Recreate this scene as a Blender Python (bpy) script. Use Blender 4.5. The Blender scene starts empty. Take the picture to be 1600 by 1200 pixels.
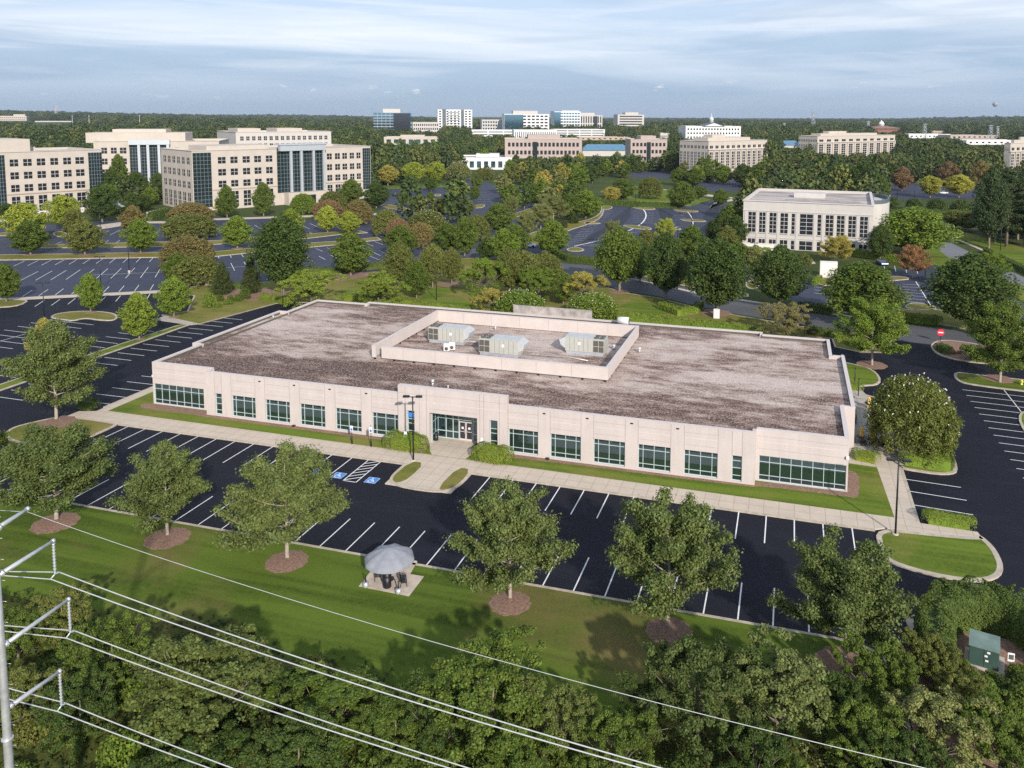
import bpy, math, random
import numpy as np
from mathutils import Vector, Matrix

SC = bpy.context.scene
COL = SC.collection
R = math.radians
random.seed(7)

# ------------------------------------------------------------------ camera
CF, CSX, CSY = 1241.448, 77.237, 300.962
YAW, PIT, ROL = -0.282408, 0.0941463, 0.0042733
CC = np.array([26.0725, -80.3936, 40.4458])
_c, _s = math.cos(YAW), math.sin(YAW)
FW = np.array([_s*math.cos(PIT), _c*math.cos(PIT), -math.sin(PIT)])
_r = np.array([_c, -_s, 0.0]); _u = np.cross(_r, FW)
RT = _r*math.cos(ROL)+_u*math.sin(ROL)
UP = -_r*math.sin(ROL)+_u*math.cos(ROL)

def ray(px, py):
    return FW+RT*((px-800-CSX)/CF)+UP*((600-CSY-py)/CF)
def G(px, py, z=0.0):
    d = ray(px, py); q = CC+d*((z-CC[2])/d[2]); return (float(q[0]), float(q[1]))
def on_y(px, py, y):
    d = ray(px, py); q = CC+d*((y-CC[1])/d[1]); return Vector(q)
def on_x(px, py, x):
    d = ray(px, py); q = CC+d*((x-CC[0])/d[0]); return Vector(q)
def proj(p):
    d = np.asarray(p, float)-CC; z = d@FW
    return 800+CSX+CF*(d@RT)/z, 600-CSY-CF*(d@UP)/z, z
def height_at(xy, py):
    lo, hi = 0.0, 300.0
    for _ in range(40):
        m = (lo+hi)/2
        if proj((xy[0], xy[1], m))[1] > py: lo = m
        else: hi = m
    return lo

cam = bpy.data.cameras.new('camera'); co = bpy.data.objects.new('camera', cam); COL.objects.link(co)
cam.sensor_fit = 'HORIZONTAL'; cam.sensor_width = 36; cam.lens = CF/1600*36
cam.shift_x = -CSX/1600; cam.shift_y = -CSY/1600
cam.clip_start = 0.5; cam.clip_end = 60000
m = Matrix(((RT[0], UP[0], -FW[0], CC[0]), (RT[1], UP[1], -FW[1], CC[1]), (RT[2], UP[2], -FW[2], CC[2]), (0, 0, 0, 1)))
co.matrix_world = m
SC.camera = co

# ------------------------------------------------------------------ node helpers
def mat(name, rough=0.8, spec=0.3):
    m = bpy.data.materials.new(name); m.use_nodes = True
    nt = m.node_tree; b = nt.nodes['Principled BSDF']
    b.inputs['Roughness'].default_value = rough
    b.inputs['Specular IOR Level'].default_value = spec
    return m, nt, b
def nd(nt, t, **kw):
    n = nt.nodes.new(t)
    for k, v in kw.items():
        if k.startswith('i_'): n.inputs[k[2:].replace('_', ' ')].default_value = v
        else: setattr(n, k, v)
    return n
def lk(nt, a, b): nt.links.new(a, b)
def ramp(nt, fac, stops):
    r = nt.nodes.new('ShaderNodeValToRGB'); e = r.color_ramp.elements
    while len(e) < len(stops): e.new(0.5)
    for k, (p, c) in enumerate(stops):
        e[k].position = p; e[k].color = (*c, 1) if len(c) == 3 else c
    lk(nt, fac, r.inputs[0]); return r.outputs[0]
def noise(nt, scale, detail=4, rough=0.55, vec=None, stretch=None, obj=True, seed=0.0):
    tc = nt.nodes.new('ShaderNodeNewGeometry').outputs['Position'] if not obj else nt.nodes.new('ShaderNodeTexCoord').outputs['Object']
    mp = nt.nodes.new('ShaderNodeMapping'); lk(nt, tc, mp.inputs[0])
    mp.inputs['Location'].default_value = (seed, seed*1.7, 0)
    if stretch:
        mp.inputs['Rotation'].default_value = (0, 0, stretch[3] if len(stretch) > 3 else 0)
        mp.inputs['Scale'].default_value = stretch[:3]
    n = nt.nodes.new('ShaderNodeTexNoise'); n.inputs['Scale'].default_value = scale
    n.inputs['Detail'].default_value = detail; n.inputs['Roughness'].default_value = rough
    lk(nt, mp.outputs[0], n.inputs['Vector']); return n.outputs['Fac']
def mixc(nt, fac, a, b, mode='MIX'):
    n = nt.nodes.new('ShaderNodeMix'); n.data_type = 'RGBA'; n.blend_type = mode
    for s, v in (('Factor', fac), ('A', a), ('B', b)):
        k = {'Factor': 0, 'A': 6, 'B': 7}[s]
        if hasattr(v, 'links') or isinstance(v, bpy.types.NodeSocket): lk(nt, v, n.inputs[k])
        else: n.inputs[k].default_value = (*v, 1) if isinstance(v, (tuple, list)) and len(v) == 3 else v
    return n.outputs[2]
def math1(nt, op, a, b=None, clamp=False):
    n = nt.nodes.new('ShaderNodeMath'); n.operation = op; n.use_clamp = clamp
    for i, v in enumerate((a, b)):
        if v is None: continue
        if isinstance(v, bpy.types.NodeSocket): lk(nt, v, n.inputs[i])
        else: n.inputs[i].default_value = v
    return n.outputs[0]
def bump(nt, b, h, strength=0.3, dist=0.02):
    n = nt.nodes.new('ShaderNodeBump'); n.inputs['Strength'].default_value = strength; n.inputs['Distance'].default_value = dist
    lk(nt, h, n.inputs['Height']); lk(nt, n.outputs[0], b.inputs['Normal'])

M = {}
def plain(name, col, rough=0.7, var=0.12, scale=2.0, spec=0.3, metal=0.0):
    m_, nt, b = mat(name, rough, spec)
    n = noise(nt, scale, 5, 0.6)
    lo = tuple(max(0, c*(1-var)) for c in col); hi = tuple(min(1, c*(1+var)) for c in col)
    lk(nt, ramp(nt, n, [(0.3, lo), (0.7, hi)]), b.inputs['Base Color'])
    b.inputs['Metallic'].default_value = metal
    M[name] = m_; return m_

plain('precast', (0.53, 0.468, 0.445), 0.85, 0.05, 0.5)
nt = M['precast'].node_tree; b = nt.nodes['Principled BSDF']
st = noise(nt, 1.2, 6, 0.7, stretch=(1.0, 1.0, 0.12)); fine = noise(nt, 25, 3, 0.6)
c = mixc(nt, math1(nt, 'MULTIPLY', ramp(nt, st, [(0.42, (0, 0, 0)), (0.75, (1, 1, 1))]), 0.30), b.inputs['Base Color'].links[0].from_socket, (0.33, 0.27, 0.24))
c = mixc(nt, 0.14, c, ramp(nt, fine, [(0.3, (0.3, 0.25, 0.23)), (0.7, (0.72, 0.64, 0.6))]))
lk(nt, c, b.inputs['Base Color'])
plain('precast_joint', (0.30, 0.245, 0.225), 0.9)
plain('precast_band', (0.58, 0.51, 0.49), 0.85, 0.04)
plain('coping', (0.56, 0.50, 0.48), 0.6, 0.06)
plain('screen_panel', (0.54, 0.475, 0.44), 0.75, 0.06, 0.6)
plain('dry_grass', (0.30, 0.235, 0.12), 0.95, 0.3, 2.5)
plain('dark_mullion', (0.16, 0.19, 0.21), 0.5, 0.05)
plain('raw_concrete', (0.33, 0.30, 0.28), 0.9, 0.35, 0.9)
plain('stone_beige', (0.475, 0.42, 0.362), 0.85, 0.07, 0.25)
plain('stone_dark_beige', (0.42, 0.33, 0.26), 0.85, 0.07, 0.25)
plain('stone_white', (0.50, 0.468, 0.435), 0.85, 0.06, 0.4)
plain('stone_pink', (0.40, 0.325, 0.29), 0.85, 0.07, 0.2)
plain('white_paint', (0.66, 0.66, 0.65), 0.7, 0.05, 0.5)
plain('roof_white', (0.70, 0.68, 0.66), 0.8, 0.1, 0.1)
plain('roof_blue', (0.10, 0.20, 0.30), 0.6, 0.1, 0.3)
plain('roof_brown', (0.22, 0.13, 0.10), 0.8, 0.1, 0.3)
plain('slate', (0.10, 0.12, 0.14), 0.6, 0.1, 0.3)
plain('silver', (0.52, 0.55, 0.58), 0.4, 0.05, 0.5, 0.5, 0.4)
plain('galvanised', (0.52, 0.53, 0.54), 0.45, 0.18, 3.0, 0.5, 0.55)
plain('cable', (0.62, 0.61, 0.58), 0.45, 0.1, 3.0, 0.5, 0.5)
plain('frame_pale', (0.54, 0.63, 0.63), 0.4, 0.05, 1.0, 0.5, 0.2)
plain('frame_grey', (0.40, 0.43, 0.46), 0.5, 0.05)
plain('black_metal', (0.012, 0.012, 0.014), 0.45, 0.2, 2, 0.5)
plain('kerb', (0.42, 0.36, 0.29), 0.9, 0.22, 1.2)
plain('mulch', (0.235, 0.145, 0.105), 0.95, 0.45, 5.0)
plain('bark', (0.20, 0.165, 0.13), 0.95, 0.35, 3.0)
plain('bark_pale', (0.34, 0.29, 0.235), 0.95, 0.25, 3.0)
plain('road_paint', (0.74, 0.73, 0.72), 0.7, 0.12, 3.0)
plain('ada_blue', (0.04, 0.22, 0.62), 0.7, 0.1, 3.0)
plain('hvac_case', (0.42, 0.415, 0.375), 0.55, 0.06, 1.5)
plain('hvac_lid', (0.45, 0.46, 0.455), 0.7, 0.1, 1.2)
plain('hvac_grille', (0.10, 0.095, 0.08), 0.6, 0.2, 6)
plain('hvac_curb', (0.52, 0.58, 0.66), 0.35, 0.1, 2, 0.5, 0.5)
plain('canvas_grey', (0.25, 0.26, 0.29), 0.9, 0.12, 2.0)
plain('canvas_yellow', (0.80, 0.50, 0.12), 0.85, 0.1, 2.0)
plain('hydrant_yellow', (0.75, 0.62, 0.12), 0.5, 0.1)
plain('cabinet_green', (0.045, 0.085, 0.07), 0.5, 0.15, 1.0)
plain('cabinet_lid', (0.15, 0.21, 0.185), 0.5, 0.2, 1.0)
plain('sign_white', (0.82, 0.82, 0.82), 0.5, 0.03)
plain('sign_red', (0.62, 0.025, 0.05), 0.5, 0.05)
plain('sign_blue', (0.04, 0.17, 0.50), 0.5, 0.05)
plain('pad_concrete', (0.50, 0.42, 0.35), 0.9, 0.18, 1.4)
plain('patio_concrete', (0.36, 0.325, 0.28), 0.9, 0.22, 0.6)
plain('blossom', (0.78, 0.74, 0.66), 0.9, 0.1)
plain('moon_rock', (0.27, 0.28, 0.30), 0.95, 0.25, 0.03)
plain('tyre', (0.015, 0.015, 0.015), 0.9)
plain('brick', (0.25, 0.11, 0.08), 0.9, 0.25, 6.0)
plain('terrace_wall', (0.68, 0.63, 0.59), 0.85, 0.08, 0.8)
for n_, c_ in (('car_dark', (0.03, 0.035, 0.05)), ('car_blue', (0.03, 0.06, 0.16)), ('car_white', (0.75, 0.76, 0.78)), ('car_yellow', (0.72, 0.48, 0.03))):
    plain(n_, c_, 0.25, 0.04, 1.0, 0.6)
# canvas seams stay in the mesh

def glass(name, tint, refl, rough=0.03, base=(0.01, 0.02, 0.022)):
    m_, nt, b = mat(name, 0.5, 0.2)
    b.inputs['Base Color'].default_value = (*base, 1)
    g = nd(nt, 'ShaderNodeBsdfGlossy'); g.inputs['Color'].default_value = (*tint, 1); g.inputs['Roughness'].default_value = rough
    fr = nd(nt, 'ShaderNodeFresnel'); fr.inputs['IOR'].default_value = 1.5
    f = math1(nt, 'ADD', math1(nt, 'MULTIPLY', fr.outputs[0], 0.9), refl, True)
    wob = noise(nt, 0.7, 2, 0.5); bn = nt.nodes.new('ShaderNodeBump'); bn.inputs['Strength'].default_value = 0.02; bn.inputs['Distance'].default_value = 0.05
    lk(nt, wob, bn.inputs['Height']); lk(nt, bn.outputs[0], g.inputs['Normal'])
    mx = nd(nt, 'ShaderNodeMixShader'); lk(nt, f, mx.inputs[0]); lk(nt, b.outputs[0], mx.inputs[1]); lk(nt, g.outputs[0], mx.inputs[2])
    lk(nt, mx.outputs[0], nt.nodes['Material Output'].inputs['Surface']); M[name] = m_
glass('glass_teal', (0.36, 0.54, 0.62), 0.24)
glass('glass_dark', (0.55, 0.62, 0.78), 0.10, 0.08, (0.012, 0.015, 0.022))
glass('glass_blue', (0.42, 0.75, 0.92), 0.55, 0.05, (0.02, 0.06, 0.09))
glass('glass_green', (0.45, 0.70, 0.75), 0.10, 0.06, (0.01, 0.02, 0.022))
glass('car_glass', (0.6, 0.7, 0.8), 0.2, 0.05)

# ------------------------------------------------------------------ ground materials
def m_grass(name, a, b_, dry, dryamt=0.5, stripes=0.0, srot=0.1):
    m_, nt, b = mat(name, 0.95, 0.1)
    n1 = noise(nt, 0.11, 6, 0.62); n2 = noise(nt, 3.0, 6, 0.7); n3 = noise(nt, 0.05, 5, 0.65, seed=31); n4 = noise(nt, 22, 4, 0.7)
    c = mixc(nt, ramp(nt, n1, [(0.35, (0, 0, 0)), (0.65, (1, 1, 1))]), a, b_)
    c = mixc(nt, 0.55, c, ramp(nt, n2, [(0.3, tuple(x*0.5 for x in a)), (0.7, tuple(min(1, x*1.6) for x in b_))]))
    c = mixc(nt, 0.35, c, ramp(nt, n4, [(0.3, tuple(x*0.35 for x in a)), (0.72, tuple(min(1, x*2.0) for x in b_))]))
    if stripes:
        ms = noise(nt, 0.55, 2, 0.5, stretch=(0.06, 1.0, 1.0, srot), seed=9)
        c = mixc(nt, math1(nt, 'MULTIPLY', ramp(nt, ms, [(0.42, (0, 0, 0)), (0.58, (1, 1, 1))]), stripes), c, tuple(x*1.45 for x in b_))
    c = mixc(nt, math1(nt, 'MULTIPLY', ramp(nt, n3, [(0.50, (0, 0, 0)), (0.66, (1, 1, 1))]), dryamt), c, dry)
    lk(nt, c, b.inputs['Base Color']); bump(nt, b, n4, 0.6, 0.06); M[name] = m_
m_grass('lawn', (0.048, 0.082, 0.010), (0.100, 0.138, 0.018), (0.22, 0.19, 0.055), 0.9, 0.7, 0.05)
m_grass('lawn_dry', (0.085, 0.100, 0.018), (0.15, 0.145, 0.034), (0.27, 0.195, 0.085), 0.85, 0.35, -0.8)
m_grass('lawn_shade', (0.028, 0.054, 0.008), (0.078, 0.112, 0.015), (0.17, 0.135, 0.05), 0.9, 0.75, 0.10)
m_grass('wild_ground', (0.045, 0.062, 0.012), (0.085, 0.090, 0.022), (0.15, 0.105, 0.05), 0.9)
m_grass('terrain', (0.030, 0.050, 0.014), (0.055, 0.075, 0.020), (0.12, 0.10, 0.045), 0.4)

def m_asphalt(name, col, light, worn=0.35):
    m_, nt, b = mat(name, 0.8, 0.16)
    n1 = noise(nt, 0.06, 5, 0.6); n2 = noise(nt, 30, 3, 0.7); n3 = noise(nt, 0.35, 5, 0.7, stretch=(0.25, 1, 1, 0.0), seed=5)
    c = mixc(nt, ramp(nt, n1, [(0.35, (0, 0, 0)), (0.7, (1, 1, 1))]), col, light)
    c = mixc(nt, math1(nt, 'MULTIPLY', ramp(nt, n3, [(0.5, (0, 0, 0)), (0.75, (1, 1, 1))]), worn), c, tuple(x*1.9 for x in light))
    c = mixc(nt, 0.35, c, ramp(nt, n2, [(0.3, tuple(x*0.5 for x in col)), (0.75, tuple(x*1.8 for x in light))]))
    crk = nt.nodes.new('ShaderNodeTexVoronoi'); crk.feature = 'DISTANCE_TO_EDGE'; crk.inputs['Scale'].default_value = 0.045
    gp = nt.nodes.new('ShaderNodeTexCoord'); lk(nt, gp.outputs['Object'], crk.inputs['Vector'])
    lk(nt, c, b.inputs['Base Color']); bump(nt, b, n2, 0.25, 0.01)
    rr = ramp(nt, n1, [(0.3, (0.62,)*3), (0.7, (0.85,)*3)]); lk(nt, rr, b.inputs['Roughness'])
    nt.nodes.remove(crk); nt.nodes.remove(gp)
    M[name] = m_
m_asphalt('asphalt_fresh', (0.0068, 0.0073, 0.0125), (0.0125, 0.0132, 0.0205), 0.65)
m_asphalt('asphalt_lot', (0.036, 0.040, 0.062), (0.054, 0.059, 0.085), 0.35)
m_asphalt('asphalt_road', (0.075, 0.075, 0.085), (0.10, 0.10, 0.11), 0.3)
m_asphalt('asphalt_band', (0.026, 0.028, 0.040), (0.034, 0.036, 0.05), 0.2)
m_asphalt('asphalt_street', (0.15, 0.15, 0.165), (0.19, 0.19, 0.20), 0.3)

def m_walk(name, col, step=1.5, ang=0.0):
    m_, nt, b = mat(name, 0.9, 0.2)
    n1 = noise(nt, 0.4, 6, 0.7); n2 = noise(nt, 14, 4, 0.65)
    c = ramp(nt, n1, [(0.3, tuple(x*0.86 for x in col)), (0.7, tuple(x*1.1 for x in col))])
    c = mixc(nt, 0.25, c, ramp(nt, n2, [(0.3, tuple(x*0.6 for x in col)), (0.7, tuple(x*1.25 for x in col))]))
    tc = nt.nodes.new('ShaderNodeTexCoord'); mp = nt.nodes.new('ShaderNodeMapping'); lk(nt, tc.outputs['Object'], mp.inputs[0])
    mp.inputs['Rotation'].default_value = (0, 0, ang); mp.inputs['Scale'].default_value = (1/step, 1/step, 1)
    sx = nt.nodes.new('ShaderNodeSeparateXYZ'); lk(nt, mp.outputs[0], sx.inputs[0])
    j = None
    for ax in (0, 1):
        f = math1(nt, 'LESS_THAN', math1(nt, 'FRACT', sx.outputs[ax]), 0.045)
        j = f if j is None else math1(nt, 'MAXIMUM', j, f)
    c = mixc(nt, math1(nt, 'MULTIPLY', j, 0.55), c, tuple(x*0.45 for x in col))
    lk(nt, c, b.inputs['Base Color']); M[name] = m_
m_walk('walk', (0.52, 0.44, 0.355), 1.52)
m_walk('walk_grey', (0.40, 0.365, 0.32), 1.8, 0.0)

# gravel roof
m_, nt, b = mat('roof_gravel', 0.95, 0.15)
big = noise(nt, 0.105, 8, 0.66, stretch=(0.55, 1.35, 1, 0.25)); mid = noise(nt, 0.55, 6, 0.7, stretch=(0.5, 1.3, 1, 0.3), seed=3)
fine = noise(nt, 4.5, 5, 0.8); finer = noise(nt, 11.0, 2, 0.7, seed=8)
f = math1(nt, 'ADD', math1(nt, 'MULTIPLY', big, 0.62), math1(nt, 'MULTIPLY', mid, 0.38))
_tc = nt.nodes.new('ShaderNodeTexCoord'); _sp = nt.nodes.new('ShaderNodeSeparateXYZ'); lk(nt, _tc.outputs['Object'], _sp.inputs[0])
_y = _sp.outputs[1]; _st = ramp(nt, math1(nt, 'MULTIPLY', math1(nt, 'ADD', _y, 22), 1/46.0), [(0.03, (.0,)*3), (.16, (.12,)*3), (.28, (.45,)*3), (.44, (.82,)*3), (.72, (.80,)*3), (.90, (.45,)*3), (1.0, (.12,)*3)])
f = math1(nt, 'ADD', f, math1(nt, 'MULTIPLY', math1(nt, 'SUBTRACT', _st, 0.50), 0.13))
base = ramp(nt, f, [(0.42, (0.078, 0.040, 0.031)), (0.467, (0.135, 0.079, 0.062)), (0.502, (0.235, 0.160, 0.132)), (0.547, (0.39, 0.302, 0.262)), (0.61, (0.50, 0.41, 0.362))])
sp = math1(nt, 'ADD', math1(nt, 'MULTIPLY', fine, 0.6), math1(nt, 'MULTIPLY', finer, 0.4))
c = mixc(nt, ramp(nt, sp, [(0.51, (0, 0, 0)), (0.58, (1, 1, 1))]), base, mixc(nt, 0.5, base, (0.80, 0.70, 0.62)))
c2 = mixc(nt, math1(nt, 'MULTIPLY', ramp(nt, sp, [(0.40, (1, 1, 1)), (0.49, (0, 0, 0))]), 0.8), c, mixc(nt, 0.7, base, (0.035, 0.02, 0.016)))
c3 = mixc(nt, 0.9, base, c2); lk(nt, c3, b.inputs['Base Color']); bump(nt, b, sp, 0.8, 0.06); M['roof_gravel'] = m_
# far flat roof
m_, nt, b = mat('roof_flat', 0.9, 0.2)
f = noise(nt, 0.12, 7, 0.7, stretch=(0.5, 1.4, 1, 0.2))
lk(nt, ramp(nt, f, [(0.34, (0.16, 0.125, 0.11)), (0.46, (0.36, 0.31, 0.285)), (0.62, (0.50, 0.455, 0.43))]), b.inputs['Base Color']); M['roof_flat'] = m_

# foliage: colour comes from the object's own colour, each leaf varies a little
def m_leaf(name, trans=0.36, contrast=0.75):
    m_, nt, b = mat(name, 0.6, 0.25)
    oi = nt.nodes.new('ShaderNodeObjectInfo'); ge = nt.nodes.new('ShaderNodeNewGeometry')
    rp = ge.outputs['Random Per Island']
    n = noise(nt, 0.55, 4, 0.6)
    v = math1(nt, 'ADD', math1(nt, 'MULTIPLY', rp, contrast), 1-contrast*0.5)
    hv = nt.nodes.new('ShaderNodeHueSaturation')
    lk(nt, math1(nt, 'ADD', math1(nt, 'MULTIPLY', math1(nt, 'FRACT', math1(nt, 'MULTIPLY', rp, 7.13)), 0.05), 0.472), hv.inputs['Hue'])
    v2 = math1(nt, 'MULTIPLY', v, math1(nt, 'ADD', math1(nt, 'MULTIPLY', n, 0.9), 0.55))
    lk(nt, v2, hv.inputs['Value']); lk(nt, oi.outputs['Color'], hv.inputs['Color'])
    lk(nt, hv.outputs[0], b.inputs['Base Color'])
    t = nd(nt, 'ShaderNodeBsdfTranslucent'); lk(nt, hv.outputs[0], t.inputs['Color'])
    mx = nd(nt, 'ShaderNodeMixShader'); mx.inputs[0].default_value = trans
    lk(nt, b.outputs[0], mx.inputs[1]); lk(nt, t.outputs[0], mx.inputs[2]); lk(nt, mx.outputs[0], nt.nodes['Material Output'].inputs['Surface'])
    M[name] = m_
m_leaf('leaf'); m_leaf('leaf_hedge', 0.2, 0.4)
def m_far():
    m_, nt, b = mat('leaf_far', 0.7, 0.2)
    oi = nt.nodes.new('ShaderNodeObjectInfo'); ge = nt.nodes.new('ShaderNodeNewGeometry')
    c = ramp(nt, oi.outputs['Random'], [(0.0, (.036, .056, .020)), (.25, (.062, .090, .024)), (.5, (.046, .068, .025)), (.72, (.080, .108, .028)), (.9, (.105, .118, .034)), (1.0, (.125, .135, .032))])
    hv = nt.nodes.new('ShaderNodeHueSaturation'); lk(nt, c, hv.inputs['Color']); lk(nt, math1(nt, 'ADD', math1(nt, 'MULTIPLY', ge.outputs['Random Per Island'], .5), .75), hv.inputs['Value'])
    lk(nt, hv.outputs[0], b.inputs['Base Color']); M['leaf_far'] = m_
m_far()

# ------------------------------------------------------------------ mesh builder
class MB:
    def __init__(s): s.v = []; s.f = []; s.mi = []; s.smooth = []
    def poly(s, pts, mi=0, sm=False):
        b = len(s.v); s.v += [tuple(p) for p in pts]; s.f.append(tuple(range(b, b+len(pts)))); s.mi.append(mi); s.smooth.append(sm)
    def mesh(s, vs, fs, mi=0, sm=False):
        b = len(s.v); s.v += [tuple(p) for p in vs]
        for f in fs: s.f.append(tuple(b+i for i in f)); s.mi.append(mi); s.smooth.append(sm)
    def box(s, x0, y0, z0, x1, y1, z1, mi=0):
        v = [(x0, y0, z0), (x1, y0, z0), (x1, y1, z0), (x0, y1, z0), (x0, y0, z1), (x1, y0, z1), (x1, y1, z1), (x0, y1, z1)]
        s.mesh(v, [(0, 3, 2, 1), (4, 5, 6, 7), (0, 1, 5, 4), (1, 2, 6, 5), (2, 3, 7, 6), (3, 0, 4, 7)], mi)
    def bbox(s, x0, y0, z0, x1, y1, z1, c=0.03, mi=0):
        # box with chamfered vertical edges and top
        p = [(x0+c, y0), (x1-c, y0), (x1, y0+c), (x1, y1-c), (x1-c, y1), (x0+c, y1), (x0, y1-c), (x0, y0+c)]
        q = [(x0+2*c, y0+c), (x1-2*c, y0+c), (x1-c, y0+2*c), (x1-c, y1-2*c), (x1-2*c, y1-c), (x0+2*c, y1-c), (x0+c, y1-2*c), (x0+c, y0+2*c)]
        v = [(a, b, z0) for a, b in p]+[(a, b, z1-c) for a, b in p]+[(a, b, z1) for a, b in q]
        f = [(i, (i+1) % 8, 8+(i+1) % 8, 8+i) for i in range(8)]+[(8+i, 8+(i+1) % 8, 16+(i+1) % 8, 16+i) for i in range(8)]
        f += [tuple(range(16, 24)), tuple(range(7, -1, -1))]
        s.mesh(v, f, mi)
    def obox(s, p0, p1, w, z0, z1, mi=0, off=0.0):
        # box along the ground segment p0-p1, from off to off+w on its left side
        a = Vector((p0[0], p0[1])); d = Vector((p1[0], p1[1]))-a; n = Vector((-d.y, d.x)).normalized()
        q = [a+n*off, a+d+n*off, a+d+n*(off+w), a+n*(off+w)]
        s.prism(q, z0, z1, mi)
    def prism(s, poly, z0, z1, mi=0, bottom=False, mis=None):
        P = [(p[0], p[1]) for p in poly]
        if area(P) < 0: P = P[::-1]
        n = len(P); v = [(x, y, z0) for x, y in P]+[(x, y, z1) for x, y in P]
        s.mesh(v, [(i, (i+1) % n, n+(i+1) % n, n+i) for i in range(n)], mi if mis is None else mis)
        for t in tess(P): s.mesh([(P[i][0], P[i][1], z1) for i in t], [tuple(range(len(t)))], mi)
        if bottom:
            for t in tess(P): s.mesh([(P[i][0], P[i][1], z0) for i in t[::-1]], [tuple(range(len(t)))], mi)
    def sheet(s, poly, z, mi=0):
        P = [(p[0], p[1]) for p in poly]
        if area(P) < 0: P = P[::-1]
        for t in tess(P): s.mesh([(P[i][0], P[i][1], z) for i in t], [tuple(range(len(t)))], mi)
    def ring(s, poly, w, z0, z1, mi=0, closed=True):
        # kerb: outer edge = poly, w wide inwards
        P = [(p[0], p[1]) for p in poly]
        if closed and area(P) < 0: P = P[::-1]
        Q = offset(P, w, closed); n = len(P)
        for i in range(n if closed else n-1):
            j = (i+1) % n
            a, b, c_, d = P[i], P[j], Q[j], Q[i]
            v = [(*a, z0), (*b, z0), (*c_, z0), (*d, z0), (*a, z1), (*b, z1), (*c_, z1), (*d, z1)]
            fs = [(4, 5, 6, 7), (0, 1, 5, 4), (2, 3, 7, 6)]
            if not closed: fs += [(1, 2, 6, 5), (3, 0, 4, 7)]
            s.mesh(v, fs, mi)
    def tube(s, pts, rad, n=8, mi=0, cap=True, sm=True):
        pts = [Vector(p) for p in pts]; k = len(pts)
        rad = rad if isinstance(rad, (list, tuple)) else [rad]*k
        b = len(s.v); ref = None
        for i, p in enumerate(pts):
            t = (pts[min(i+1, k-1)]-pts[max(i-1, 0)])
            t = t.normalized() if t.length > 1e-9 else Vector((0, 0, 1))
            if ref is None:
                ref = Vector((1, 0, 0)) if abs(t.x) < 0.8 else Vector((0, 1, 0))
            u = (ref-t*ref.dot(t)).normalized(); w = t.cross(u); ref = u
            for j in range(n):
                a = 2*math.pi*j/n; s.v.append(tuple(p+(u*math.cos(a)+w*math.sin(a))*rad[i]))
        for i in range(k-1):
            for j in range(n):
                s.f.append((b+i*n+j, b+i*n+(j+1) % n, b+(i+1)*n+(j+1) % n, b+(i+1)*n+j)); s.mi.append(mi); s.smooth.append(sm)
        if cap:
            s.f.append(tuple(b+j for j in range(n-1, -1, -1))); s.f.append(tuple(b+(k-1)*n+j for j in range(n)))
            s.mi += [mi, mi]; s.smooth += [False, False]
    def lathe(s, prof, n=16, mi=0, c=(0, 0), sm=True):
        s.tube([(c[0], c[1], z) for r_, z in prof], 1.0, n, mi, True, sm) if False else None
        b = len(s.v)
        for r_, z in prof:
            for j in range(n):
                a = 2*math.pi*j/n; s.v.append((c[0]+r_*math.cos(a), c[1]+r_*math.sin(a), z))
        for i in range(len(prof)-1):
            for j in range(n):
                s.f.append((b+i*n+j, b+i*n+(j+1) % n, b+(i+1)*n+(j+1) % n, b+(i+1)*n+j)); s.mi.append(mi); s.smooth.append(sm)
        s.f.append(tuple(b+j for j in range(n-1, -1, -1))); s.f.append(tuple(b+(len(prof)-1)*n+j for j in range(n)))
        s.mi += [mi, mi]; s.smooth += [False, False]
    def data(s, name, mats):
        me = bpy.data.meshes.new(name); me.from_pydata(s.v, [], s.f)
        for m_ in mats: me.materials.append(M[m_])
        me.polygons.foreach_set('material_index', s.mi); me.polygons.foreach_set('use_smooth', s.smooth)
        me.update(); return me
    def build(s, name, mats, parent=None, loc=(0, 0, 0), rz=0.0):
        return link(name, s.data(name, mats if isinstance(mats, (list, tuple)) else [mats]), parent, loc, rz)

def link(name, data, parent=None, loc=(0, 0, 0), rz=0.0):
    o = bpy.data.objects.new(name, data); COL.objects.link(o); o.parent = parent
    o.location = loc; o.rotation_euler = (0, 0, rz); return o
def area(P): return 0.5*sum(P[i][0]*P[(i+1) % len(P)][1]-P[(i+1) % len(P)][0]*P[i][1] for i in range(len(P)))
def tess(P):
    from mathutils.geometry import tessellate_polygon
    out = []
    for t in tessellate_polygon([[Vector((x, y, 0)) for x, y in P]]):
        a, b, c_ = [P[i] for i in t]
        cr = (b[0]-a[0])*(c_[1]-a[1])-(b[1]-a[1])*(c_[0]-a[0])
        out.append(tuple(t) if cr > 0 else tuple(t)[::-1])
    return out
def offset(P, w, closed=True):
    n = len(P); out = []
    for i in range(n):
        a = Vector(P[i-1] if closed or i else P[i]); b = Vector(P[i]); c_ = Vector(P[(i+1) % n] if closed or i < n-1 else P[i])
        d1 = (b-a); d2 = (c_-b)
        if d1.length < 1e-9: d1 = d2
        if d2.length < 1e-9: d2 = d1
        d1.normalize(); d2.normalize()
        n1 = Vector((-d1.y, d1.x)); n2 = Vector((-d2.y, d2.x)); mm = n1+n2
        if mm.length < 1e-6: mm = n1
        mm.normalize(); k = w/max(0.35, mm.dot(n1)); out.append((b.x+mm.x*k, b.y+mm.y*k))
    return out
def smoothpoly(P, it=2, closed=True):
    # Chaikin corner cutting
    for _ in range(it):
        Q = []; n = len(P)
        for i in range(n if closed else n-1):
            a, b = P[i], P[(i+1) % n]
            Q += [(a[0]*.75+b[0]*.25, a[1]*.75+b[1]*.25), (a[0]*.25+b[0]*.75, a[1]*.25+b[1]*.75)]
        if not closed: Q = [P[0]]+Q+[P[-1]]
        P = Q
    return P
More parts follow.
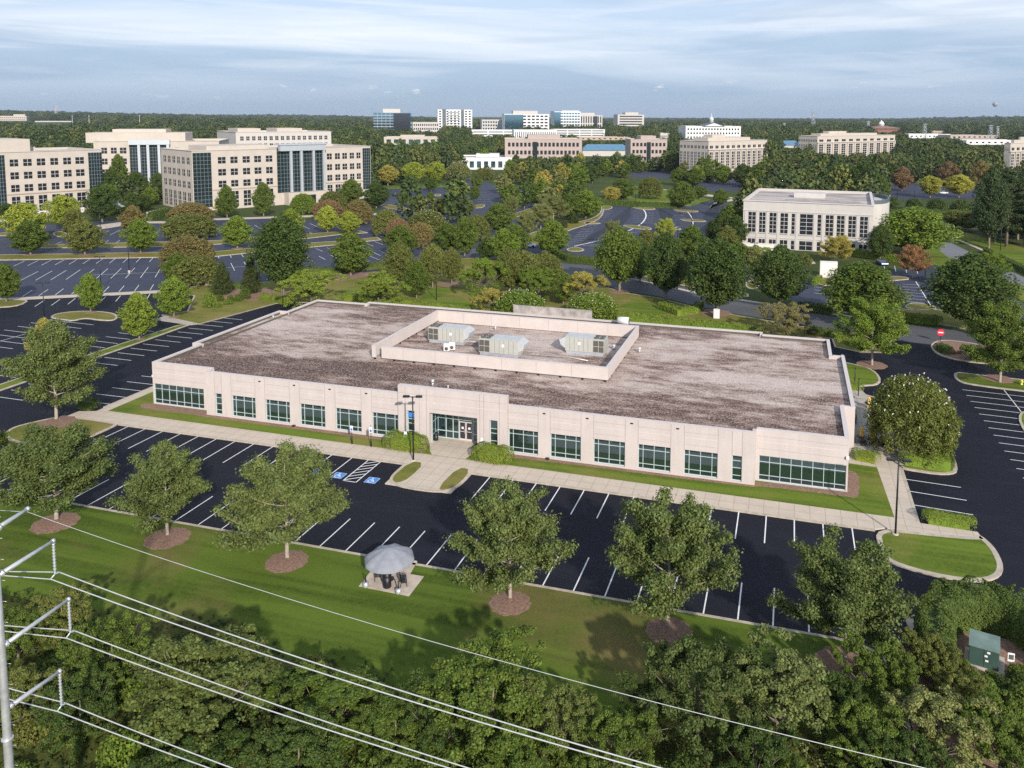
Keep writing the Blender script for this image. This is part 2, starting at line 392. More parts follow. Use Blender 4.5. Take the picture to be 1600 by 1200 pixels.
def GP(pts): return [G(*p) for p in pts]

LABELS = []
def tag(o, label, cat, group=None):
    o['label'] = label; o['category'] = cat
    if group: o['group'] = group
    LABELS.append((o.name, label)); return o
def thing(name, label, cat, loc=(0, 0, 0), rz=0.0, group=None):
    o = bpy.data.objects.new(name, None); COL.objects.link(o); o.empty_display_size = 0.5
    o.location = loc; o.rotation_euler = (0, 0, rz); return tag(o, label, cat, group)
def struct(name, mb, mats):
    o = mb.build(name, mats); o['kind'] = 'structure'; return o
def copy_tree(o, parent=None):
    c = o.copy(); COL.objects.link(c); c.parent = parent
    for ch in o.children: copy_tree(ch, c)
    return c
# ================================================================== GROUND
def hill(x, y):
    dx, dy = x-CC[0], y-CC[1]; d = math.hypot(dx, dy); a = math.atan2(dx, dy)
    if d < 1500: return 0.0
    t = min(1.0, (d-1500)/4500.0); t = t*t*(3-2*t)
    h = float(np.interp(a-YAW, [-.9, -.615, -.142, .139, .4, .527, .9], [44, 40, 3, 0, 14, 26, 30]))
    h += 4*math.sin(a*17+0.4+d*0.0006)+3*math.sin(a*41+d*0.0011)+4*math.sin(d*0.0013+a*3)
    return max(0.0, t*h)
def terrain():
    vs, fs = [], []
    rr = [0]+[40*1.16**k for k in range(46)]
    na = 160
    for r_ in rr:
        for j in range(na):
            a = 2*math.pi*j/na; x = CC[0]+r_*math.sin(a); y = CC[1]+r_*math.cos(a); vs.append((x, y, hill(x, y)))
    for i in range(len(rr)-1):
        for j in range(na):
            k = (j+1) % na; fs.append((i*na+j, i*na+k, (i+1)*na+k, (i+1)*na+j)[::-1])
    mb = MB(); mb.mesh(vs, fs, 0, True); return struct('terrain', mb, 'terrain')
terrain()

# fresh asphalt round the building
mb = MB(); mb.sheet([(-175, -18.3), (85, -18.3), (85, 60), (62, 62), (60, 80), (-60, 80), G(258, 455), G(0, 467), (-185, 30)], 0.006)
mb.sheet([G(1300, 545), G(1310, 513), G(1420, 512), G(1470, 522), G(1460, 550), G(1400, 580), G(1330, 580)], 0.010)
struct('parking_lot', mb, 'asphalt_fresh')

# older lots further off
mb = MB()
mb.sheet(GP([(-500, 480), (-500, 400), (-150, 352), (0, 347), (100, 352), (165, 344), (240, 347), (340, 339), (480, 344), (590, 336), (645, 345), (612, 366), (600, 416), (585, 425), (420, 441), (330, 443), (252, 454), (0, 467)]), 0.010)
mb.sheet(GP([(590, 331), (604, 292), (699, 290), (734, 276), (775, 290), (800, 335), (755, 352), (690, 350), (640, 346)]), 0.010)
mb.sheet(GP([(868, 400), (880, 362), (922, 345), (935, 336), (940, 323), (956, 319), (1060, 322), (1082, 322), (1114, 313), (1150, 318), (1130, 332), (1110, 356), (1180, 385), (1130, 400), (1060, 405), (1000, 400), (930, 406)]), 0.010)
mb.sheet(GP([(600, 415), (612, 366), (640, 346), (740, 350), (800, 340), (880, 360), (868, 400), (800, 404), (700, 402)]), 0.007)
mb.sheet(GP([(770, 330), (790, 290), (850, 290), (860, 330), (830, 400), (790, 402)]), 0.008)
mb.sheet(GP([(1120, 404), (1175, 412), (1262, 410), (1262, 438), (1310, 432), (1460, 415), (1500, 425), (1600, 450), (1600, 520), (1545, 500), (1470, 482), (1262, 478), (1150, 440)]), 0.010)
mb.sheet(GP([(1380, 312), (1382, 286), (1420, 285), (1640, 300), (1640, 314), (1500, 311)]), 0.010)
mb.sheet(GP([(955, 272), (1010, 268), (1070, 268), (1190, 280), (1190, 297), (1110, 300), (1070, 280), (1000, 278)]), 0.010)
struct('distant_parking_lot', mb, 'asphalt_lot')

# drive lanes inside the curved lot (darker, sealed)
mb = MB()
mb.sheet(GP([(938, 323), (985, 322), (985, 338), (975, 350), (950, 361), (925, 376), (880, 397), (868, 400), (905, 378), (945, 355), (957, 343)][1:]+[]), 0.014)
mb.sheet(GP([(1027, 323), (1052, 336), (1046, 350), (1030, 362), (985, 385), (955, 402), (935, 404), (975, 380), (1018, 358), (1032, 342)]), 0.014)
mb.sheet(GP([(1108, 354), (1098, 340), (1112, 316), (1116, 313), (1124, 330), (1116, 345)]), 0.014)
struct('drive_lane', mb, 'asphalt_band')

# service road behind the building
road_lo = [(560, 448), (640, 415), (720, 401), (800, 408), (885, 434), (946, 446), (982, 456), (1029, 463), (1096, 480), (1160, 492), (1310, 516), (1400, 532), (1640, 560)]
road_hi = [(560, 440), (640, 402), (720, 388), (800, 391), (885, 412), (932, 415), (970, 426), (1015, 438), (1077, 451), (1162, 470), (1306, 496), (1410, 507), (1464, 512), (1640, 540)]
mb = MB(); mb.sheet(GP(road_lo[1:]+road_hi[1:][::-1]), 0.014)
struct('road', mb, 'asphalt_road')
mb = MB(); mb.sheet(GP([(1460, 380), (1487, 380), (1545, 408), (1640, 452), (1640, 490), (1545, 440), (1500, 415), (1470, 400)]), 0.014)
mb.sheet(GP([(1462, 332), (1480, 332), (1492, 380), (1462, 380)]), 0.014)
struct('street', mb, 'asphalt_street')

KERB = MB()
def raised(polys, name, material, kerb=0.34, z=0.13, smooth=2, px=True, kz=0.145):
    mb = MB()
    for P in polys:
        Q = GP(P) if px else list(P)
        if smooth: Q = smoothpoly(Q, smooth)
        if area(Q) < 0: Q = Q[::-1]
        if kerb:
            KERB.ring(Q, kerb, -0.02, kz); Q = offset(Q, kerb-0.01)
        mb.prism(Q, -0.02, z)
    return struct(name, mb, material)

# lower lawn below the front lot
mb = MB(); low = [(-200, -18.62), (31.6, -18.62), (33.5, -19.6), (34.2, -21.5), (34.5, -36), (20, -37), (0, -37), (-25, -38.0), (-60, -40), (-200, -45)]
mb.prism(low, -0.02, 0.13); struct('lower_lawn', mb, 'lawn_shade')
KERB.obox((-200, -18.32), (31.6, -18.32), -0.30, -0.02, 0.15)
KERB.ring([(31.6, -18.32), (33.8, -19.3), (34.6, -21.5), (34.9, -30)], -0.30, -0.02, 0.15, closed=False)
# wild strip under the power line
def wild_edge(x): return -33.4-1.1*math.sin(x*0.16+1.0)-0.8*math.sin(x*0.47)-0.5*math.sin(x*1.3)+max(0, -x-24)*.12+max(0, x-14)*.22
def wild():
    rnd = random.Random(4); vs = []; fs = []; nx, ny = 120, 52
    for j in range(ny):
        for i in range(nx):
            x = -110+i*220/(nx-1); y = -29-j*1.25
            e = wild_edge(x); h = 0.10+0.55*min(1, max(0, (e+1.2-y)/2.5))+rnd.random()*0.12
            if y > e+1.5: h = -0.3
            vs.append((x+rnd.uniform(-.5, .5), y+rnd.uniform(-.3, .3), h))
    for j in range(ny-1):
        for i in range(nx-1): fs.append((j*nx+i, (j+1)*nx+i, (j+1)*nx+i+1, j*nx+i+1))
    mb = MB(); mb.mesh(vs, fs, 0, True); struct('wild_ground', mb, 'wild_ground')
wild()
mb = MB(); mb.prism([(34.9, -22), (36, -16.5), (40, -14.8), (70, -14), (75, -60), (34.9, -60)], -0.02, 0.125); struct('corner_bed', mb, 'mulch')

# building pad: lawn, walks, mulch
padL, padR = -64.3, 39.4
raised([[(-62.7, 3.35), (37.2, 3.0), (37.2, 15.0), (34.5, 15.6), (34.5, 50), (-62.7, 50)]], 'building_lawn', 'lawn', 0, 0.13, 0, False)
mb = MB(); Wk = 0.14
mb.prism([(-66.3, 0.28), (-16.1, 0.28), (-15.9, 1.0), (-8.2, 1.0), (-8.0, 0.28), (35.0, 0.05), (36.0, 0.6), (44.9, 0.9), (44.6, 2.35), (39.2, 2.6), (37.15, 3.05), (-62.65, 3.4), (-66.3, 2.2)], -0.02, Wk)
mb.prism([(-64.1, 2.5), (-62.65, 3.4), (-62.65, 50), (-64.1, 50)], -0.02, Wk-0.004)
mb.prism([(37.15, 3.0), (39.15, 2.55), (39.15, 16.2), (37.3, 19.5), (33.2, 18.4), (33.2, 15.2), (36.6, 15.0)], -0.02, Wk-0.004)
mb.prism([(-14.2, 3.3), (-9.9, 3.3), (-9.45, 6.0), (-9.45, 8.5), (-15.77, 8.5), (-15.77, 6.0), (-14.9, 4.2)], -0.02, Wk+0.004)
mb.prism([(-15.9, -5.0), (-8.0, -5.0), (-8.0, 1.05), (-15.9, 1.05)], -0.02, Wk-0.008)
struct('front_walk', mb, 'walk')
# kerb along the front lot
KERB.obox((-57.5, -0.02), (-16.2, -0.02), 0.31, -0.02, 0.15); KERB.obox((-7.8, -0.02), (35.0, -0.22), 0.28, -0.02, 0.15)
KERB.obox((-64.45, 50), (-64.45, 4.4), 0.36, -0.02, 0.15); KERB.obox((39.15, 16.0), (39.15, 2.6), -0.3, -0.02, 0.15) if False else KERB.obox((39.15, 2.6), (39.15, 15.9), -0.32, -0.02, 0.15)
# mulch beds against the wall
mb = MB()
mb.prism(smoothpoly([(-60.0, 7.5), (-60.1, 6.2), (-58.6, 5.5), (-52, 5.75), (-49.6, 5.6), (-48.6, 5.35), (-20.1, 5.35), (-20.1, 6.15), (-48.7, 6.15), (-48.7, 7.45)], 1), -0.02, 0.145)
mb.prism(smoothpoly([(-5.7, 6.0), (-5.6, 4.9), (-3, 5.5), (22.4, 5.6), (24.2, 6.3), (32.4, 6.4), (33.9, 6.3), (34.3, 9), (34.4, 13), (33, 13.1), (33.0, 7.4), (23.2, 7.4), (23.2, 6.15), (-5.6, 6.15)], 1), -0.02, 0.145)
mb.prism([(-20.8, 3.5), (-15.3, 3.5), (-15.8, 5.9), (-20.3, 5.9)], -0.02, 0.147)
struct('mulch_bed', mb, 'mulch')

# entrance islands either side of the walk
raised([[(-15.9, -4.2), (-15.75, 0.9), (-14.0, 0.9), (-13.9, -3.2), (-14.6, -4.6)], [(-9.9, -4.3), (-9.75, 1.0), (-8.15, 0.9), (-8.0, -3.4), (-8.8, -4.9)]], 'entrance_island', 'lawn_dry', 0.0, 0.15, 1, False)
kp = smoothpoly([(-16.2, 0.0), (-16.2, -3.6), (-15.2, -4.9), (-12.8, -5.35), (-9.4, -5.25), (-8.0, -4.2), (-7.7, -2.0), (-7.7, 0.0)], 2, False)
KERB.ring(kp, 0.32, -0.02, 0.155, closed=False)
# left corner island, right corner island, hedge island
raised([[(-70.0, -5.2), (-67, -8.0), (-62, -8.3), (-57.7, -7.6), (-57.3, -0.3), (-58, 0.4), (-66.8, 0.4), (-68.6, -2)]], 'lawn_island', 'lawn_dry', 0.36, 0.13, 2, False)
raised([[(35.0, 0.4), (35.0, -4.0), (35.6, -6.0), (39.5, -7.15), (43.2, -7.0), (45.5, -4.8), (45.7, -0.6), (44.8, 1.9), (44.4, 1.2), (40, 0.7)]], 'lawn_island', 'lawn', 0.5, 0.13, 2, False)
mb = MB(); mb.prism(smoothpoly([(39.3, 15.6), (44.2, 15.2), (45.6, 17.4), (45.1, 27.5), (43.5, 34), (41.5, 37), (40, 38.5), (35.5, 40), (35.5, 26), (38, 19.5)], 2), -0.02, 0.13); struct('patio_bed', mb, 'lawn')
KERB.ring(smoothpoly([(39.2, 15.9), (39.6, 15.3), (44.2, 15.0), (45.9, 17.2), (45.4, 27.5), (43.8, 34.2), (41.7, 37.3), (40, 39), (36, 41.5), (34, 47)], 2, False), 0.42, -0.02, 0.15, closed=False)
mb = MB(); mb.prism([(33.2, 18.4), (37.3, 19.5), (39.3, 16.4), (43.0, 17.6), (43.0, 21.5), (40.2, 24), (39.4, 28), (38.0, 38.5), (34.6, 38.5), (34.6, 27.5), (33.4, 27.2)], -0.02, 0.142)
mb.prism([(36.0, 38.4), (38.0, 38.4), (36.6, 44.5), (34.4, 45), (34.4, 43.5)], -0.02, 0.142)
struct('patio', mb, 'walk_grey')
mb = MB(); mb.prism([(39.9, 21.4), (43.1, 19.6), (43.3, 26.5), (40.6, 26.8)], -0.02, 0.15); struct('mulch_bed', mb, 'mulch')
raised([[(33.4, 40), (36.5, 44), (40.5, 46), (40, 53.5), (36, 56), (33.2, 56.5)]], 'corner_lawn', 'lawn', 0.34, 0.13, 2, False)
raised([[(1489, 586), (1494, 595), (1506, 600), (1545, 606), (1640, 617), (1640, 598), (1560, 590), (1510, 584), (1496, 582)]], 'lawn_island', 'lawn', 0.4, 0.13, 2)
raised([[(1453, 538), (1457, 549), (1470, 557), (1500, 565), (1560, 571), (1680, 583), (1680, 548), (1540, 541), (1510, 535), (1470, 531)]], 'planted_bed', 'mulch', 0.4, 0.13, 2)
raised([[(1592, 662), (1592, 648), (1600, 643), (1640, 655), (1640, 690), (1610, 690)]], 'lawn_island', 'lawn', 0.3, 0.13, 1)

# left lot median, islands, wedge of lawn
raised([[(-86.9, -9), (-84.3, -9), (-84.3, 43.8), (-85.6, 44.4), (-86.9, 42)]], 'lawn_median', 'lawn', 0.3, 0.13, 1, False)
raised([[(76, 497), (86, 491), (115, 487), (150, 486.5), (180, 490), (186, 497), (176, 502), (152, 501), (132, 497.5), (115, 502.5), (95, 500)]], 'lawn_island', 'lawn_dry', 0.4, 0.13, 2)
raised([[(-60, 468), (-10, 468), (30, 469), (46, 470), (34, 477), (10, 481), (-60, 483)]], 'lawn_island', 'lawn_dry', 0.4, 0.13, 1)
mb = MB(); mb.prism([(-94.0, 45.2), (-84.4, 44.0), (-83.2, 45.0), (-94.2, 47.9)], -0.02, 0.14); struct('walk', mb, 'walk_grey')
wedge = GP([(252, 493), (292, 487), (303, 463), (262, 455), (320, 447), (420, 441), (520, 438), (590, 427), (640, 417), (690, 405), (760, 403), (830, 415), (885, 436), (946, 449), (982, 459), (1029, 466), (1096, 483), (1160, 495), (1310, 520), (1388, 524), (1394, 540), (1382, 552), (1342, 551), (1304, 543), (1299, 530)])+[(20, 69), (-40, 68.5), (-77, 66)]+GP([(432, 475), (313, 507), (302, 508)])
mb = MB(); mb.prism(wedge, -0.02, 0.13); struct('rear_lawn', mb, 'lawn_dry')
KERB.ring(wedge, 0.3, -0.02, 0.145)
mb = MB(); mb.prism(GP([(655, 470), (668, 452), (715, 447), (770, 452), (800, 470), (790, 485), (730, 482)]), -0.02, 0.136); mb.prism(GP([(968, 480), (990, 468), (1020, 475), (1045, 492), (1010, 496)]), -0.02, 0.136); mb.prism(GP([(515, 460), (560, 446), (610, 452), (600, 470), (540, 470)]), -0.02, 0.136); struct('green_turf', mb, 'lawn')
mb = MB(); mb.prism(smoothpoly(GP([(345, 456), (385, 452), (440, 452), (408, 468), (395, 472), (372, 468), (352, 470)]), 1), -0.02, 0.138); mb.prism(smoothpoly(GP([(520, 436), (560, 428), (592, 424), (594, 429), (560, 435), (525, 442)]), 1), -0.02, 0.138); struct('mulch_bed', mb, 'mulch')

# strips in the office lot
strips = [[(-300, 402), (0, 398.5), (340, 393), (405, 387), (482, 380), (530, 377), (590, 371), (596, 375), (535, 382), (482, 387), (405, 394), (340, 401), (0, 407), (-300, 412)],
          [(60, 383), (340, 376), (407, 371), (480, 366), (560, 360), (575, 364), (530, 367), (480, 373), (407, 378), (340, 382), (250, 386), (62, 388)]]
raised(strips, 'lawn_strip', 'lawn_dry', 0.5, 0.13, 0)
raised([[(80, 366), (90, 361), (105, 364), (106, 369), (92, 371)], [(-40, 370), (0, 364), (20, 363), (20, 368), (0, 369)], [(640, 324), (628, 332), (660, 329), (668, 325)], [(592, 323), (600, 318), (640, 326), (640, 331)], [(735, 322), (757, 319), (758, 324), (740, 326)], [(678, 304), (688, 303), (690, 306), (680, 307)], [(637, 315), (660, 312), (662, 315), (640, 317)],
        [(940, 322), (955, 322), (958, 325), (950, 328), (938, 327)], [(984, 324), (1022, 325), (1025, 328), (1000, 327.5)], [(1049, 327), (1090, 329), (1092, 332), (1060, 331)], [(970, 352), (990, 352), (1018, 356), (1018, 360), (985, 357)], [(913, 347), (935, 348), (940, 350), (912, 350.5)], [(884, 389), (900, 386), (914, 390), (910, 393), (888, 393)], [(1060, 342), (1100, 344), (1105, 347), (1070, 346)], [(1049, 356), (1064, 357), (1064, 359.5), (1050, 359)]], 'kerbed_island', 'lawn_dry', 0.4, 0.13, 1)
raised([[(842, 360), (880, 350), (915, 345), (936, 336), (940, 326), (945, 327), (940, 340), (925, 349), (884, 362), (850, 378), (842, 384), (812, 383), (815, 370)]], 'planted_bed', 'lawn_dry', 0.5, 0.13, 1)
raised([[(780, 340), (800, 335), (830, 325), (852, 318), (852, 322), (830, 332), (800, 342)]], 'planted_bed', 'lawn_dry', 0.4, 0.13, 1)
raised([[(870, 402), (905, 409), (930, 412), (930, 408), (908, 402), (872, 396)], [(940, 418), (1000, 431), (1080, 450), (1170, 467), (1170, 458), (1090, 440), (1000, 420), (950, 412)]], 'road_verge', 'lawn_dry', 0.5, 0.13, 1)
mb = MB(); mb.prism(GP([(935, 322), (945, 311), (960, 300), (990, 290), (1060, 300), (1110, 312), (1080, 322), (1062, 322), (1000, 320)]), -0.02, 0.13); struct('meadow', mb, 'lawn')
mb = MB(); mb.sheet(GP([(978, 293), (1010, 297), (1060, 302), (1100, 306), (1150, 312), (1150, 309), (1100, 303), (1060, 298), (1010, 293), (985, 290)]), 0.02)
mb.sheet(GP([(1106, 328), (1112, 320), (1130, 316), (1160, 312), (1160, 309), (1120, 312)]), 0.02)
mb.sheet(GP([(505, 465), (0, 466.2), (250, 453.5), (334, 443), (334, 446.5), (250, 458), (0, 470.5)][1:]), 0.016)
mb.sheet(GP([(150, 352), (205, 345), (260, 346), (340, 341), (590, 333), (590, 336), (340, 344), (262, 349), (215, 349), (160, 358)]), 0.02)
mb.sheet(GP([(980, 434), (1030, 446), (1090, 459), (1165, 471), (1310, 493), (1400, 503), (1400, 501.5), (1310, 491), (1165, 468.5), (1090, 456.5), (1030, 443.5)]), 0.025)
mb.sheet(GP([(1484, 373), (1500, 377), (1545, 396), (1640, 440), (1640, 437), (1545, 393), (1500, 375)]), 0.025)
mb.sheet(GP([(1240, 405), (1268, 405), (1275, 412), (1262, 413), (1240, 410)]), 0.02)
struct('far_walk', mb, 'walk')
mb = MB(); mb.prism(GP([(1489, 358), (1560, 376), (1640, 400), (1640, 434), (1550, 391), (1500, 373)]), -0.02, 0.12); mb.prism(GP([(1430, 395), (1460, 385), (1500, 418), (1545, 444), (1640, 494), (1640, 452), (1600, 447), (1500, 424), (1440, 410)]), -0.02, 0.1); struct('street_verge', mb, 'lawn')
raised([[(1412, 482), (1420, 474), (1436, 474), (1462, 479), (1466, 484), (1440, 486)], [(1274, 443), (1290, 432), (1400, 432), (1420, 434), (1420, 438), (1330, 442), (1290, 448)], [(1165, 440), (1185, 438), (1192, 444), (1180, 452), (1165, 450)], [(1470, 484), (1530, 490), (1600, 520), (1640, 532), (1640, 540), (1560, 525), (1464, 506), (1300, 488), (1300, 480), (1400, 484)]], 'kerbed_island', 'lawn_dry', 0.35, 0.13, 1)

# ---------------- painted lines
LINE = MB()
def line(a, b, w=0.115, z=0.016):
    a, b = Vector(a), Vector(b); d = (b-a).normalized(); n = Vector((-d.y, d.x))*w/2
    LINE.mesh([(*(a-n), z), (*(b-n), z), (*(b+n), z), (*(a+n), z)], [(0, 1, 2, 3)])
def rowpx(l0, l1, n, w=0.13, skip=(), z=0.02):
    a0, b0, a1, b1 = [Vector(G(*q)) for q in (*l0, *l1)]
    for i in range(n):
        if i in skip: continue
        t = i/(n-1); line(a0.lerp(a1, t), b0.lerp(b1, t), w, z)
for k in range(-2, 13): line((2.74*k, -0.05), (2.74*k, -5.54))
for k in range(0, 13): line((-55.85+2.74*k, -0.05), (-55.85+2.74*k, -5.54))
line((-19.2, -0.05), (-19.2, -5.54)); line((-22.97+2.74*0.86, -0.05), (-22.97+2.74*0.86, -5.54)) if False else None
for k in range(6): line((-20.75, -5.3+k*0.86), (-19.25, -4.2+k*0.86), 0.12)
line((-20.8, -5.5), (-19.2, -5.5))
line((-20.8, -0.05), (-20.8, -5.54))
for k in range(-22, 17): line((-12.8+2.753*k, -12.76), (-12.8+2.753*k, -18.3))
for k in range(-6, 12): line((-83.3, 20.05+2.76*k), (-77.7, 20.0+2.76*k))
for k in range(-8, 6): line((-93.4, 24.6+2.76*k), (-87.7, 24.4+2.76*k))
for k in range(0, 21): line((-70.0, 5.7+2.8*k), (-64.5, 5.8+2.8*k))
line((-108.9, 5), (-108.9, 39.8))
for k in range(0, 13): line((-115.3, 39.2-2.76*k), (-102.4, 38.7-2.76*k))
for q in ((12.9, 12.5), (9.9, 9.4), (6.7, 6.2)): line((39.5, q[0]), (45.0, q[1]))
for k in range(0, 13): line((51.6+0.05*k, 47.3-2.52*k), (63.5, 46.4-2.52*k))
line((57.55, 49.0), (57.7, 17))
ZB = lambda x, y: (x/5.333, 300+y/5.333)
rowpx((ZB(208, 575), ZB(112, 618)), (ZB(1276, 547), ZB(1245, 582)), 11)
rowpx((ZB(-100, 660), ZB(-262, 735)), (ZB(98, 668), ZB(-10, 728)), 2)
rowpx((ZB(318, 662), ZB(170, 738)), (ZB(1347, 622), ZB(1292, 712)), 10)
rowpx((ZB(270, 818), ZB(185, 873)), (ZB(1280, 770), ZB(1250, 818)), 9)
rowpx((ZB(-130, 835), ZB(-230, 890)), (ZB(140, 826), ZB(50, 880)), 3)
rowpx((ZB(370, 902), ZB(290, 955)), (ZB(1250, 850), ZB(1222, 895)), 8)
rowpx((ZB(912, 320), ZB(820, 362)), (ZB(1335, 312), ZB(1300, 342)), 6)
rowpx((ZB(520, 412), ZB(450, 440)), (ZB(1000, 402), ZB(960, 428)), 6)
line(G(*ZB(780, 692)), G(*ZB(1350, 668)), 0.13, 0.02)
Z2 = lambda x, y: (250+x/5.333, 330+y/5.333)
rowpx((Z2(483, 360), Z2(492, 392)), (Z2(765, 345), Z2(797, 378)), 4)
rowpx((Z2(590, 432), Z2(622, 495)), (Z2(1422, 367), Z2(1478, 392)), 9)
rowpx((Z2(1300, 312), Z2(1355, 335)), (Z2(1390, 303), Z2(1440, 325)), 2)
rowpx((Z2(785, 115), Z2(868, 162)), (Z2(1340, 100), Z2(1430, 140)), 7)
rowpx((Z2(750, 195), Z2(786, 222)), (Z2(1230, 170), Z2(1275, 190)), 6)
rowpx((Z2(490, 145), Z2(508, 180)), (Z2(745, 140), Z2(780, 165)), 4)
line(G(*Z2(500, 472)), G(*Z2(860, 455)), 0.13, 0.02)
Z3 = lambda x, y: (500+x/5.333, 240+y/5.333)
rowpx((Z3(370, 742), Z3(445, 770)), (Z3(450, 732), Z3(525, 758)), 2)
rowpx((Z3(420, 812), Z3(505, 852)), (Z3(490, 808), Z3(545, 832)), 2)
rowpx((Z3(415, 855), Z3(495, 886)), (Z3(460, 672), Z3(530, 696)), 2)
Z5 = lambda x, y: (780+x/4.21, 240+y/4.21)
# curved lot: stall rows and centre lines
rowpx((Z5(440, 605), Z5(520, 612)), (Z5(560, 470), Z5(650, 476)), 13, 0.12)
rowpx((Z5(530, 602), Z5(640, 610)), (Z5(700, 548), Z5(790, 556)), 7, 0.12)
rowpx((Z5(720, 560), Z5(800, 565)), (Z5(830, 505), Z5(930, 512)), 6, 0.12)
rowpx((Z5(590, 445), Z5(690, 452)), (Z5(670, 372), Z5(745, 376)), 9, 0.10)
rowpx((Z5(880, 452), Z5(1010, 456)), (Z5(880, 372), Z5(1020, 376)), 8, 0.10)
rowpx((Z5(1150, 430), Z5(1230, 436)), (Z5(1150, 380), Z5(1230, 384)), 5, 0.10)
rowpx((Z5(680, 332), Z5(700, 338)), (Z5(1150, 346), Z5(1165, 351)), 17, 0.12)
cl = smoothpoly([G(*Z5(*q)) for q in ((490, 610), (700, 563), (820, 520), (890, 490), (945, 455), (968, 415), (962, 385), (945, 365))], 2, False)
for a, b in zip(cl[:-1], cl[1:]): line(a, b, 0.5, 0.02)
cl = smoothpoly([G(*Z5(*q)) for q in ((1230, 374), (1262, 410), (1274, 440), (1276, 470))], 2, False)
for a, b in zip(cl[:-1], cl[1:]): line(a, b, 0.35, 0.02)
line(G(*Z5(1130, 495)), G(*Z5(1180, 480)), 0.35, 0.02)
rowpx(((735, 300), (760, 301)), ((745, 318), (772, 319)), 7, 0.12)
rowpx(((612, 313), (628, 314)), ((602, 325), (618, 327)), 4, 0.12)
rowpx(((633, 340), (622, 337)), ((640, 330), (630, 327)), 3, 0.12)
Z7 = lambda x, y: (1380+x/5, 380+y/5)
rowpx((Z7(150, 320), Z7(285, 326)), (Z7(140, 450), Z7(335, 470)), 7, 0.12)
line(G(*Z7(255, 300)), G(*Z7(372, 488)), 0.2, 0.024)
rowpx((Z7(5, 170), Z7(15, 215)), (Z7(260, 195), Z7(270, 240)), 4, 0.13)
rowpx((Z7(1020, 440), Z7(1060, 460)), (Z7(1030, 500), Z7(1100, 525)), 5, 0.13)
Z8 = lambda x, y: (1100+x/5.333, 350+y/5.333)
rowpx((Z8(330, 385), Z8(410, 395)), (Z8(330, 445), Z8(410, 460)), 5, 0.13)
rowpx((Z8(915, 500), Z8(990, 508)), (Z8(920, 575), Z8(1000, 585)), 4, 0.13)
struct('parking_lines', LINE, 'road_paint')

# blue disabled-parking symbols
def wheelchair(cx, cy, s, z):
    mb = MB(); mb.sheet([(cx-s, cy-s), (cx+s, cy-s), (cx+s, cy+s), (cx-s, cy+s)], z)
    w = MB()
    def seg(x0, y0, x1, y1, t=0.11):
        a, b = Vector((x0, y0))*s+Vector((cx, cy)), Vector((x1, y1))*s+Vector((cx, cy)); d = (b-a).normalized(); n = Vector((-d.y, d.x))*t*s
        w.mesh([(*(a-n), z+.004), (*(b-n), z+.004), (*(b+n), z+.004), (*(a+n), z+.004)], [(0, 1, 2, 3)])
    pts = [(-0.1+0.46*math.cos(R(t)), -0.28+0.46*math.sin(R(t))) for t in range(100, 375, 25)]
    for a, b in zip(pts[:-1], pts[1:]): seg(*a, *b, 0.075)
    seg(-0.14, 0.42, -0.08, -0.12); seg(-0.1, 0.16, 0.26, 0.16, 0.075); seg(-0.08, -0.12, 0.3, -0.12); seg(0.3, -0.08, 0.5, -0.6); seg(0.45, -0.58, 0.66, -0.52, 0.075)
    h = [(-0.16+0.15*math.cos(t*math.pi/5), 0.66+0.15*math.sin(t*math.pi/5)) for t in range(10)]
    w.sheet([(cx+a*s, cy+b*s) for a, b in h], z+.004)
    e = [(-s, -s, s, -s), (s, -s, s, s), (s, s, -s, s), (-s, s, -s, -s)]
    for x0, y0, x1, y1 in e: seg(x0/s*.96, y0/s*.96, x1/s*.96, y1/s*.96, 0.03)
    return mb, w
A, B = MB(), MB()
for cx, cy in ((-17.75, -4.55), (-21.95, -4.55), (-24.6, -4.55)):
    a, b = wheelchair(cx, cy, 0.68, 0.014)
    A.mesh(a.v, a.f); B.mesh(b.v, b.f)
struct('disabled_bay_marking', A, 'ada_blue'); struct('wheelchair_marking', B, 'road_paint')
struct('kerb', KERB, 'kerb')
# manholes and small mulch rings under trees
# ================================================================== MAIN BUILDING
HT = 6.07; RZ = 5.60
bld = thing('office_building', 'long single storey pale pink concrete office building with gravel roof in the foreground', 'building', (-12.8, 27, 0))
BL = Vector((-12.8, 27, 0))
class LMB(MB):
    # builds in world coordinates, stored relative to the building's base
    def build(s, name, mats, parent=None, loc=(0, 0, 0), rz=0.0):
        s.v = [(x-BL.x, y-BL.y, z-BL.z) for x, y, z in s.v]; return MB.build(s, name, mats, parent, loc, rz)
def wall_run(mb, p0, p1, z1, th, ops=(), mi=0, z0=0.0):
    a = Vector(p0); d = Vector(p1)-a; L_ = d.length; d.normalize()
    cuts = sorted({0.0, L_, *[o[0] for o in ops], *[o[1] for o in ops]})
    for u0, u1 in zip(cuts[:-1], cuts[1:]):
        if u1-u0 < 1e-4: continue
        q0, q1 = a+d*u0, a+d*u1; op = [o for o in ops if o[0] <= u0+1e-4 and o[1] >= u1-1e-4]
        if not op: mb.obox(q0, q1, th, z0, z1, mi)
        else:
            if op[0][2] > z0+0.02: mb.obox(q0, q1, th, z0, op[0][2], mi)
            if op[0][3] < z1-0.02: mb.obox(q0, q1, th, op[0][3], z1, mi)
            if op[0][2] > z0+0.02: pass
wall = LMB()
XC = -12.8
WC = [XC+s*(9.13+5.24*k) for s in (-1, 1) for k in range(5)]
NW = [XC-34.05, XC+34.05]
X0, X1, XA, XB = -58.8, 32.9, -48.8, 23.2
YM, YC = 6.19, 7.49
Z0, Z1 = 0.35, 3.25
ops = []
for x in WC: ops.append((x-1.87, x+1.87))
for x in NW: ops.append((x-0.55, x+0.55))
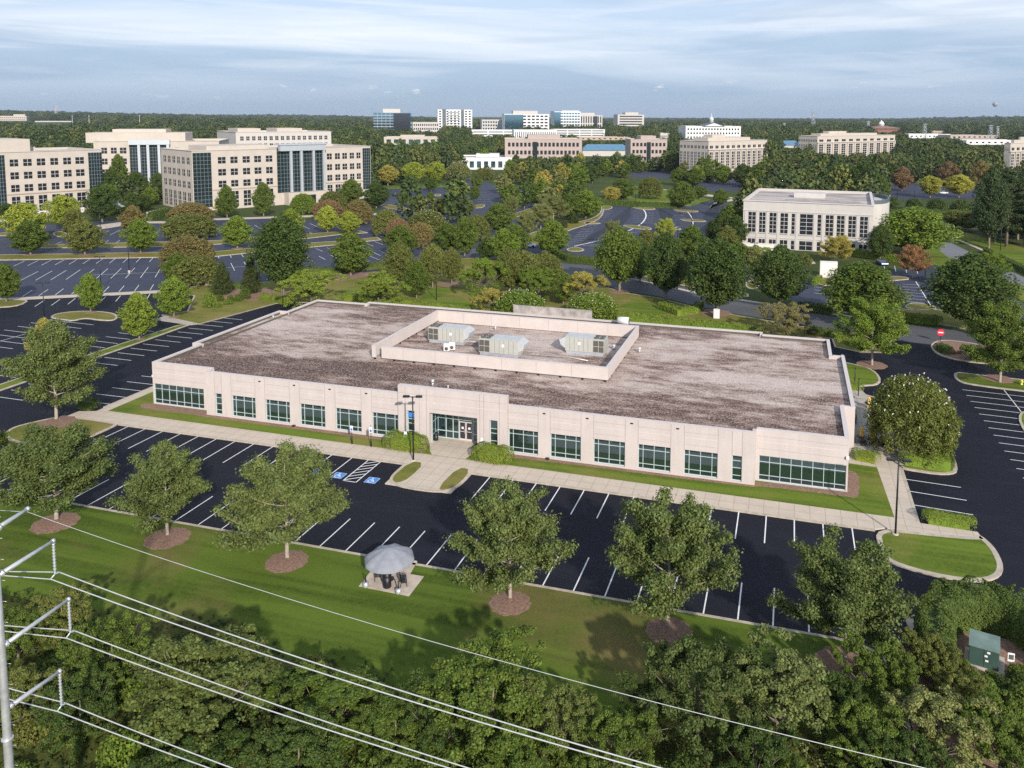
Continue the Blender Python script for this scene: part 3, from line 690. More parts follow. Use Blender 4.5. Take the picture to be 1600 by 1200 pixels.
# front, left half and right half of the middle block
def front(xa, xb):
    o = [(a-xa, b-xa, Z0, Z1) for a, b in ops if a >= xa-1e-3 and b <= xb+1e-3]
    wall_run(wall, (xa, YM), (xb, YM), HT, 0.42, o)
front(XA, XC-7.2); front(XC+7.2, XB)
wall_run(wall, (X0, YC), (XA-0.0, YC), HT, 0.42, [(0.18, X1-XB-1.2, 0.22, 3.08)])
wall_run(wall, (XB, YC), (X1, YC), HT, 0.42, [(0.35, X1-XB-0.18, 0.22, 3.08)])
wall_run(wall, (XA, YC), (XA, YM+0.42), HT, 0.4); wall_run(wall, (XB-0.4, YC), (XB-0.4, YM+0.42), HT, -0.4) if False else wall.box(XB-0.4, YM+0.42, 0, XB, YC, HT)
# sides and rear
SW = [(2.2+5.24*k, 2.2+5.24*k+3.74, Z0, Z1) for k in range(4)]
wall_run(wall, (X1, YC+0.42), (X1, 17.4), HT, 0.42, [(0.4, 8.6, 0.22, 3.08)])
wall.box(X1-0.42, 17.4, 0, 34.2, 17.82, HT)
wall_run(wall, (34.2, 17.82), (34.2, 38.4), HT, 0.42, SW)
wall.box(32.5-0.42, 38.4, 0, 34.2, 38.82, HT)
wall_run(wall, (32.5, 38.82), (32.5, 47.3), HT, 0.42)
wall_run(wall, (32.08, 47.3), (22.4, 47.3), HT, 0.42); wall.box(22.0, 47.3, 0, 22.4, 48.6, HT)
wall_run(wall, (22.4, 48.6), (-48.4, 48.6), HT, 0.42); wall.box(-48.4, 47.3, 0, -48.0, 48.18, HT)
wall_run(wall, (-48.4, 47.3), (-58.5, 47.3), HT, 0.42)
wall_run(wall, (-58.5, 46.88), (-58.5, 38.0), HT, 0.42); wall.box(-60.1, 37.6, 0, -58.08, 38.0, HT)
wall_run(wall, (-60.1, 37.6), (-60.1, 17.2), HT, 0.42, SW[:3]); wall.box(-60.1, 16.8, 0, -58.38, 17.2, HT)
wall_run(wall, (-58.8, 16.8), (-58.8, YC+0.42), HT, 0.42, [(0.4, 8.4, 0.22, 3.08)])
# raised block over the entrance
EX0, EX1, EY, EZ = XC-7.2, XC+7.2, 5.95, 7.2
eo = [(XC-5.5-EX0-0.52, XC-5.5-EX0+0.52, 0.35, 4.12), (XC-3.15-EX0+.16, XC+3.15-EX0+.2, 0.0, 4.15), (XC+5.45-EX0-0.52, XC+5.45-EX0+0.52, 0.35, 4.12)]
wall_run(wall, (EX0, EY), (EX1, EY), EZ, 0.55, eo)
pass
OX0, OX1 = XC-2.99, XC+3.35
wall.box(OX0-0.35, EY+0.55, 0, OX0-0.002, 8.6, 4.3); wall.box(OX1+0.002, EY+0.55, 0, OX1+0.35, 8.6, 4.3)
wall.box(OX0-0.35, EY+0.55, 4.15, OX1+0.35, 8.9, 4.6)
# raised plain concrete parapet at the rear entrance
wall_o = wall.build('wall', 'precast', bld)
rp = LMB(); a0 = on_y(803, 500, 48.9); a1 = on_y(925, 505, 48.9)
rp.box(a0.x, 48.62, 4.2, a1.x, 48.98, 7.5); rp.build('rear_parapet', 'raw_concrete', bld)
# joints between the precast panels and the light band across the spandrels
jn = LMB(); bd = LMB()
def vjoint(x, y, z0, z1): jn.box(x-0.022, y-0.006, z0, x+0.022, y+0.02, z1)
for a, b in ops:
    for x in (a, b):
        vjoint(x, YM, Z1, HT-0.004)
    xm = (a+b)/2
    if b-a > 2:
        bd.box(a+0.03, YM-0.014, 4.62, b-0.03, YM+0.02, 4.70); jn.box(a+0.03, YM-0.004, 5.28, b-0.03, YM+0.02, 5.305); jn.box(a+0.03, YM-0.004, 3.86, b-0.03, YM+0.02, 3.885)
for xa, xb in ((X0+0.1, XA-0.1), (XB+0.1, X1-0.1)):
    bd.box(xa, YC-0.014, 4.62, xb, YC+0.02, 4.70); jn.box(xa, YC-0.004, 5.28, xb, YC+0.02, 5.305); jn.box(xa, YC-0.004, 3.86, xb, YC+0.02, 3.885)
for x in (EX0+1.0, XC-5.0+0.7, OX0-0.35, OX1+0.35, XC+4.2, EX1-1.0): vjoint(x, EY, 0.2 if abs(x-XC) > 3.0 else 4.2, EZ-0.004)
bd.box(EX0+0.05, EY-0.014, 5.35, EX1-0.05, EY+0.02, 5.43); jn.box(OX0, EY-0.006, 4.62, OX1, EY+0.02, 4.65); jn.box(EX0+.05, EY-0.006, 6.3, EX1-.05, EY+0.02, 6.325)
jn.build('panel_joint', 'precast_joint', bld); bd.build('spandrel_band', 'precast_band', bld)
# coping on every parapet
cp = LMB()
OUT = [(X0, YC), (XA, YC), (XA, YM), (EX0, YM)]
def cop(a, b, z=HT, w=0.42): cp.obox(a, b, w+0.07, z, z+0.05, 0, -0.03)
for a, b in (((X0, YC), (XA, YC)), ((XA, YM), (EX0, YM)), ((EX1, YM), (XB, YM)), ((XB+0.05, YC), (X1, YC)), ((X1, YC+0.5), (X1, 17.35)), ((34.2, 17.4), (34.2, 38.8)), ((32.5, 38.9), (32.5, 47.3)), ((32.0, 47.3), (22.4, 47.3)), ((22.4, 48.6), (-48.4, 48.6)), ((-48.45, 47.3), (-58.5, 47.3)), ((-58.5, 46.8), (-58.5, 38.1)), ((-60.1, 38.0), (-60.1, 16.8)), ((-58.8, 16.7), (-58.8, YC+0.5))): cop(a, b)
cop((EX0, EY), (EX1, EY), EZ, 0.55); cp.box(X1-0.4, 17.4, HT, 33.7, 17.85, HT+0.05); cp.box(32.6, 38.4, HT, 33.7, 38.85, HT+0.05); cp.box(-59.6, 37.6, HT, -58.2, 38.0, HT+0.05); cp.box(-59.6, 16.8, HT, -58.9, 17.2, HT+0.05)
cp.build('coping', 'coping', bld)
# roof surface
rf = LMB()
rf.prism([(X0+.4, YC+.4), (XA+.4, YC+.4), (XA+.4, YM+.4), (XB-.4, YM+.4), (XB-.4, YC+.4), (X1-.4, YC+.4), (X1-.4, 17.8), (33.8, 17.8), (33.8, 38.4), (32.1, 38.4), (32.1, 46.9), (22.0, 46.9), (22.0, 48.2), (-48.0, 48.2), (-48.0, 46.9), (-58.1, 46.9), (-58.1, 37.6), (-59.7, 37.6), (-59.7, 17.2), (-58.4, 17.2)], RZ-0.3, RZ)
rf.build('roof', 'roof_gravel', bld)
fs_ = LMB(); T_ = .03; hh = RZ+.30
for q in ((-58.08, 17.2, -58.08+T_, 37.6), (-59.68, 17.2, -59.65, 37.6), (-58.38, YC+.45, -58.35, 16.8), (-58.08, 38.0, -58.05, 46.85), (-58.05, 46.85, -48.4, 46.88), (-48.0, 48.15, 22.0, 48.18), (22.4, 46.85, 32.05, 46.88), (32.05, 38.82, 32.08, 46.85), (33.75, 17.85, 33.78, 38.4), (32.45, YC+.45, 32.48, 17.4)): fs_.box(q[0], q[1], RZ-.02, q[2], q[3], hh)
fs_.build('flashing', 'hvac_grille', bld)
fl = LMB(); fl.box(X0+.5, YM+2.6, 0.0, X1-.5, 46, 0.16); fl.build('floor_slab', 'patio_concrete', bld)
# rooftop plant screen
SX0, SX1, SY0, SY1, SZ = -31.0, 3.7, 19.0, 41.0, 7.55
sc_ = LMB(); g = 0.32; t = 0.32
sc_.box(SX0, SY0-0.0, RZ+g, SX0+t, SY1, SZ); sc_.box(SX1-t, SY0, RZ+g, SX1, SY1, SZ)
sc_.box(SX0+t, SY1-t, RZ+g*.3, SX1-t, SY1, SZ); sc_.box(SX0+1.55, SY0, RZ+g, SX1-t, SY0+t, SZ)
sc_.box(SX0+t, SY0+0.0, RZ+g, SX0+0.62, SY0+t, SZ) ; sc_.box(SX0+1.55, SY0+t, RZ+g, SX0+1.75, SY0+1.8, SZ)
for k in range(1, 7):
    x = SX0+k*(SX1-SX0)/7; sc_.box(x-.02, SY0-.005, RZ+g, x+.02, SY0+.01, SZ, 1); sc_.box(x-.02, SY1-t-.005, RZ+g, x+.02, SY1-t+.01, SZ, 1)
scr = sc_.build('roof_screen', ['screen_panel', 'precast_joint'], bld)
ct = LMB()
for q in ((SX0-.04, SY0-.04, SX0+t+.04, SY1+.04), (SX1-t-.04, SY0-.04, SX1+.04, SY1+.04), (SX0+t+.05, SY1-t-.04, SX1-t-.05, SY1+.04), (SX0+1.5, SY0-.04, SX1-t-.05, SY0+t+.04)):
    ct.box(q[0], q[1], SZ, q[2], q[3], SZ+0.06)
ct.build('screen_cap', 'coping', scr)
def sfoot(x0, y0, x1, y1):
    q = LMB(); q.box(x0, y0, RZ, x1, y1, RZ+g); q.build('screen_foot', 'black_metal', scr)
for k in range(12):
    x = SX0+0.4+k*(SX1-SX0-0.8)/11; sfoot(x-.12, SY0+.05, x+.12, SY0+.3); sfoot(x-.12, SY1-.3, x+.12, SY1-.08)
for k in range(1, 8):
    y = SY0+k*(SY1-SY0)/8; sfoot(SX0+.06, y-.12, SX0+.28, y+.12); sfoot(SX1-.28, y-.12, SX1-.06, y+.12)

# windows: pane + frame, made once per size
def glaze(W_, H_, vf, hf, t=0.06):
    p = MB(); p.box(0.0, 0.02, 0.0, W_, 0.05, H_)
    f = MB(); e = 0.07
    f.box(0, -0.05, 0, W_, 0.08, e); f.box(0, -0.05, H_-e, W_, 0.08, H_); f.box(0, -0.05, e, e, 0.08, H_-e); f.box(W_-e, -0.05, e, W_, 0.08, H_-e)
    for v in vf: f.box(v*W_-t/2, -0.04, e, v*W_+t/2, 0.07, H_-e)
    for h in hf: f.box(e, -0.038, h*H_-t/2, W_-e, 0.068, h*H_+t/2)
    return p.data('window_pane', ['glass_teal']), f.data('window_frame', ['frame_pale'])
def put(gl, p, rz=0.0, parent=None, base=None):
    base = BL if base is None else base
    o = link('window', gl[0], parent or bld, (p[0]-base.x, p[1]-base.y, p[2]), rz); link('frame', gl[1], o); return o
gA = glaze(3.74, Z1-Z0, (0.15, 0.49, 0.83), (0.2, 0.78)); gN = glaze(1.1, Z1-Z0, (), (0.2, 0.5, 0.78))
for x in WC: put(gA, (x-1.87, YM+0.24, Z0))
for x in NW: put(gN, (x-0.55, YM+0.24, Z0))
gC = glaze(8.62, 2.86, [k/7 for k in range(1, 7)], (0.2, 0.74))
put(gC, (X0+0.18, YC+0.16, 0.22)); gC2 = glaze(X1-XB-0.53, 2.86, [k/8 for k in range(1, 8)], (0.2, 0.74)); put(gC2, (XB+0.35, YC+0.16, 0.22))
gS = glaze(8.2, 2.86, [k/7 for k in range(1, 7)], (0.2, 0.74)); put(gS, (X1-0.2, YC+0.82, 0.22), math.pi/2); put(glaze(8.0, 2.86, [k/7 for k in range(1, 7)], (0.2, 0.74)), (X0+0.2, 16.4, 0.22), -math.pi/2)
for o in SW: put(gA, (34.0, 17.82+o[0], Z0), math.pi/2)
for o in SW[:3]: put(gA, (-59.9, 37.6-o[0], Z0), -math.pi/2)
gE = glaze(1.04, 3.77, (), (0.3, 0.55, 0.7))
for c_ in (XC-5.5, XC+5.45): put(gE, (c_-0.52, EY+0.3, 0.35))
# entrance: glazed screen with a pair of doors
gw = OX1-OX0; H_ = 4.0
pm = MB(); fm = MB(); pm.box(0, 0.02, 0.0, gw, 0.05, H_)
for v in (0, 0.18, 0.33, 0.455, 0.76, 0.985): fm.box(v*gw, -0.06, 0, v*gw+0.09, 0.1, H_)
for h, a, b in ((0.0, 0, 0.455), (0.9, 0, 0.455), (0.9, 0.76, 1), (2.55, 0, 1), (3.3, 0, 1), (H_-0.1, 0, 1), (0.0, 0.77, 1)): fm.box(a*gw+0.1, -0.05, h, b*gw-0.0, 0.09, h+0.09)
es = put((pm.data('glazed_screen', ['glass_teal']), fm.data('frame', ['frame_pale'])), (OX0, 8.35, 0.14)); es.name = 'entrance_screen'
put(glaze(1.7, 4.0, (0.5,), (0.25, 0.65)), (OX0+0.06, 8.3, 0.14), -math.pi/2)
for i, dx in enumerate((0.475, 0.617)):
    dm = MB(); w_ = 0.137*gw; dm.box(0, 0, 0, w_, 0.04, 2.4, 1)
    for q in ((0, 0, 0.09, 2.4), (w_-0.09, 0, w_, 2.4), (0.09, 0, w_-0.09, 0.22), (0.09, 2.28, w_-0.09, 2.4), (0.09, 1.1, w_-.09, 1.16)): dm.box(q[0], -0.03, q[1], q[2], 0.05, q[3])
    d = dm.build('door', ['coping', 'glass_dark'], bld, (OX0+dx*gw-BL.x, 8.26-BL.y, 0.15))
    hm = MB(); hx = w_-0.14 if i == 0 else 0.14; hm.tube([(hx, -0.03, 0.9), (hx, -0.1, 0.9), (hx, -0.1, 1.45), (hx, -0.03, 1.45)], 0.02); hm.build('handle', 'galvanised', d)
    nm = MB(); nm.box(w_*0.35, -0.012, 1.45, w_*0.66, -0.002, 1.72); nm.build('door_notice', 'sign_white', d)
pn = LMB(); pn.box(OX1-0.95, 8.27, 1.45, OX1-0.6, 8.29, 1.75); pn.build('notice', 'sign_white', bld)
pn = LMB(); pn.box(OX1-0.95, 8.27, 1.8, OX1-0.6, 8.29, 2.1); pn.build('notice', 'sign_red', bld)
pn = LMB(); pn.box(XC-5.93, EY+0.2, 3.2, XC-5.07, EY+0.23, 3.8); pn.build('window_sign', 'ada_blue', bld)
pn = LMB(); pn.box(OX1+0.45, EY-0.03, 1.3, OX1+0.75, EY, 1.75); pn.build('wall_plaque', 'sign_white', bld)
# scuppers, roof drain boots and wall lamps
for x in [XC+s*(9.13+2.62+5.24*k) for s in (-1, 1) for k in (0, 1, 2, 3)]:
    if abs(x-XC) in (0,): continue
    s_ = LMB(); s_.box(x-0.16, YM-0.05, 5.52, x+0.16, YM+0.05, 5.66); s_.build('scupper', 'black_metal', bld)
for px, py in ((640, 865), (856, 715)):
    x = on_y(460 if px == 640 else 856, 666 if px == 640 else 715, YM).x
    s_ = LMB(); s_.box(x-0.2, YM-0.35, 0.14, x+0.2, YM, 0.3); s_.build('drain_boot', 'black_metal', bld)
for x, y in ((X1-0.1, YC-0.16), (X0-0.16, YC+0.3)):
    s_ = LMB(); s_.box(x-0.14, y-0.14, 3.9, x+0.14, y+0.14, 4.15); s_.build('wall_lamp', 'sign_white', bld)

# ---------------- rooftop machines
def hvac(px, py, Ln, flip, label):
    x, y = G(px, py, RZ); t = thing('rooftop_air_unit', label, 'air conditioner', (x, y, RZ), 0, 'air conditioning units inside the roof screen')
    W_ = 2.5; s = -1 if flip else 1; Hh = 2.05; b0 = 0.42
    X = lambda a: a if not flip else Ln-a
    def bx(mb, a, y0, z0, b, y1, z1, mi=0):
        a, b = sorted((X(a), X(b))); mb.box(a, y0, z0, b, y1, z1, mi)
    mb = MB(); bx(mb, 0.15, 0.1, 0, Ln-0.9, W_-0.1, b0); mb.build('base_curb', 'hvac_curb', t)
    mb = MB(); bx(mb, 1.75, 0, b0, Ln-0.8, W_, b0+Hh); cs = mb.build('casing', 'hvac_case', t)
    mb = MB(); bx(mb, 0.02, 0.04, b0, 1.75, W_-0.04, b0+Hh-0.04); co_ = mb.build('condenser', 'hvac_case', t)
    for k in range(2):
        mb = MB()
        for r_ in range(2):
            bx(mb, 0.1+k*0.82, -0.0, b0+0.12+r_*0.9, 0.82+k*0.82, 0.05, b0+0.92+r_*0.9)
        mb.build('coil_grille', 'hvac_grille', co_)
    for k in range(2):
        for r_ in range(2):
            mb = MB(); mb.lathe([(0.36, b0+Hh-0.03), (0.36, b0+Hh+0.09), (0.30, b0+Hh+0.09), (0.28, b0+Hh+0.03)], 14, 0, (X(0.48+k*0.82), 0.7+r_*1.05)); mb.build('fan_cowl', 'hvac_grille', co_)
    mb = MB(); bx(mb, 1.72, -0.04, b0+Hh, Ln-0.75, W_+0.04, b0+Hh+0.06); mb.build('lid', 'hvac_lid', t)
    # intake hood: top slopes out and down, open below
    p = [(Ln-0.8, b0+Hh), (Ln+0.15, b0+Hh-0.5), (Ln-0.1, b0+0.8), (Ln-0.8, b0+0.35)]
    mb = MB(); vs = [(X(a), y_, z_) for y_ in (0.02, W_-0.02) for a, z_ in p]
    fs = [(0, 1, 2, 3), (7, 6, 5, 4), (0, 4, 5, 1), (1, 5, 6, 2), (2, 6, 7, 3)]
    if flip: fs = [f[::-1] for f in fs]
    mb.mesh(vs, fs); mb.build('intake_hood', 'hvac_lid', t)
    sm = MB()
    for k in range(1, 6): a = 1.75+k*(Ln-2.55)/6; bx(sm, a-0.015, -0.012, b0+0.08, a+0.015, 0.0, b0+Hh-0.05)
    sm.build('panel_seam', 'hvac_grille', cs)
    lb = MB(); bx(lb, 3.6, -0.014, b0+1.0, 3.95, -0.004, b0+1.4); lb.build('warning_label', 'sign_white', cs)
    return t
hvac(669, 535, 6.7, False, 'leftmost of the three big grey green roof air units, hood facing right')
hvac(748, 554, 6.9, False, 'middle one of the three grey green roof air units, nearest the front screen')
hvac(875, 551, 6.7, True, 'rightmost of the three grey green roof air units, its hood facing left')
def prop(name, label, cat, mb, mats, loc, group=None, rz=0.0):
    o = mb.build(name, mats, None, loc, rz); return tag(o, label, cat, group)
def split(px, py, label):
    x, y = G(px, py, RZ); t = thing('condenser_unit', label, 'air conditioner', (x, y, RZ), 0.15, 'small white condensers on the roof')
    mb = MB(); mb.bbox(-0.45, 0, 0.12, 0.45, 0.34, 1.25 if 'taller' in label else 0.8, 0.03); mb.build('casing', 'white_paint', t)
    mb = MB(); mb.lathe([(0.27, 0), (0.27, 0.02), (0.05, 0.03)], 14); g_ = mb.build('fan_grille', 'hvac_grille', t, (0, 0, 0.5)); g_.rotation_euler = (R(90), 0, 0)
    for s_ in (-1, 1): mb = MB(); mb.box(s_*.35-.05, 0.02, 0, s_*.35+.05, 0.32, 0.12); mb.build('foot', 'black_metal', t)
split(706, 548, 'taller white condenser box on the gravel roof left of the middle air unit')
split(697.5, 550, 'shorter white condenser box on the gravel roof beside a taller one')
def vent(px, py, label, h=0.9, r_=0.3, grp='small vents on the gravel roof'):
    x, y = G(px, py, RZ); t = thing('roof_vent', label, 'vent', (x, y, RZ), 0, grp)
    mb = MB(); mb.lathe([(r_*.7, 0), (r_*.7, h*.6)], 12); mb.build('pipe', 'galvanised', t)
    mb = MB(); mb.lathe([(r_, h*.55), (r_*1.1, h*.7), (r_*.9, h*.9), (r_*.3, h)], 12); mb.build('cowl', 'galvanised', t)
vent(999, 551, 'grey mushroom vent on the gravel outside the right of the roof screen')
vent(959, 546, 'grey mushroom vent inside the screen beside the rightmost air unit', 0.8)
vent(774, 516, 'small dark pipe vent inside the screen behind the middle air unit', 0.7, 0.2)
vent(676, 604, 'small white pipe vent on the roof just behind the entrance block', 1.0, 0.22)
vent(700, 607, 'low pipe stub on the roof behind the entrance block, right of a taller one', 0.45, 0.15)
vent(427, 497, 'tiny white vent alone on the left back part of the gravel roof', 0.5, 0.2)
# fan housing on the back parapet
x = on_y(977, 502, 47.6).x; t = thing('exhaust_fan', 'white drum shaped exhaust fan on the rear edge of the roof', 'fan', (x, 46.4, RZ))
mb = MB(); mb.tube([(-0.95, 0, 1.2), (0.75, 0, 1.2), (0.85, 0, 1.2)], [0.62, 0.62, 0.5], 14); mb.build('drum', 'white_paint', t)
mb = MB(); mb.tube([(0.84, 0, 1.2), (0.9, 0, 1.2)], 0.45, 14); mb.build('grille', 'hvac_grille', t)
mb = MB(); mb.box(-0.7, -0.4, 0, 0.6, 0.4, 0.65); mb.build('stand', 'galvanised', t)
# conduit on the roof inside the screen
mb = MB(); mb.tube([(-25, 30, RZ+.12), (-18, 31.5, RZ+.12), (-16, 36.5, RZ+.12)], 0.08, 6); mb.tube([(-14, 27, RZ+.12), (-4, 27.8, RZ+.12), (-1, 27, RZ+.12)], 0.08, 6)
mb.v = [(x_-BL.x, y_-BL.y, z_) for x_, y_, z_ in mb.v]; mb.build('roof_conduit', 'galvanised', bld)

# ================================================================== SITE FURNITURE
def lamp(px, py, ptop, label, heads=2, rz=0.0, base=True, grp='lamp posts of the car parks', xy=None, r_=0.09):
    x, y = xy or G(px, py); h = height_at((x, y), ptop); t = thing('lamp_post', label, 'lamp post', (x, y, 0), rz, grp)
    z0 = 0.0
    if base:
        mb = MB(); mb.lathe([(0.3, 0), (0.3, 0.7), (0.26, 0.75)] if base == 2 else [(0.3, 0), (0.3, 0.22)], 14); mb.build('footing', 'pad_concrete', t)
    mb = MB(); mb.tube([(0, 0, z0), (0, 0, h*.5), (0, 0, h-0.1)], [r_*1.15, r_, r_*.8], 8); p = mb.build('pole', 'black_metal', t)
    for k in range(heads):
        s = 1 if k == 0 else -1
        mb = MB(); mb.tube([(0, 0, h-0.22), (s*0.45, 0, h-0.12)], 0.05, 6); mb.build('arm', 'black_metal', t)
        mb = MB(); mb.bbox(s*0.75-0.38, -0.2, h-0.2, s*0.75+0.38, 0.2, h, 0.04); mb.build('lamp_head', 'black_metal', t)
    return t
lamp(646, 721, 618, 'black twin headed lamp post at the front entrance', 2, 0.25, 1)
lamp(1399, 836.5, 717, 'black twin headed lamp post on the right corner island', 2, 0.1, 1)
lamp(70, 505, 441, 'black lamp post left of the heart shaped island in the left lot', 2, 0.5, 0)
lamp(202, 427, 364, 'black lamp post on a pale footing amid the old left lot', 2, 0.5, 2)
lamp(158, 452, 400, 'black lamp post near the pale strip of the old left lot', 2, 0.5, 0)
lamp(157, 362, 330, 'short looking lamp post on a pale footing by the tent at left', 2, 0.5, 2)
lamp(442.5, 484, 446, 'black lamp post at the back left corner of the gravel roofed building', 2, 0.4, 0)
lamp(682, 470, 426, 'black lamp post on the lawn behind the back hedge', 2, 0.2, 0)
lamp(1561.5, 598, 530, 'slim black post beside the tree on the upper right island', 1, 0.0, 0)
lamp(1445.5, 432, 402, 'black lamp post beside the orange tree in the right lot', 2, 0.0, 0)
lamp(1178, 402, 379, 'black lamp post before the left end of the terrace wall', 2, 0.0, 0)
lamp(1003, 376, 350, 'black lamp post in the middle of the curved lot', 2, 0.0, 0)
lamp(1059, 370, 333, 'black lamp post on the right of the curved lot', 2, 0.0, 0)
lamp(1081, 350, 318, 'black lamp post on the far right of the curved lot', 2, 0.0, 0)
lamp(993, 316, 290, 'black lamp post in the bright grass beyond the curved lot', 1, 0.0, 0)
lamp(627, 322, 300, 'black lamp post at the kerb before the lot of parked cars', 2, 0.0, 0)
lamp(746, 304, 272, 'black lamp post on the right of the far lot with cars', 2, 0.0, 0)
lamp(1390, 307, 290, 'black lamp post at the left of the lot with lime trees', 1, 0.0, 2)
lamp(1402, 309, 286, 'thin black lamp post between brown tree and lime tree', 1, 0.0, 0)
lamp(1429, 309, 288, 'black lamp post left of the left lime tree', 1, 0.0, 0)
lamp(1480, 329, 306, 'black lamp post before the dark hedge row at right', 1, 0.0, 0)
lamp(1563, 392, 352, 'green street lamp with a curved arm by the tall pines', 1, math.pi, 0)

def adasign(px, py, ptop, label, xy=None):
    x, y = xy or G(px, py, 0.13); h = height_at((x, y), ptop)-0.13; t = thing('parking_sign', label, 'sign', (x, y, 0.13), 0.0, 'disabled parking signs')
    mb = MB(); mb.lathe([(0.09, 0), (0.09, 0.9), (0.03, 0.92)], 10); mb.tube([(0, 0, 0.9), (0, 0, h)], 0.035, 6); mb.build('post', 'black_metal', t)
    mb = MB(); mb.box(-0.19, -0.05, h-0.95, 0.19, -0.036, h-0.25); p = mb.build('plate', 'sign_white', t)
    mb = MB(); mb.box(-0.13, -0.056, h-0.88, 0.13, -0.05, h-0.55); mb.build('blue_symbol', 'sign_blue', p)
    return t
adasign(550, 693.5, 662, 'white disabled parking sign on the grass, leftmost of three')
adasign(580, 698, 664, 'white disabled parking sign on the grass, just left of the entrance bush')
adasign(0, 0, 671, 'white disabled parking sign rising in front of the entrance bush', G(634, 703))
# no-entry sign at the road
x, y = G(1469, 535); h = height_at((x, y), 515.5); t = thing('no_entry_sign', 'round red no entry sign on a dark post beside the drive mouth', 'sign', (x, y, 0))
mb = MB(); mb.tube([(0, 0, 0), (0, 0, h)], 0.06, 6); mb.build('post', 'black_metal', t)
mb = MB(); mb.lathe([(0.62, 0), (0.62, 0.04)], 20); d = mb.build('disc', 'sign_red', t, (0, -0.06, h-0.45)); d.rotation_euler = (R(90), 0, 0.1)
mb = MB(); mb.box(-0.4, -0.1, 0.042, 0.4, 0.1, 0.06); mb.build('white_bar', 'sign_white', d)
x, y = G(1487, 552, 0.13); mb = MB(); mb.bbox(-1.5, -0.2, 0, 1.5, 0.2, 0.55, 0.03); prop('low_brick_wall', 'low brown brick wall in the planted bed behind the no entry sign', 'wall', mb, 'brick', (x, y, 0.12))
# entrance furniture
x, y = G(686.5, 683, 0.14)
def bin_(loc, label, name='litter_bin', r_=0.3, h=1.0):
    t = thing(name, label, 'bin', loc)
    mb = MB(); mb.lathe([(r_*.9, 0), (r_, 0.05), (r_, h*.78)], 16); mb.build('barrel', 'black_metal', t)
    mb = MB(); mb.lathe([(r_*1.05, h*.78), (r_*1.05, h*.84), (r_*.6, h), (r_*.2, h*1.02)], 16); mb.build('lid', 'black_metal', t)
bin_((x, 7.3, 0.14), 'black litter bin beside the glass entrance doors')
def bench(loc, rz, label, grp=None, L_=1.5):
    t = thing('bench', label, 'bench', loc, rz, grp)
    mb = MB()
    for k in range(5): mb.box(-L_/2, -0.22+k*0.1, 0.42, L_/2, -0.14+k*0.1, 0.45)
    mb.build('seat', 'black_metal', t); mb = MB()
    for k in range(5): mb.box(-L_/2, 0.26+k*0.02, 0.52+k*0.09, L_/2, 0.29+k*0.02, 0.59+k*0.09)
    mb.build('backrest', 'black_metal', t)
    for sx in (-1, 1):
        mb = MB(); xx = sx*(L_/2-0.1); mb.tube([(xx, -0.25, 0), (xx, -0.22, 0.44), (xx, -0.25, 0.62), (xx, 0.25, 0.62)], 0.025, 6); mb.tube([(xx, 0.32, 0), (xx, 0.24, 0.44), (xx, 0.37, 1.0)], 0.025, 6); mb.build('leg', 'black_metal', t)
bench((-9.75, 6.2, 0.14), R(-90), 'black bench against the pier right of the entrance doors')

# big grey parasol on its concrete pad
padP = GP([(560.5, 918.5), (639, 934), (662.5, 903), (641, 899.5), (652, 879), (628, 874), (617, 890), (584, 889)])
mb = MB(); mb.prism(padP, 0.0, 0.15); struct('picnic_pad', mb, 'pad_concrete')
def parasol_open(px, py, label):
    x, y = G(609, 905, 0.15); t = thing('parasol', label, 'parasol', (x, y, 0.15), 0.2)
    mb = MB(); mb.tube([(0, 0, 0), (0, 0, 2.8)], 0.045, 8); mb.build('pole', 'galvanised', t)
    N = 8; Rr = 2.15; vs = []; fs = []; rings = [(0.02, 2.85), (0.7, 2.74), (1.4, 2.50), (1.85, 2.27), (2.2, 2.02)]
    for i, (r_, z) in enumerate(rings):
        for j in range(N*4):
            a = 2*math.pi*j/(N*4); q = (j % 4)/4; sag = -0.10*math.sin(q*math.pi)*(r_/Rr); rr = r_*(1-0.06*math.sin(q*math.pi)); vs.append((rr*math.cos(a), rr*math.sin(a), z+sag))
    n4 = N*4
    for i in range(len(rings)-1):
        for j in range(n4): fs.append((i*n4+j, (i+1)*n4+j, (i+1)*n4+(j+1) % n4, i*n4+(j+1) % n4)[::-1])
    b0 = (len(rings)-1)*n4
    for j in range(n4): v = vs[b0+j]; vs.append((v[0]*1.01, v[1]*1.01, v[2]-0.22))
    for j in range(n4): fs.append((b0+j, len(vs)-n4+j, len(vs)-n4+(j+1) % n4, b0+(j+1) % n4)[::-1])
    mb = MB(); mb.mesh(vs, fs, 0, True); mb.build('canopy', 'canvas_grey', t)
    for k in range(N):
        a = 2*math.pi*k/N; mb = MB(); mb.tube([(0.05*math.cos(a), 0.05*math.sin(a), 1.8), (1.2*math.cos(a), 1.2*math.sin(a), 2.45)], 0.015, 5); mb.build('rib', 'galvanised', t)
    mb = MB(); mb.lathe([(0.38, 0), (0.38, 0.1), (0.1, 0.2)], 14); mb.build('base', 'black_metal', t)
    return x, y
ux, uy = parasol_open(609, 899, 'large grey scalloped parasol over benches on the small concrete pad')
bx_, by_ = G(590, 903, 0.15); bench((bx_, by_, 0.15), R(-60), 'black bench under the left side of the grey parasol', 'benches under the grey parasol', 1.3)
bx_, by_ = G(631, 912, 0.15); bench((bx_, by_, 0.15), R(120), 'black bench under the right side of the grey parasol', 'benches under the grey parasol', 1.3)
bx_, by_ = G(605, 917, 0.15); bin_((bx_, by_, 0.15), 'black lidded barrel in front of the grey parasol', 'litter_bin', 0.36, 1.35)
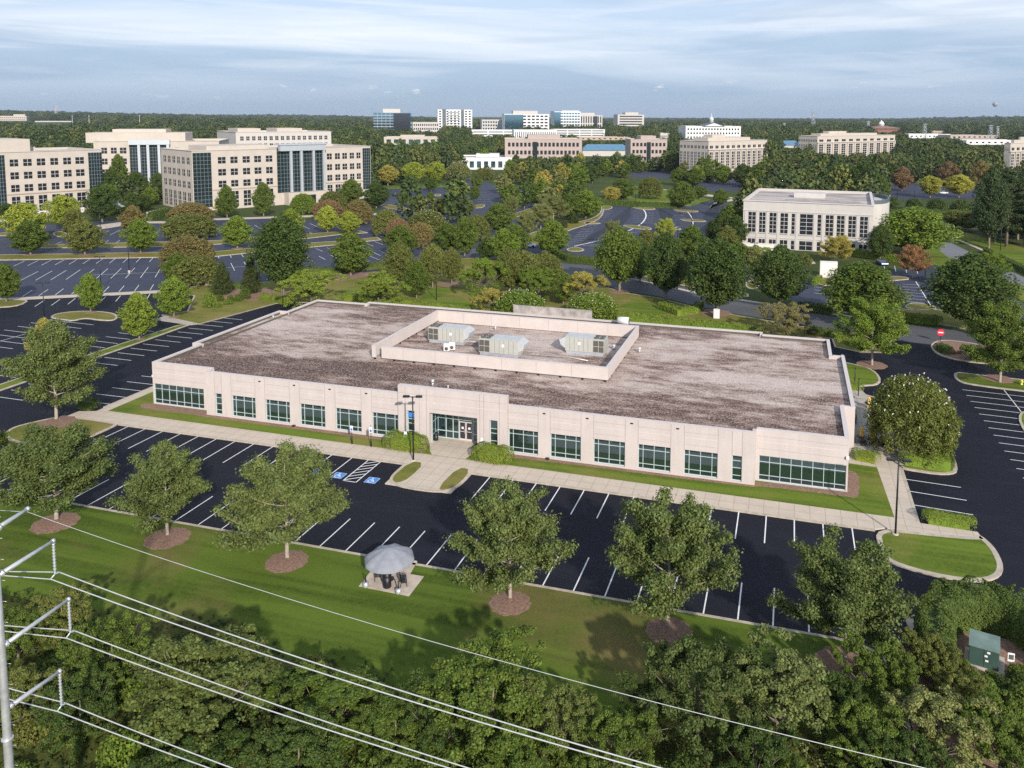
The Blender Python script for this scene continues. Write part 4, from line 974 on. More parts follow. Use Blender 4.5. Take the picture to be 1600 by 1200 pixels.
for px, py, w_ in ((571.5, 917, 'left'), (622.5, 927, 'right')):
    x, y = G(px, py, 0.15); t = thing('ash_urn', 'grey ash urn with a slim neck at the %s front corner of the concrete pad' % w_, 'ash urn', (x, y, 0.15), 0, 'ash urns on the concrete pad')
    mb = MB(); mb.lathe([(0.24, 0), (0.27, 0.1), (0.25, 0.4), (0.12, 0.46)], 14); mb.build('body', 'galvanised', t)
    mb = MB(); mb.lathe([(0.06, 0.45), (0.045, 1.0), (0.07, 1.05), (0.03, 1.1)], 10); mb.build('neck', 'black_metal', t)
# yellow parasols and tables on the patio
def parasol_shut(px, py, ptop, label):
    x, y = G(px, py, 0.14); h = height_at((x, y), ptop)-0.14; t = thing('parasol', label, 'parasol', (x, y, 0.14), 0, 'closed yellow parasols on the patio')
    mb = MB(); mb.tube([(0, 0, 0), (0, 0, h)], 0.025, 6); mb.build('pole', 'black_metal', t)
    vs = []; fs = []; rings = [(0.20, h-1.55), (0.24, h-1.3), (0.2, h-0.7), (0.22, h-0.55), (0.16, h-0.2), (0.04, h)]; n = 16
    for r_, z in rings:
        for j in range(n): rr = r_*(1+0.18*(-1)**j); a = 2*math.pi*j/n; vs.append((rr*math.cos(a), rr*math.sin(a), z))
    for i in range(len(rings)-1):
        for j in range(n): fs.append((i*n+j, i*n+(j+1) % n, (i+1)*n+(j+1) % n, (i+1)*n+j))
    mb = MB(); mb.mesh(vs, fs); mb.build('canopy', 'canvas_yellow', t)
    tt = thing('patio_table', 'black round table under the %s' % label.replace('closed ', ''), 'table', (x, y, 0.14), 0, 'black tables on the patio')
    mb = MB(); mb.lathe([(0.6, 0.72), (0.62, 0.74), (0.62, 0.76)], 20); mb.build('tabletop', 'black_metal', tt)
    for k in range(4):
        a = k*math.pi/2+.4; mb = MB(); mb.tube([(0.1*math.cos(a), 0.1*math.sin(a), 0.7), (0.5*math.cos(a), 0.5*math.sin(a), 0)], 0.022, 5); mb.build('leg', 'black_metal', tt)
    return x, y
def chair(x, y, rz, label):
    t = thing('patio_chair', label, 'chair', (x, y, 0.14), rz, 'black chairs on the patio')
    mb = MB(); mb.bbox(-0.25, -0.25, 0.42, 0.25, 0.25, 0.46, 0.02); mb.build('seat', 'black_metal', t)
    mb = MB(); mb.mesh([(-0.25, 0.24, 0.46), (0.25, 0.24, 0.46), (0.25, 0.4, 0.95), (-0.25, 0.4, 0.95), (-0.25, 0.28, 0.46), (0.25, 0.28, 0.46), (0.25, 0.44, 0.95), (-0.25, 0.44, 0.95)], [(0, 1, 2, 3), (7, 6, 5, 4), (0, 4, 5, 1), (1, 5, 6, 2), (2, 6, 7, 3), (3, 7, 4, 0)]); mb.build('backrest', 'black_metal', t)
    for sx in (-1, 1):
        for sy in (-1, 1): mb = MB(); mb.tube([(sx*.22, sy*.22, 0.44), (sx*.25, sy*.27, 0)], 0.018, 5); mb.build('leg', 'black_metal', t)
        mb = MB(); mb.tube([(sx*.26, -.22, .45), (sx*.26, -.2, .66), (sx*.26, .3, .66)], 0.016, 5); mb.build('armrest', 'black_metal', t)
ta = parasol_shut(1345.5, 691, 666, 'closed yellow parasol nearest the building wall')
tb = parasol_shut(1362.5, 695, 671, 'closed yellow parasol in the middle of the patio')
tc = parasol_shut(1357.5, 638, 620, 'closed yellow parasol behind, half hidden by the flowering tree')
for (tx, ty), w_ in ((ta, 'nearest the building wall'), (tb, 'in the middle of the patio')):
    for k, (dx, dy, p) in enumerate(((-0.95, -.1, 'left'), (.9, .15, 'right'), (.1, -.95, 'front'))):
        chair(tx+dx, ty+dy, math.atan2(dy, dx)-math.pi/2, 'black chair on the %s side of the table %s' % (p, w_))
x, y = G(1377, 700, 0.14); chair(x, y, -1.2, 'lone black chair pushed back to the right of the patio tables')
for px, py, pt, w_ in ((1335.5, 598, 575, 'farther'), (1341, 618, 592, 'nearer')):
    x, y = G(px, py, 0.14); h = height_at((x, y), pt); t = thing('light_bollard', '%s of the two thin black posts beside the walk at the right wall' % w_, 'bollard', (x, y, 0.1), 0, 'thin black posts by the right wall')
    mb = MB(); mb.tube([(0, 0, 0), (0, 0, h-.1)], 0.07, 8); mb.build('post', 'black_metal', t); mb = MB(); mb.lathe([(0.1, h-.1), (0.1, h), (0.03, h+.06)], 10); mb.build('cap', 'black_metal', t)
# hydrant
x, y = G(1596, 601, 0.12); t = thing('fire_hydrant', 'yellow fire hydrant on the upper right grass island', 'hydrant', (x, y, 0.12))
mb = MB(); mb.lathe([(0.2, 0), (0.2, 0.06), (0.14, 0.08), (0.14, 0.55), (0.19, 0.57), (0.19, 0.62), (0.13, 0.72), (0.05, 0.8)], 12); mb.build('barrel', 'hydrant_yellow', t)
mb = MB(); mb.tube([(-0.26, 0, 0.45), (0.26, 0, 0.45)], 0.07, 8); mb.tube([(0, -0.27, 0.42), (0, 0, 0.42)], 0.085, 8); mb.build('outlet', 'hydrant_yellow', t)
# transformer cabinet and its sign
x, y = G(1513, 1038, 0.13); x2, y2 = G(1560, 1052, 0.13); ang = math.atan2(y2-y, x2-x)
Wd = math.hypot(x2-x, y2-y); t = thing('transformer_cabinet', 'dark green metal transformer cabinet inside the horseshoe hedge', 'electrical cabinet', (x, y, 0.13), ang)
mb = MB(); mb.bbox(0, 0, 0.1, Wd, 1.7, 1.6, 0.03); bdy = mb.build('body', 'cabinet_green', t)
mb = MB(); mb.mesh([(-.04, -.06, 1.6), (Wd+.04, -.06, 1.6), (Wd+.04, 1.75, 1.78), (-.04, 1.75, 1.78), (-.04, -.06, 1.53), (Wd+.04, -.06, 1.53), (Wd+.04, 1.75, 1.55), (-.04, 1.75, 1.55)], [(0, 1, 2, 3), (7, 6, 5, 4), (0, 4, 5, 1), (1, 5, 6, 2), (2, 6, 7, 3), (3, 7, 4, 0)]); mb.build('lid', 'cabinet_lid', t)
mb = MB(); mb.box(-.3, -.3, -0.02, Wd+.4, 2.0, 0.1); mb.build('plinth', 'pad_concrete', t)
for a, b in ((0.6, 1.25), (0.55, 0.6), (0.52, .95)):
    mb = MB(); mb.box(Wd*a, -.012, b, Wd*a+.2, -.002, b+.14); mb.build('warning_sticker', 'sign_white', bdy)
mb = MB(); mb.box(Wd*.5-.01, -.01, .2, Wd*.5+.01, -.002, 1.5); mb.build('door_seam', 'black_metal', bdy)
x, y = G(1578, 1055, 0.13); h = height_at((x, y), 1022); t = thing('warning_sign', 'small grey warning sign on a stake right of the green cabinet', 'sign', (x, y, 0.1))
mb = MB(); mb.tube([(0, 0, 0), (0, 0, h)], 0.03, 6); mb.build('post', 'galvanised', t); mb = MB(); mb.box(-.22, -.05, h-.65, .22, -.035, h); p = mb.build('plate', 'sign_white', t)
mb = MB(); mb.box(-.17, -.058, h-.5, .17, -.051, h-.12); mb.build('dark_panel', 'hvac_grille', p)
# kerb inlet, drain stone
mb = MB(); x, y = G(1431, 985, 0.02); mb.bbox(-0.5, -1.3, 0, 0.35, 1.2, 0.28, 0.08); prop('drain_inlet', 'pale concrete drain inlet at the kerb end left of the horseshoe hedge', 'drain inlet', mb, 'kerb', (x, y, 0), None, 0.15)
x, y = G(1119.5, 498); mb = MB(); mb.bbox(-.6, -.3, 0, .6, .3, 1.9, .03); prop('utility_box', 'white utility box at the foot of an oak behind the back hedge', 'utility box', mb, 'white_paint', (x, y, 0.1))
x, y = G(325, 446); mb = MB(); mb.bbox(-.6, -.3, 0, .6, .3, 1.1, .03); prop('stone_marker', 'pale stone marker beside the flat topped tree in the left lot', 'marker', mb, 'kerb', (x, y, 0.1))

# ---------------- cars
def car(px, py, rz, paint, label, s=1.0, van=False):
    x, y = G(px, py); t = thing('parked_car', label, 'car', (x, y, 0.01), rz, 'parked cars')
    t.scale = (s, s, s)
    prof = [(-2.2, .35), (-2.25, .75), (-2.1, .95), (-1.0, 1.0), (-.75, 1.0), (1.1, 1.0), (1.3, .98), (2.15, .85), (2.25, .6), (2.2, .32)]
    vs = []; n = len(prof)
    for yy, k in ((-.9, 1), (.9, 1)): vs += [(a, yy, z) for a, z in prof]
    fs = [tuple(range(n-1, -1, -1))[::-1], tuple(range(n, 2*n))[::-1]]+[(i, n+i, n+(i+1) % n, (i+1) % n) for i in range(n)]
    mb = MB(); mb.mesh(vs, fs); mb.build('body', paint, t)
    hh = 1.85 if van else 1.5; bk = -2.05 if van else -1.55
    lo = [(bk, -.82), (1.15, -.82), (1.15, .82), (bk, .82)]; hi = [(bk+.35, -.65), (.35, -.65), (.35, .65), (bk+.35, .65)]
    vs = [(*p, .98) for p in lo]+[(*p, hh-.04) for p in hi]
    mb = MB(); mb.mesh(vs, [(0, 1, 5, 4), (1, 2, 6, 5), (2, 3, 7, 6), (3, 0, 4, 7), (4, 5, 6, 7)]); mb.build('window_glass', 'car_glass', t)
    mb = MB(); mb.box(bk+.33, -.66, hh-.05, .37, .66, hh); mb.build('roof', paint, t)
    for a in (-1.4, 1.4):
        for sy in (-1, 1):
            mb = MB(); mb.tube([(a, sy*.92, .33), (a, sy*.70, .33)], .33, 12); w_ = mb.build('wheel', 'tyre', t)
car(617, 306, 2.2, 'car_dark', 'dark car at the left edge of the far lot beside the offices')
car(655, 307, 2.4, 'car_blue', 'dark blue car in the far lot right of a dark car')
car(826, 386, 0.3, 'car_white', 'white car half hidden by trees left of the curved lot')
car(812, 301, -1.2, 'car_blue', 'blue car in the lane among the grove at centre', 1.2, True)
car(870, 306, 0.4, 'car_yellow', 'yellow van glimpsed through the grove at centre', 1.3, True)
car(1474, 303, 0.4, 'car_white', 'white car between the two lime trees at right')
car(1378, 414, -1.3, 'car_blue', 'blue car at the end of the hedge by the white office')
car(4, 347, 0.2, 'car_white', 'white car at the left edge beyond the yellow tree')
car(1118, 275, 0.2, 'car_dark', 'dark car beside the far beige office wall')
car(672, 313, 1.0, 'car_white', 'white car partly hidden in the far lot with parked cars')
# ================================================================== POWER LINE
PD = 36.0
pp = CC+ray(1.5, 1000)*PD; PX, PY = float(pp[0]), float(pp[1])
pole = thing('power_pole', 'galvanised steel power line pole with long arms at the bottom left corner', 'power pole', (PX, PY, 0))
mb = MB(); mb.tube([(0, 0, 0), (0, 0, 8), (0, 0, 16), (0, 0, 26.5)], [0.24, 0.2, 0.16, 0.11], 12); sh = mb.build('shaft', 'galvanised', pole)
mb = MB()
for k in range(46):
    s = 1 if k % 2 else -1; z = 3+k*0.5; r_ = 0.21-z*0.0035
    mb.tube([(r_*0.3*s, r_*.9, z), (r_*0.3*s+s*.22, r_*.9+.04, z)], 0.014, 4)
mb.build('climbing_peg', 'galvanised', sh)
mb = MB()
for z in (10.2, 11.9): mb.lathe([(0.25, z), (0.25, z+.06)], 12)
mb.build('flange', 'galvanised', sh)
WIRE_N = [0]
def wire(anchor, far_px, near_px, lab, r_=0.028):
    # parabola in the vertical plane y = anchor.y through anchor and the point seen at far_px
    a = Vector(anchor); f = on_y(*far_px, a.y); L_ = f.x-a.x; slope = (f.z-a.z)/L_
    pts = []
    k = 0.0016; b = slope-k*L_
    for i in range(29):
        x = i/28*(L_+26); pts.append((a.x+x, a.y, a.z+b*x+k*x*x))
    if near_px:
        n = on_y(*near_px, a.y); s2 = (n.z-a.z)/(n.x-a.x); left = []
        for i in range(1, 13):
            x = -i*3.0; left.append((a.x+x, a.y, a.z+s2*x+(k*x*x-k*x*(n.x-a.x)) if True else 0))
        pts = left[::-1]+pts
    mb = MB(); mb.tube(pts, r_, 6, 0, False); o = mb.build('power_cable', 'cable'); return tag(o, lab, 'cable', 'cables of the power line')
def arm(px, py, zroot_px, insul, cables, lab):
    tip = on_x(px, py, PX); root = on_x(4, zroot_px, PX); rt = Vector((PX, PY+0.15, root.z-(PY+0.15-root.y)*0.0))
    # rise of the arm measured on the picture, carried back to the shaft
    rz = (tip.z-root.z)/max(0.3, tip.y-root.y); zr = tip.z-rz*(tip.y-PY)
    l = lambda p: (p[0]-PX, p[1]-PY, p[2])
    mb = MB(); mb.tube([l((PX, PY, zr)), l((PX, (PY+tip.y)/2, (zr+tip.z)/2)), l(tip)], [0.12, 0.10, 0.075], 10); a_ = mb.build('crossarm', 'galvanised', pole)
    mb = MB(); mb.tube([l((PX, tip.y-.03, tip.z)), l((PX, tip.y+.1, tip.z+.02))], 0.11, 10); mb.tube([l((PX, PY+.2, zr)), l((PX, PY+.3, zr+.03))], 0.16, 10); mb.build('arm_fitting', 'galvanised', a_)
    if insul:
        bot = on_y(insul[0], insul[1], tip.y); n = 9; ztop = tip.z-.12; zb = bot.z
        prof = []
        for k in range(2*n+1): prof.append((0.035 if k % 2 else 0.085, zb+(ztop-zb)*k/(2*n)))
        mb = MB(); mb.lathe(prof, 10, 0, (0, tip.y-PY+.04)); i_ = mb.build('insulator', 'silver', pole)
        mb = MB(); y_ = tip.y-PY+.04; mb.tube([(0.0, y_, zb), (0, y_, zb-.12)], 0.05, 6); mb.tube([(-.05, y_-.22, zb-.26), (0, y_, zb-.1), (.05, y_+.22, zb-.14)], 0.035, 6); mb.build('clamp', 'silver', i_)
        zb -= 0.2
    else: zb = tip.z-.15
    for dy, fpx, npx, cl in cables:
        wire((PX, tip.y+.04+dy, zb+dy*.25), fpx, npx, cl, 0.028 if insul else 0.013)
arm(42, 796, 820, None, [(0, (1444, 1200), (0, 797.6), 'single thin shield cable highest across the lawn')], '')
arm(82, 846, 895, (79, 893), [(-.22, (1000, 1200), (0, 899), 'upper pair of thick cables, the one nearer the viewer'), (.22, (1032, 1200), (8, 893), 'upper pair of thick cables, the one nearer the lawn')], '')
arm(106, 937.5, 1010, (104, 985), [(-.22, (701, 1200), (0, 985.5), 'middle pair of thick cables, the one nearer the viewer'), (.22, (731, 1200), (0, 977), 'middle pair of thick cables, the one nearer the lawn')], '')
arm(92, 1050, 1112, (90.5, 1099), [(-.22, (326, 1200), (0, 1089), 'lowest pair of thick cables, the one nearer the viewer'), (.22, (362, 1200), (0, 1072), 'lowest pair of thick cables, the one nearer the lawn')], '')

# ================================================================== OTHER BUILDINGS
WCACHE = {}
def winmesh(w, h, nx, nz, gl, frm, t):
    key = (round(w, 2), round(h, 2), nx, nz, gl, frm, t)
    if key not in WCACHE:
        mb = MB(); mb.box(0, -0.06, 0, w, 0.12, h, 0)
        for i in range(1, nx): mb.box(i*w/nx-t/2, -0.13, 0, i*w/nx+t/2, -0.04, h, 1)
        for j in range(1, nz): mb.box(0, -0.12, j*h/nz-t/2, w, -0.04, j*h/nz+t/2, 1)
        WCACHE[key] = mb.data('window', [gl, frm])
    return WCACHE[key]
class Block:
    def __init__(s, name, label, cat, p0, p1, depth, h, wall, roof='roof_flat', group=None, parapet=0.9, base=0.0, cornice=True):
        s.p0, s.p1 = Vector(p0), Vector(p1); s.d = (s.p1-s.p0); s.L = s.d.length; s.d.normalize(); s.n = Vector((-s.d.y, s.d.x))
        s.h, s.D, s.wallm = h, depth, wall
        s.ang = math.atan2(s.d.y, s.d.x)
        s.o = thing(name, label, cat, (s.p0.x, s.p0.y, base), s.ang, group)
        mb = MB(); mb.box(0, 0, 0, s.L, depth, h-parapet); e = 0.5
        for q in ((0, 0, s.L, e), (0, depth-e, s.L, depth), (0, e, e, depth-e), (s.L-e, e, s.L, depth-e)): mb.box(q[0], q[1], h-parapet+0.001, q[2], q[3], h)
        mb.build('wall', wall, s.o)
        mb = MB(); mb.box(e, e, h-parapet+0.02, s.L-e, depth-e, h-parapet+0.12); mb.build('roof', roof, s.o)
        if cornice:
            mb = MB(); c = 0.28
            for q in ((-c, -c, s.L+c, 0.55), (-c, depth-.55, s.L+c, depth+c), (-c, 0.55, 0.55, depth-.55), (s.L-.55, 0.55, s.L+c, depth-.55)): mb.box(q[0], q[1], h, q[2], q[3], h+0.22)
            mb.build('cornice', 'coping' if wall != 'stone_beige' else 'stone_white', s.o)
        s.nw = 0; s.foot = [s.p0, s.p1, s.p1+s.n*depth, s.p0+s.n*depth]
    def u(s, px):
        lo, hi = -0.6, 1.6
        for _ in range(40):
            m_ = (lo+hi)/2; q = s.p0+(s.p1-s.p0)*m_
            if proj((q.x, q.y, 5))[0] < px: lo = m_
            else: hi = m_
        return lo*s.L
    def win(s, face, u, z, w, h, nx=2, nz=2, gl='glass_dark', frm='frame_grey', t=0.14, name='window', out=0.0):
        if s.nw >= 100: return
        s.nw += 1; me = winmesh(w, h, nx, nz, gl, frm, t)
        if face == 'front': o = link(name, me, s.o, (u, -out, z))
        elif face == 'right': o = link(name, me, s.o, (s.L+out, u, z), math.pi/2)
        else: o = link(name, me, s.o, (-out, u+w, z), -math.pi/2)
        return o
    def grid(s, face, us, zs, **k):
        for z0, z1 in zs:
            for a, b in us: s.win(face, a, z0, b-a, z1-z0, **k)
    def even(s, face, n, m, z0, z1, fw=0.6, fh=0.6, u0=0.03, u1=0.97, **k):
        L_ = s.L if face == 'front' else s.D; a, b = u0*L_, u1*L_; du = (b-a)/n; dz = (z1-z0)/m
        s.grid(face, [(a+du*(i+.5-fw/2), a+du*(i+.5+fw/2)) for i in range(n)], [(z0+dz*(j+.5-fh/2), z0+dz*(j+.5+fh/2)) for j in range(m)], **k)
    def bands(s, face, n, m, z0, z1, fw, fh, gl='glass_dark'):
        # rows of windows on a far wall: each storey's band is one part
        L_ = s.L if face == 'front' else s.D; du = L_*.96/n; dz = (z1-z0)/m
        for j in range(m):
            mb = MB()
            for i in range(n):
                a = L_*.02+du*(i+.5-fw/2); zz = z0+dz*(j+.5-fh/2)
                mb.box(a, -0.08, zz, a+du*fw, 0.1, zz+dz*fh)
            o = mb.build('window_row', gl, s.o)
            if face == 'right': o.location = (s.L, 0, 0); o.rotation_euler = (0, 0, math.pi/2)
            if face == 'left': o.location = (0, s.D, 0); o.rotation_euler = (0, 0, -math.pi/2)
    def add(s, name, m_, u0, v0, z0, u1, v1, z1):
        mb = MB(); mb.box(u0, v0, z0, u1, v1, z1); return mb.build(name, m_, s.o)
BLOCKS = []
def block(*a, **k):
    b = Block(*a, **k); BLOCKS.append(b); return b
ROWS = [(20.1, 22.9), (14.9, 17.7), (9.8, 12.6)]; ROWG = [(4.3, 7.8)]; ROWD = [(1.0, 3.9)]
def office_front(b, wins, face='front', z=1.0):
    us = [(b.u(p), b.u(q)) for p, q in wins] if face == 'front' else wins
    sc = b.h/25.8
    b.grid(face, us, [(p*sc, q*sc) for p, q in ROWS], frm='stone_white'); b.grid(face, us, [(p*sc, q*sc) for p, q in ROWG], frm='stone_white'); b.grid(face, us, [(p*sc, q*sc) for p, q in ROWD], frm='stone_white')
# two large beige offices at the left
p0, p1 = G(303, 331), G(580, 309)
dd = Vector(p1)-Vector(p0); nn = Vector((-dd.y, dd.x)).normalized(); D2 = 20
for k in range(1, 90):
    q = Vector(p0)+nn*k
    if proj((q.x, q.y, 20))[0] < 252: D2 = k; break
b2 = block('office_block', 'four storey beige office block with a columned glass entrance, right of the pair', 'building', p0, p1, max(30, min(D2, 70)), 25.4, 'stone_beige')
zt = 24.6
b2.win('front', 0.3, 1.5, b2.u(332)-0.3, zt-1.5, 5, 14, 'glass_green', 'dark_mullion', 0.12, 'glass_bay')
office_front(b2, [(342.5, 354.5), (362, 373), (381, 392), (399, 409.5), (417, 427), (512, 519.5), (524.5, 532), (536, 543), (547.5, 554), (558, 564)])
b2.win('front', b2.u(434), 5.6, b2.u(505)-b2.u(434), 20.4, 14, 12, 'glass_green', 'dark_mullion', 0.12, 'glass_bay', 0.25)
b2.win('front', b2.u(567.5), 4.5, b2.u(579)-b2.u(567.5), zt-4.5, 4, 14, 'glass_green', 'dark_mullion', 0.12, 'glass_bay', 0.1)
b2.add('entrance_beam', 'silver', b2.u(436), -2.6, 24.4, b2.u(507), 0.0, 27.0); b2.add('entrance_roof', 'silver', b2.u(434), -3.0, 27.01, b2.u(508.5), 3.0, 27.6)
for px in (453, 469, 488, 504): b2.add('column', 'silver', b2.u(px)-0.55, -2.4, 5.6, b2.u(px)+0.55, -1.3, 24.4)
b2.add('porch', 'stone_beige', b2.u(444), -4.5, 0.0, b2.u(507), -0.1, 5.5); b2.add('porch_glass', 'glass_dark', b2.u(460), -4.6, 0.3, b2.u(486), -4.4, 4.2)
b2.add('ledge', 'stone_dark_beige', b2.u(333), -0.3, 8.55, b2.u(434), 0.05, 8.95); b2.add('ledge', 'stone_dark_beige', b2.u(506), -0.3, 8.55, b2.u(567), 0.05, 8.95)
b2.add('roof_house', 'stone_beige', b2.u(334), 6, 24.6, b2.u(430), 26, 27.1); b2.add('roof_house', 'stone_beige', b2.u(430), 12, 24.6, b2.u(440), 26, 27.0)
dv = b2.D/6.6
office_front(b2, [(dv*(k+.5), dv*(k+.5)+dv*.5) for k in range(6)], 'left')
p0, p1 = G(-75, 346), G(163, 326)
b1 = block('office_block', 'four storey beige office block cut by the left edge, with a glass corner', 'building', p0, p1, 34, 25.4, 'stone_beige')
b1.win('front', b1.u(-2), 3.0, b1.u(11)-b1.u(-2), 21.4, 3, 14, 'glass_green', 'dark_mullion', 0.12, 'glass_bay', .1)
office_front(b1, [(-45, -32), (-25, -12), (19, 32), (40, 53), (61, 74), (82, 94), (102, 114), (121, 134)])
b1.win('front', b1.u(141), 2.5, b1.u(162)-b1.u(141), 21.8, 5, 14, 'glass_green', 'dark_mullion', 0.12, 'glass_bay', .1)
b1.add('ledge', 'stone_dark_beige', b1.u(12), -0.3, 8.55, b1.u(140), 0.05, 8.95)
b1.add('roof_house', 'stone_beige', b1.u(-75)+6, 4, 24.6, b1.u(58), 28, 30.4); b1.add('roof_house', 'stone_beige', b1.u(60), 8, 24.6, b1.u(72), 28, 27.0)
b1.add('low_wall', 'terrace_wall', b1.u(20), -7, 0, b1.u(120), -6.4, 2.0)
p0, p1 = G(150, 306), G(345, 302)
b3 = block('office_block', 'farther beige office block seen between the two at left, columned glass centre', 'building', p0, p1, 40, 27.0, 'stone_beige')
office_front(b3, [(161, 170), (176, 185), (190, 200), (276, 283), (289, 297), (302, 310), (315, 322)])
b3.win('front', b3.u(205), 6, b3.u(268)-b3.u(205), 19.5, 14, 12, 'glass_green', 'dark_mullion', .12, 'glass_bay', .2)
b3.add('entrance_beam', 'silver', b3.u(205), -2.6, 25.4, b3.u(269), 0, 27.9)
for px in (221, 235, 252, 266): b3.add('column', 'silver', b3.u(px)-.6, -2.4, 6, b3.u(px)+.6, -1.2, 25.4)
b3.add('roof_house', 'stone_beige', b3.u(130), 8, 26.2, b3.u(288), 30, 31.2); b3.add('roof_house', 'stone_beige', b3.u(168), 14, 31.21, b3.u(254), 28, 32.9)
p0, p1 = G(371, 289), G(519, 282)
b4 = block('office_block', 'pale office block with small dark windows rising behind the columned beige one', 'building', p0, p1, 40, 30.5, 'stone_white')
b4.even('front', 16, 4, 12, 29, 0.55, 0.55, frm='stone_white'); b4.add('roof_house', 'stone_beige', b4.L*.05, 6, 29.6, b4.L*.28, 26, 32.6); b4.add('roof_house', 'stone_beige', b4.L*.45, 6, 29.6, b4.L*.72, 26, 32.6)

# white two storey office at the right
p0, p1 = G(1160, 386), G(1362, 398)
bw = block('office_villa', 'white two storey stone office with tall windows and a flat brown stained roof', 'building', p0, p1, 44, 14.6, 'stone_white', parapet=0.7)
tall = [(1169, 1180), (1186, 1195.5), (1202, 1212.5), (1219, 1230.5), (1236.5, 1241.3), (1249.5, 1269.5), (1277, 1282.3), (1289.5, 1301), (1307, 1318.5), (1325, 1336.5), (1343, 1355)]
for a, b in tall:
    ua, ub = bw.u(a), bw.u(b); w_ = ub-ua; nx = 4 if w_ > 4.2 else (2 if w_ > 1.6 else 1)
    bw.win('front', ua, 5.0, w_, 6.2, nx, 5, 'glass_dark', 'stone_white', 0.12); bw.win('front', ua, 0.2, w_, 2.7, nx, 2, 'glass_dark', 'stone_white', 0.12)
for a in range(11): bw.add('sill', 'stone_white', bw.u(tall[a][0])-.15, -0.3, 4.75, bw.u(tall[a][1])+.15, 0.02, 5.0)
bw.add('string_course', 'stone_white', -0.12, -0.16, 11.6, bw.L+.12, 0.02, 11.8); bw.add('string_course', 'stone_white', -0.12, -0.14, 3.4, bw.L+.12, 0.02, 3.6)
for px in (1165, 1183, 1199, 1216, 1245, 1273, 1286, 1304, 1322, 1340, 1359): bw.add('pier', 'stone_white', bw.u(px)-.4, -0.13, 0, bw.u(px)+.4, 0.0, 11.5)
bw.add('roof_house', 'stone_white', bw.L*.36, 22, 13.9, bw.L*.62, 28, 15.6)
bw.even('right', 5, 2, 1, 12.6, .4, .6, frm='stone_white')
# bowed wing at its right rear
mb = MB(); pts = [(bw.L, 16)]+[(bw.L+5.5*math.sin(t*math.pi/12), 16+13*(1-math.cos(t*math.pi/12))) for t in range(1, 13)]+[(bw.L, 42)]
mb.prism(pts, 0, 13.4); mb.build('bowed_wing', 'stone_white', bw.o)
mb = MB(); mb.ring(pts, 0.5, 13.41, 14.6); mb.build('wing_parapet', 'slate', bw.o)
for a in (0.3, 0.7): bw.add('roof_patch', 'raw_concrete', bw.L*a, 10, 13.95, bw.L*a+8, 16, 14.05)
# white terrace walls before it
def lowwall(pts, h, label, th=0.6):
    P = GP(pts); c = P[0]; mb = MB(); loc = [(p[0]-c[0], p[1]-c[1]) for p in P]
    for a, b in zip(loc[:-1], loc[1:]): mb.obox(a, b, th, 0, h); mb.obox(a, b, th+.16, h, h+.15, 0, -.08)
    return prop('garden_wall', label, 'wall', mb, 'terrace_wall', (c[0], c[1], 0))
lowwall([(1133, 388), (1213, 392)], 1.9, 'white upper terrace wall at the left foot of the white office')
lowwall([(1160, 408), (1200, 411)], 3.2, 'white lower terrace wall with planting above it, by the white office')
lowwall([(1281, 433), (1308, 434)], 3.9, 'tall white screen wall right of the drive to the white office', 1.0)
lowwall([(232, 340), (262, 332)], 2.0, 'low beige courtyard wall between the two left offices')

# farther offices
def far(label, x0, x1, ytop, ybase, wall, depth=30, cat='building', name='office_block', grp=None, **k):
    a, b = G(x0, ybase), G(x1, ybase); h = height_at(a, ytop)
    return block(name, label, cat, a, b, depth, h, wall, **k)
def pilastered(x0, xc, x1, ytop, ybase, label, rows=2):
    # beige block with a corner towards the viewer: left face x0-xc, front xc-x1
    a, b = G(xc, ybase), G(x1, ybase-6); d = Vector(b)-Vector(a); n_ = Vector((-d.y, d.x)).normalized(); D = 40
    for k in range(4, 160, 2):
        q = Vector(a)+n_*k
        if proj((q.x, q.y, 10))[0] < x0: D = k; break
    h = height_at(a, ytop); o = block('office_block', label, 'building', a, b, D, h, 'stone_pink' if 0 else 'stone_beige')
    N = 11; du = o.L/N
    for face, n2, L_ in (('front', 11, o.L), ('left', 8, o.D)):
        du = L_/n2
        o.grid(face, [(du*(i+.24), du*(i+.76)) for i in range(n2)], [(h*.80, h*.88)], nx=2, nz=1, frm='stone_white')
        o.grid(face, [(du*(i+.24), du*(i+.76)) for i in range(n2)], [(h*.22, h*.70)], nx=2, nz=6, frm='stone_white', t=.3)
    for i in range(12): o.add('pilaster', 'stone_beige', i*o.L/11-.5 if i else 0, -0.7, 0, i*o.L/11+.5, 0, h*.75)
    o.add('string_course', 'stone_white', -.3, -.9, h*.76, o.L+.3, 0, h*.78)
    o.add('roof_house', 'stone_beige', o.L*.08, o.D*.2, h*.97, o.L*.8, o.D*.7, h*1.09); o.add('roof_house', 'stone_beige', o.L*.2, o.D*.3, h*1.09, o.L*.42, o.D*.6, h*1.17)
    return o
bm = pilastered(1065, 1106, 1197, 221, 278, 'beige pilastered office block with a sharp corner above the trees, right of centre')
bn = pilastered(1249, 1276, 1397, 213, 256, 'long beige pilastered office block below the water tower and radio masts')
bo = pilastered(1570, 1576, 1660, 224, 280, 'beige pilastered office block cut by the right edge')
def punched(label, x0, x1, ytop, ybase, m, n, wall, roofh=True, **k):
    o = far(label, x0, x1, ytop, ybase, wall, **k)
    o.even('front', n, m, o.h*.12, o.h*.94, .62, .5, nx=1, nz=1); 
    if roofh: o.add('roof_house', wall, o.L*.3, 5, o.h*.95, o.L*.72, 25, o.h*1.14)
    return o
o = punched('long pink three storey office block with square windows, left of centre', 789, 909, 217, 262, 3, 18, 'stone_pink')
o.add('glass_bay', 'glass_green', o.L*.36, -.3, o.h*.1, o.L*.42, .2, o.h*.9)
o = punched('short pink office block with square windows right of the long pink one', 985, 1042, 218, 258, 3, 9, 'stone_pink')
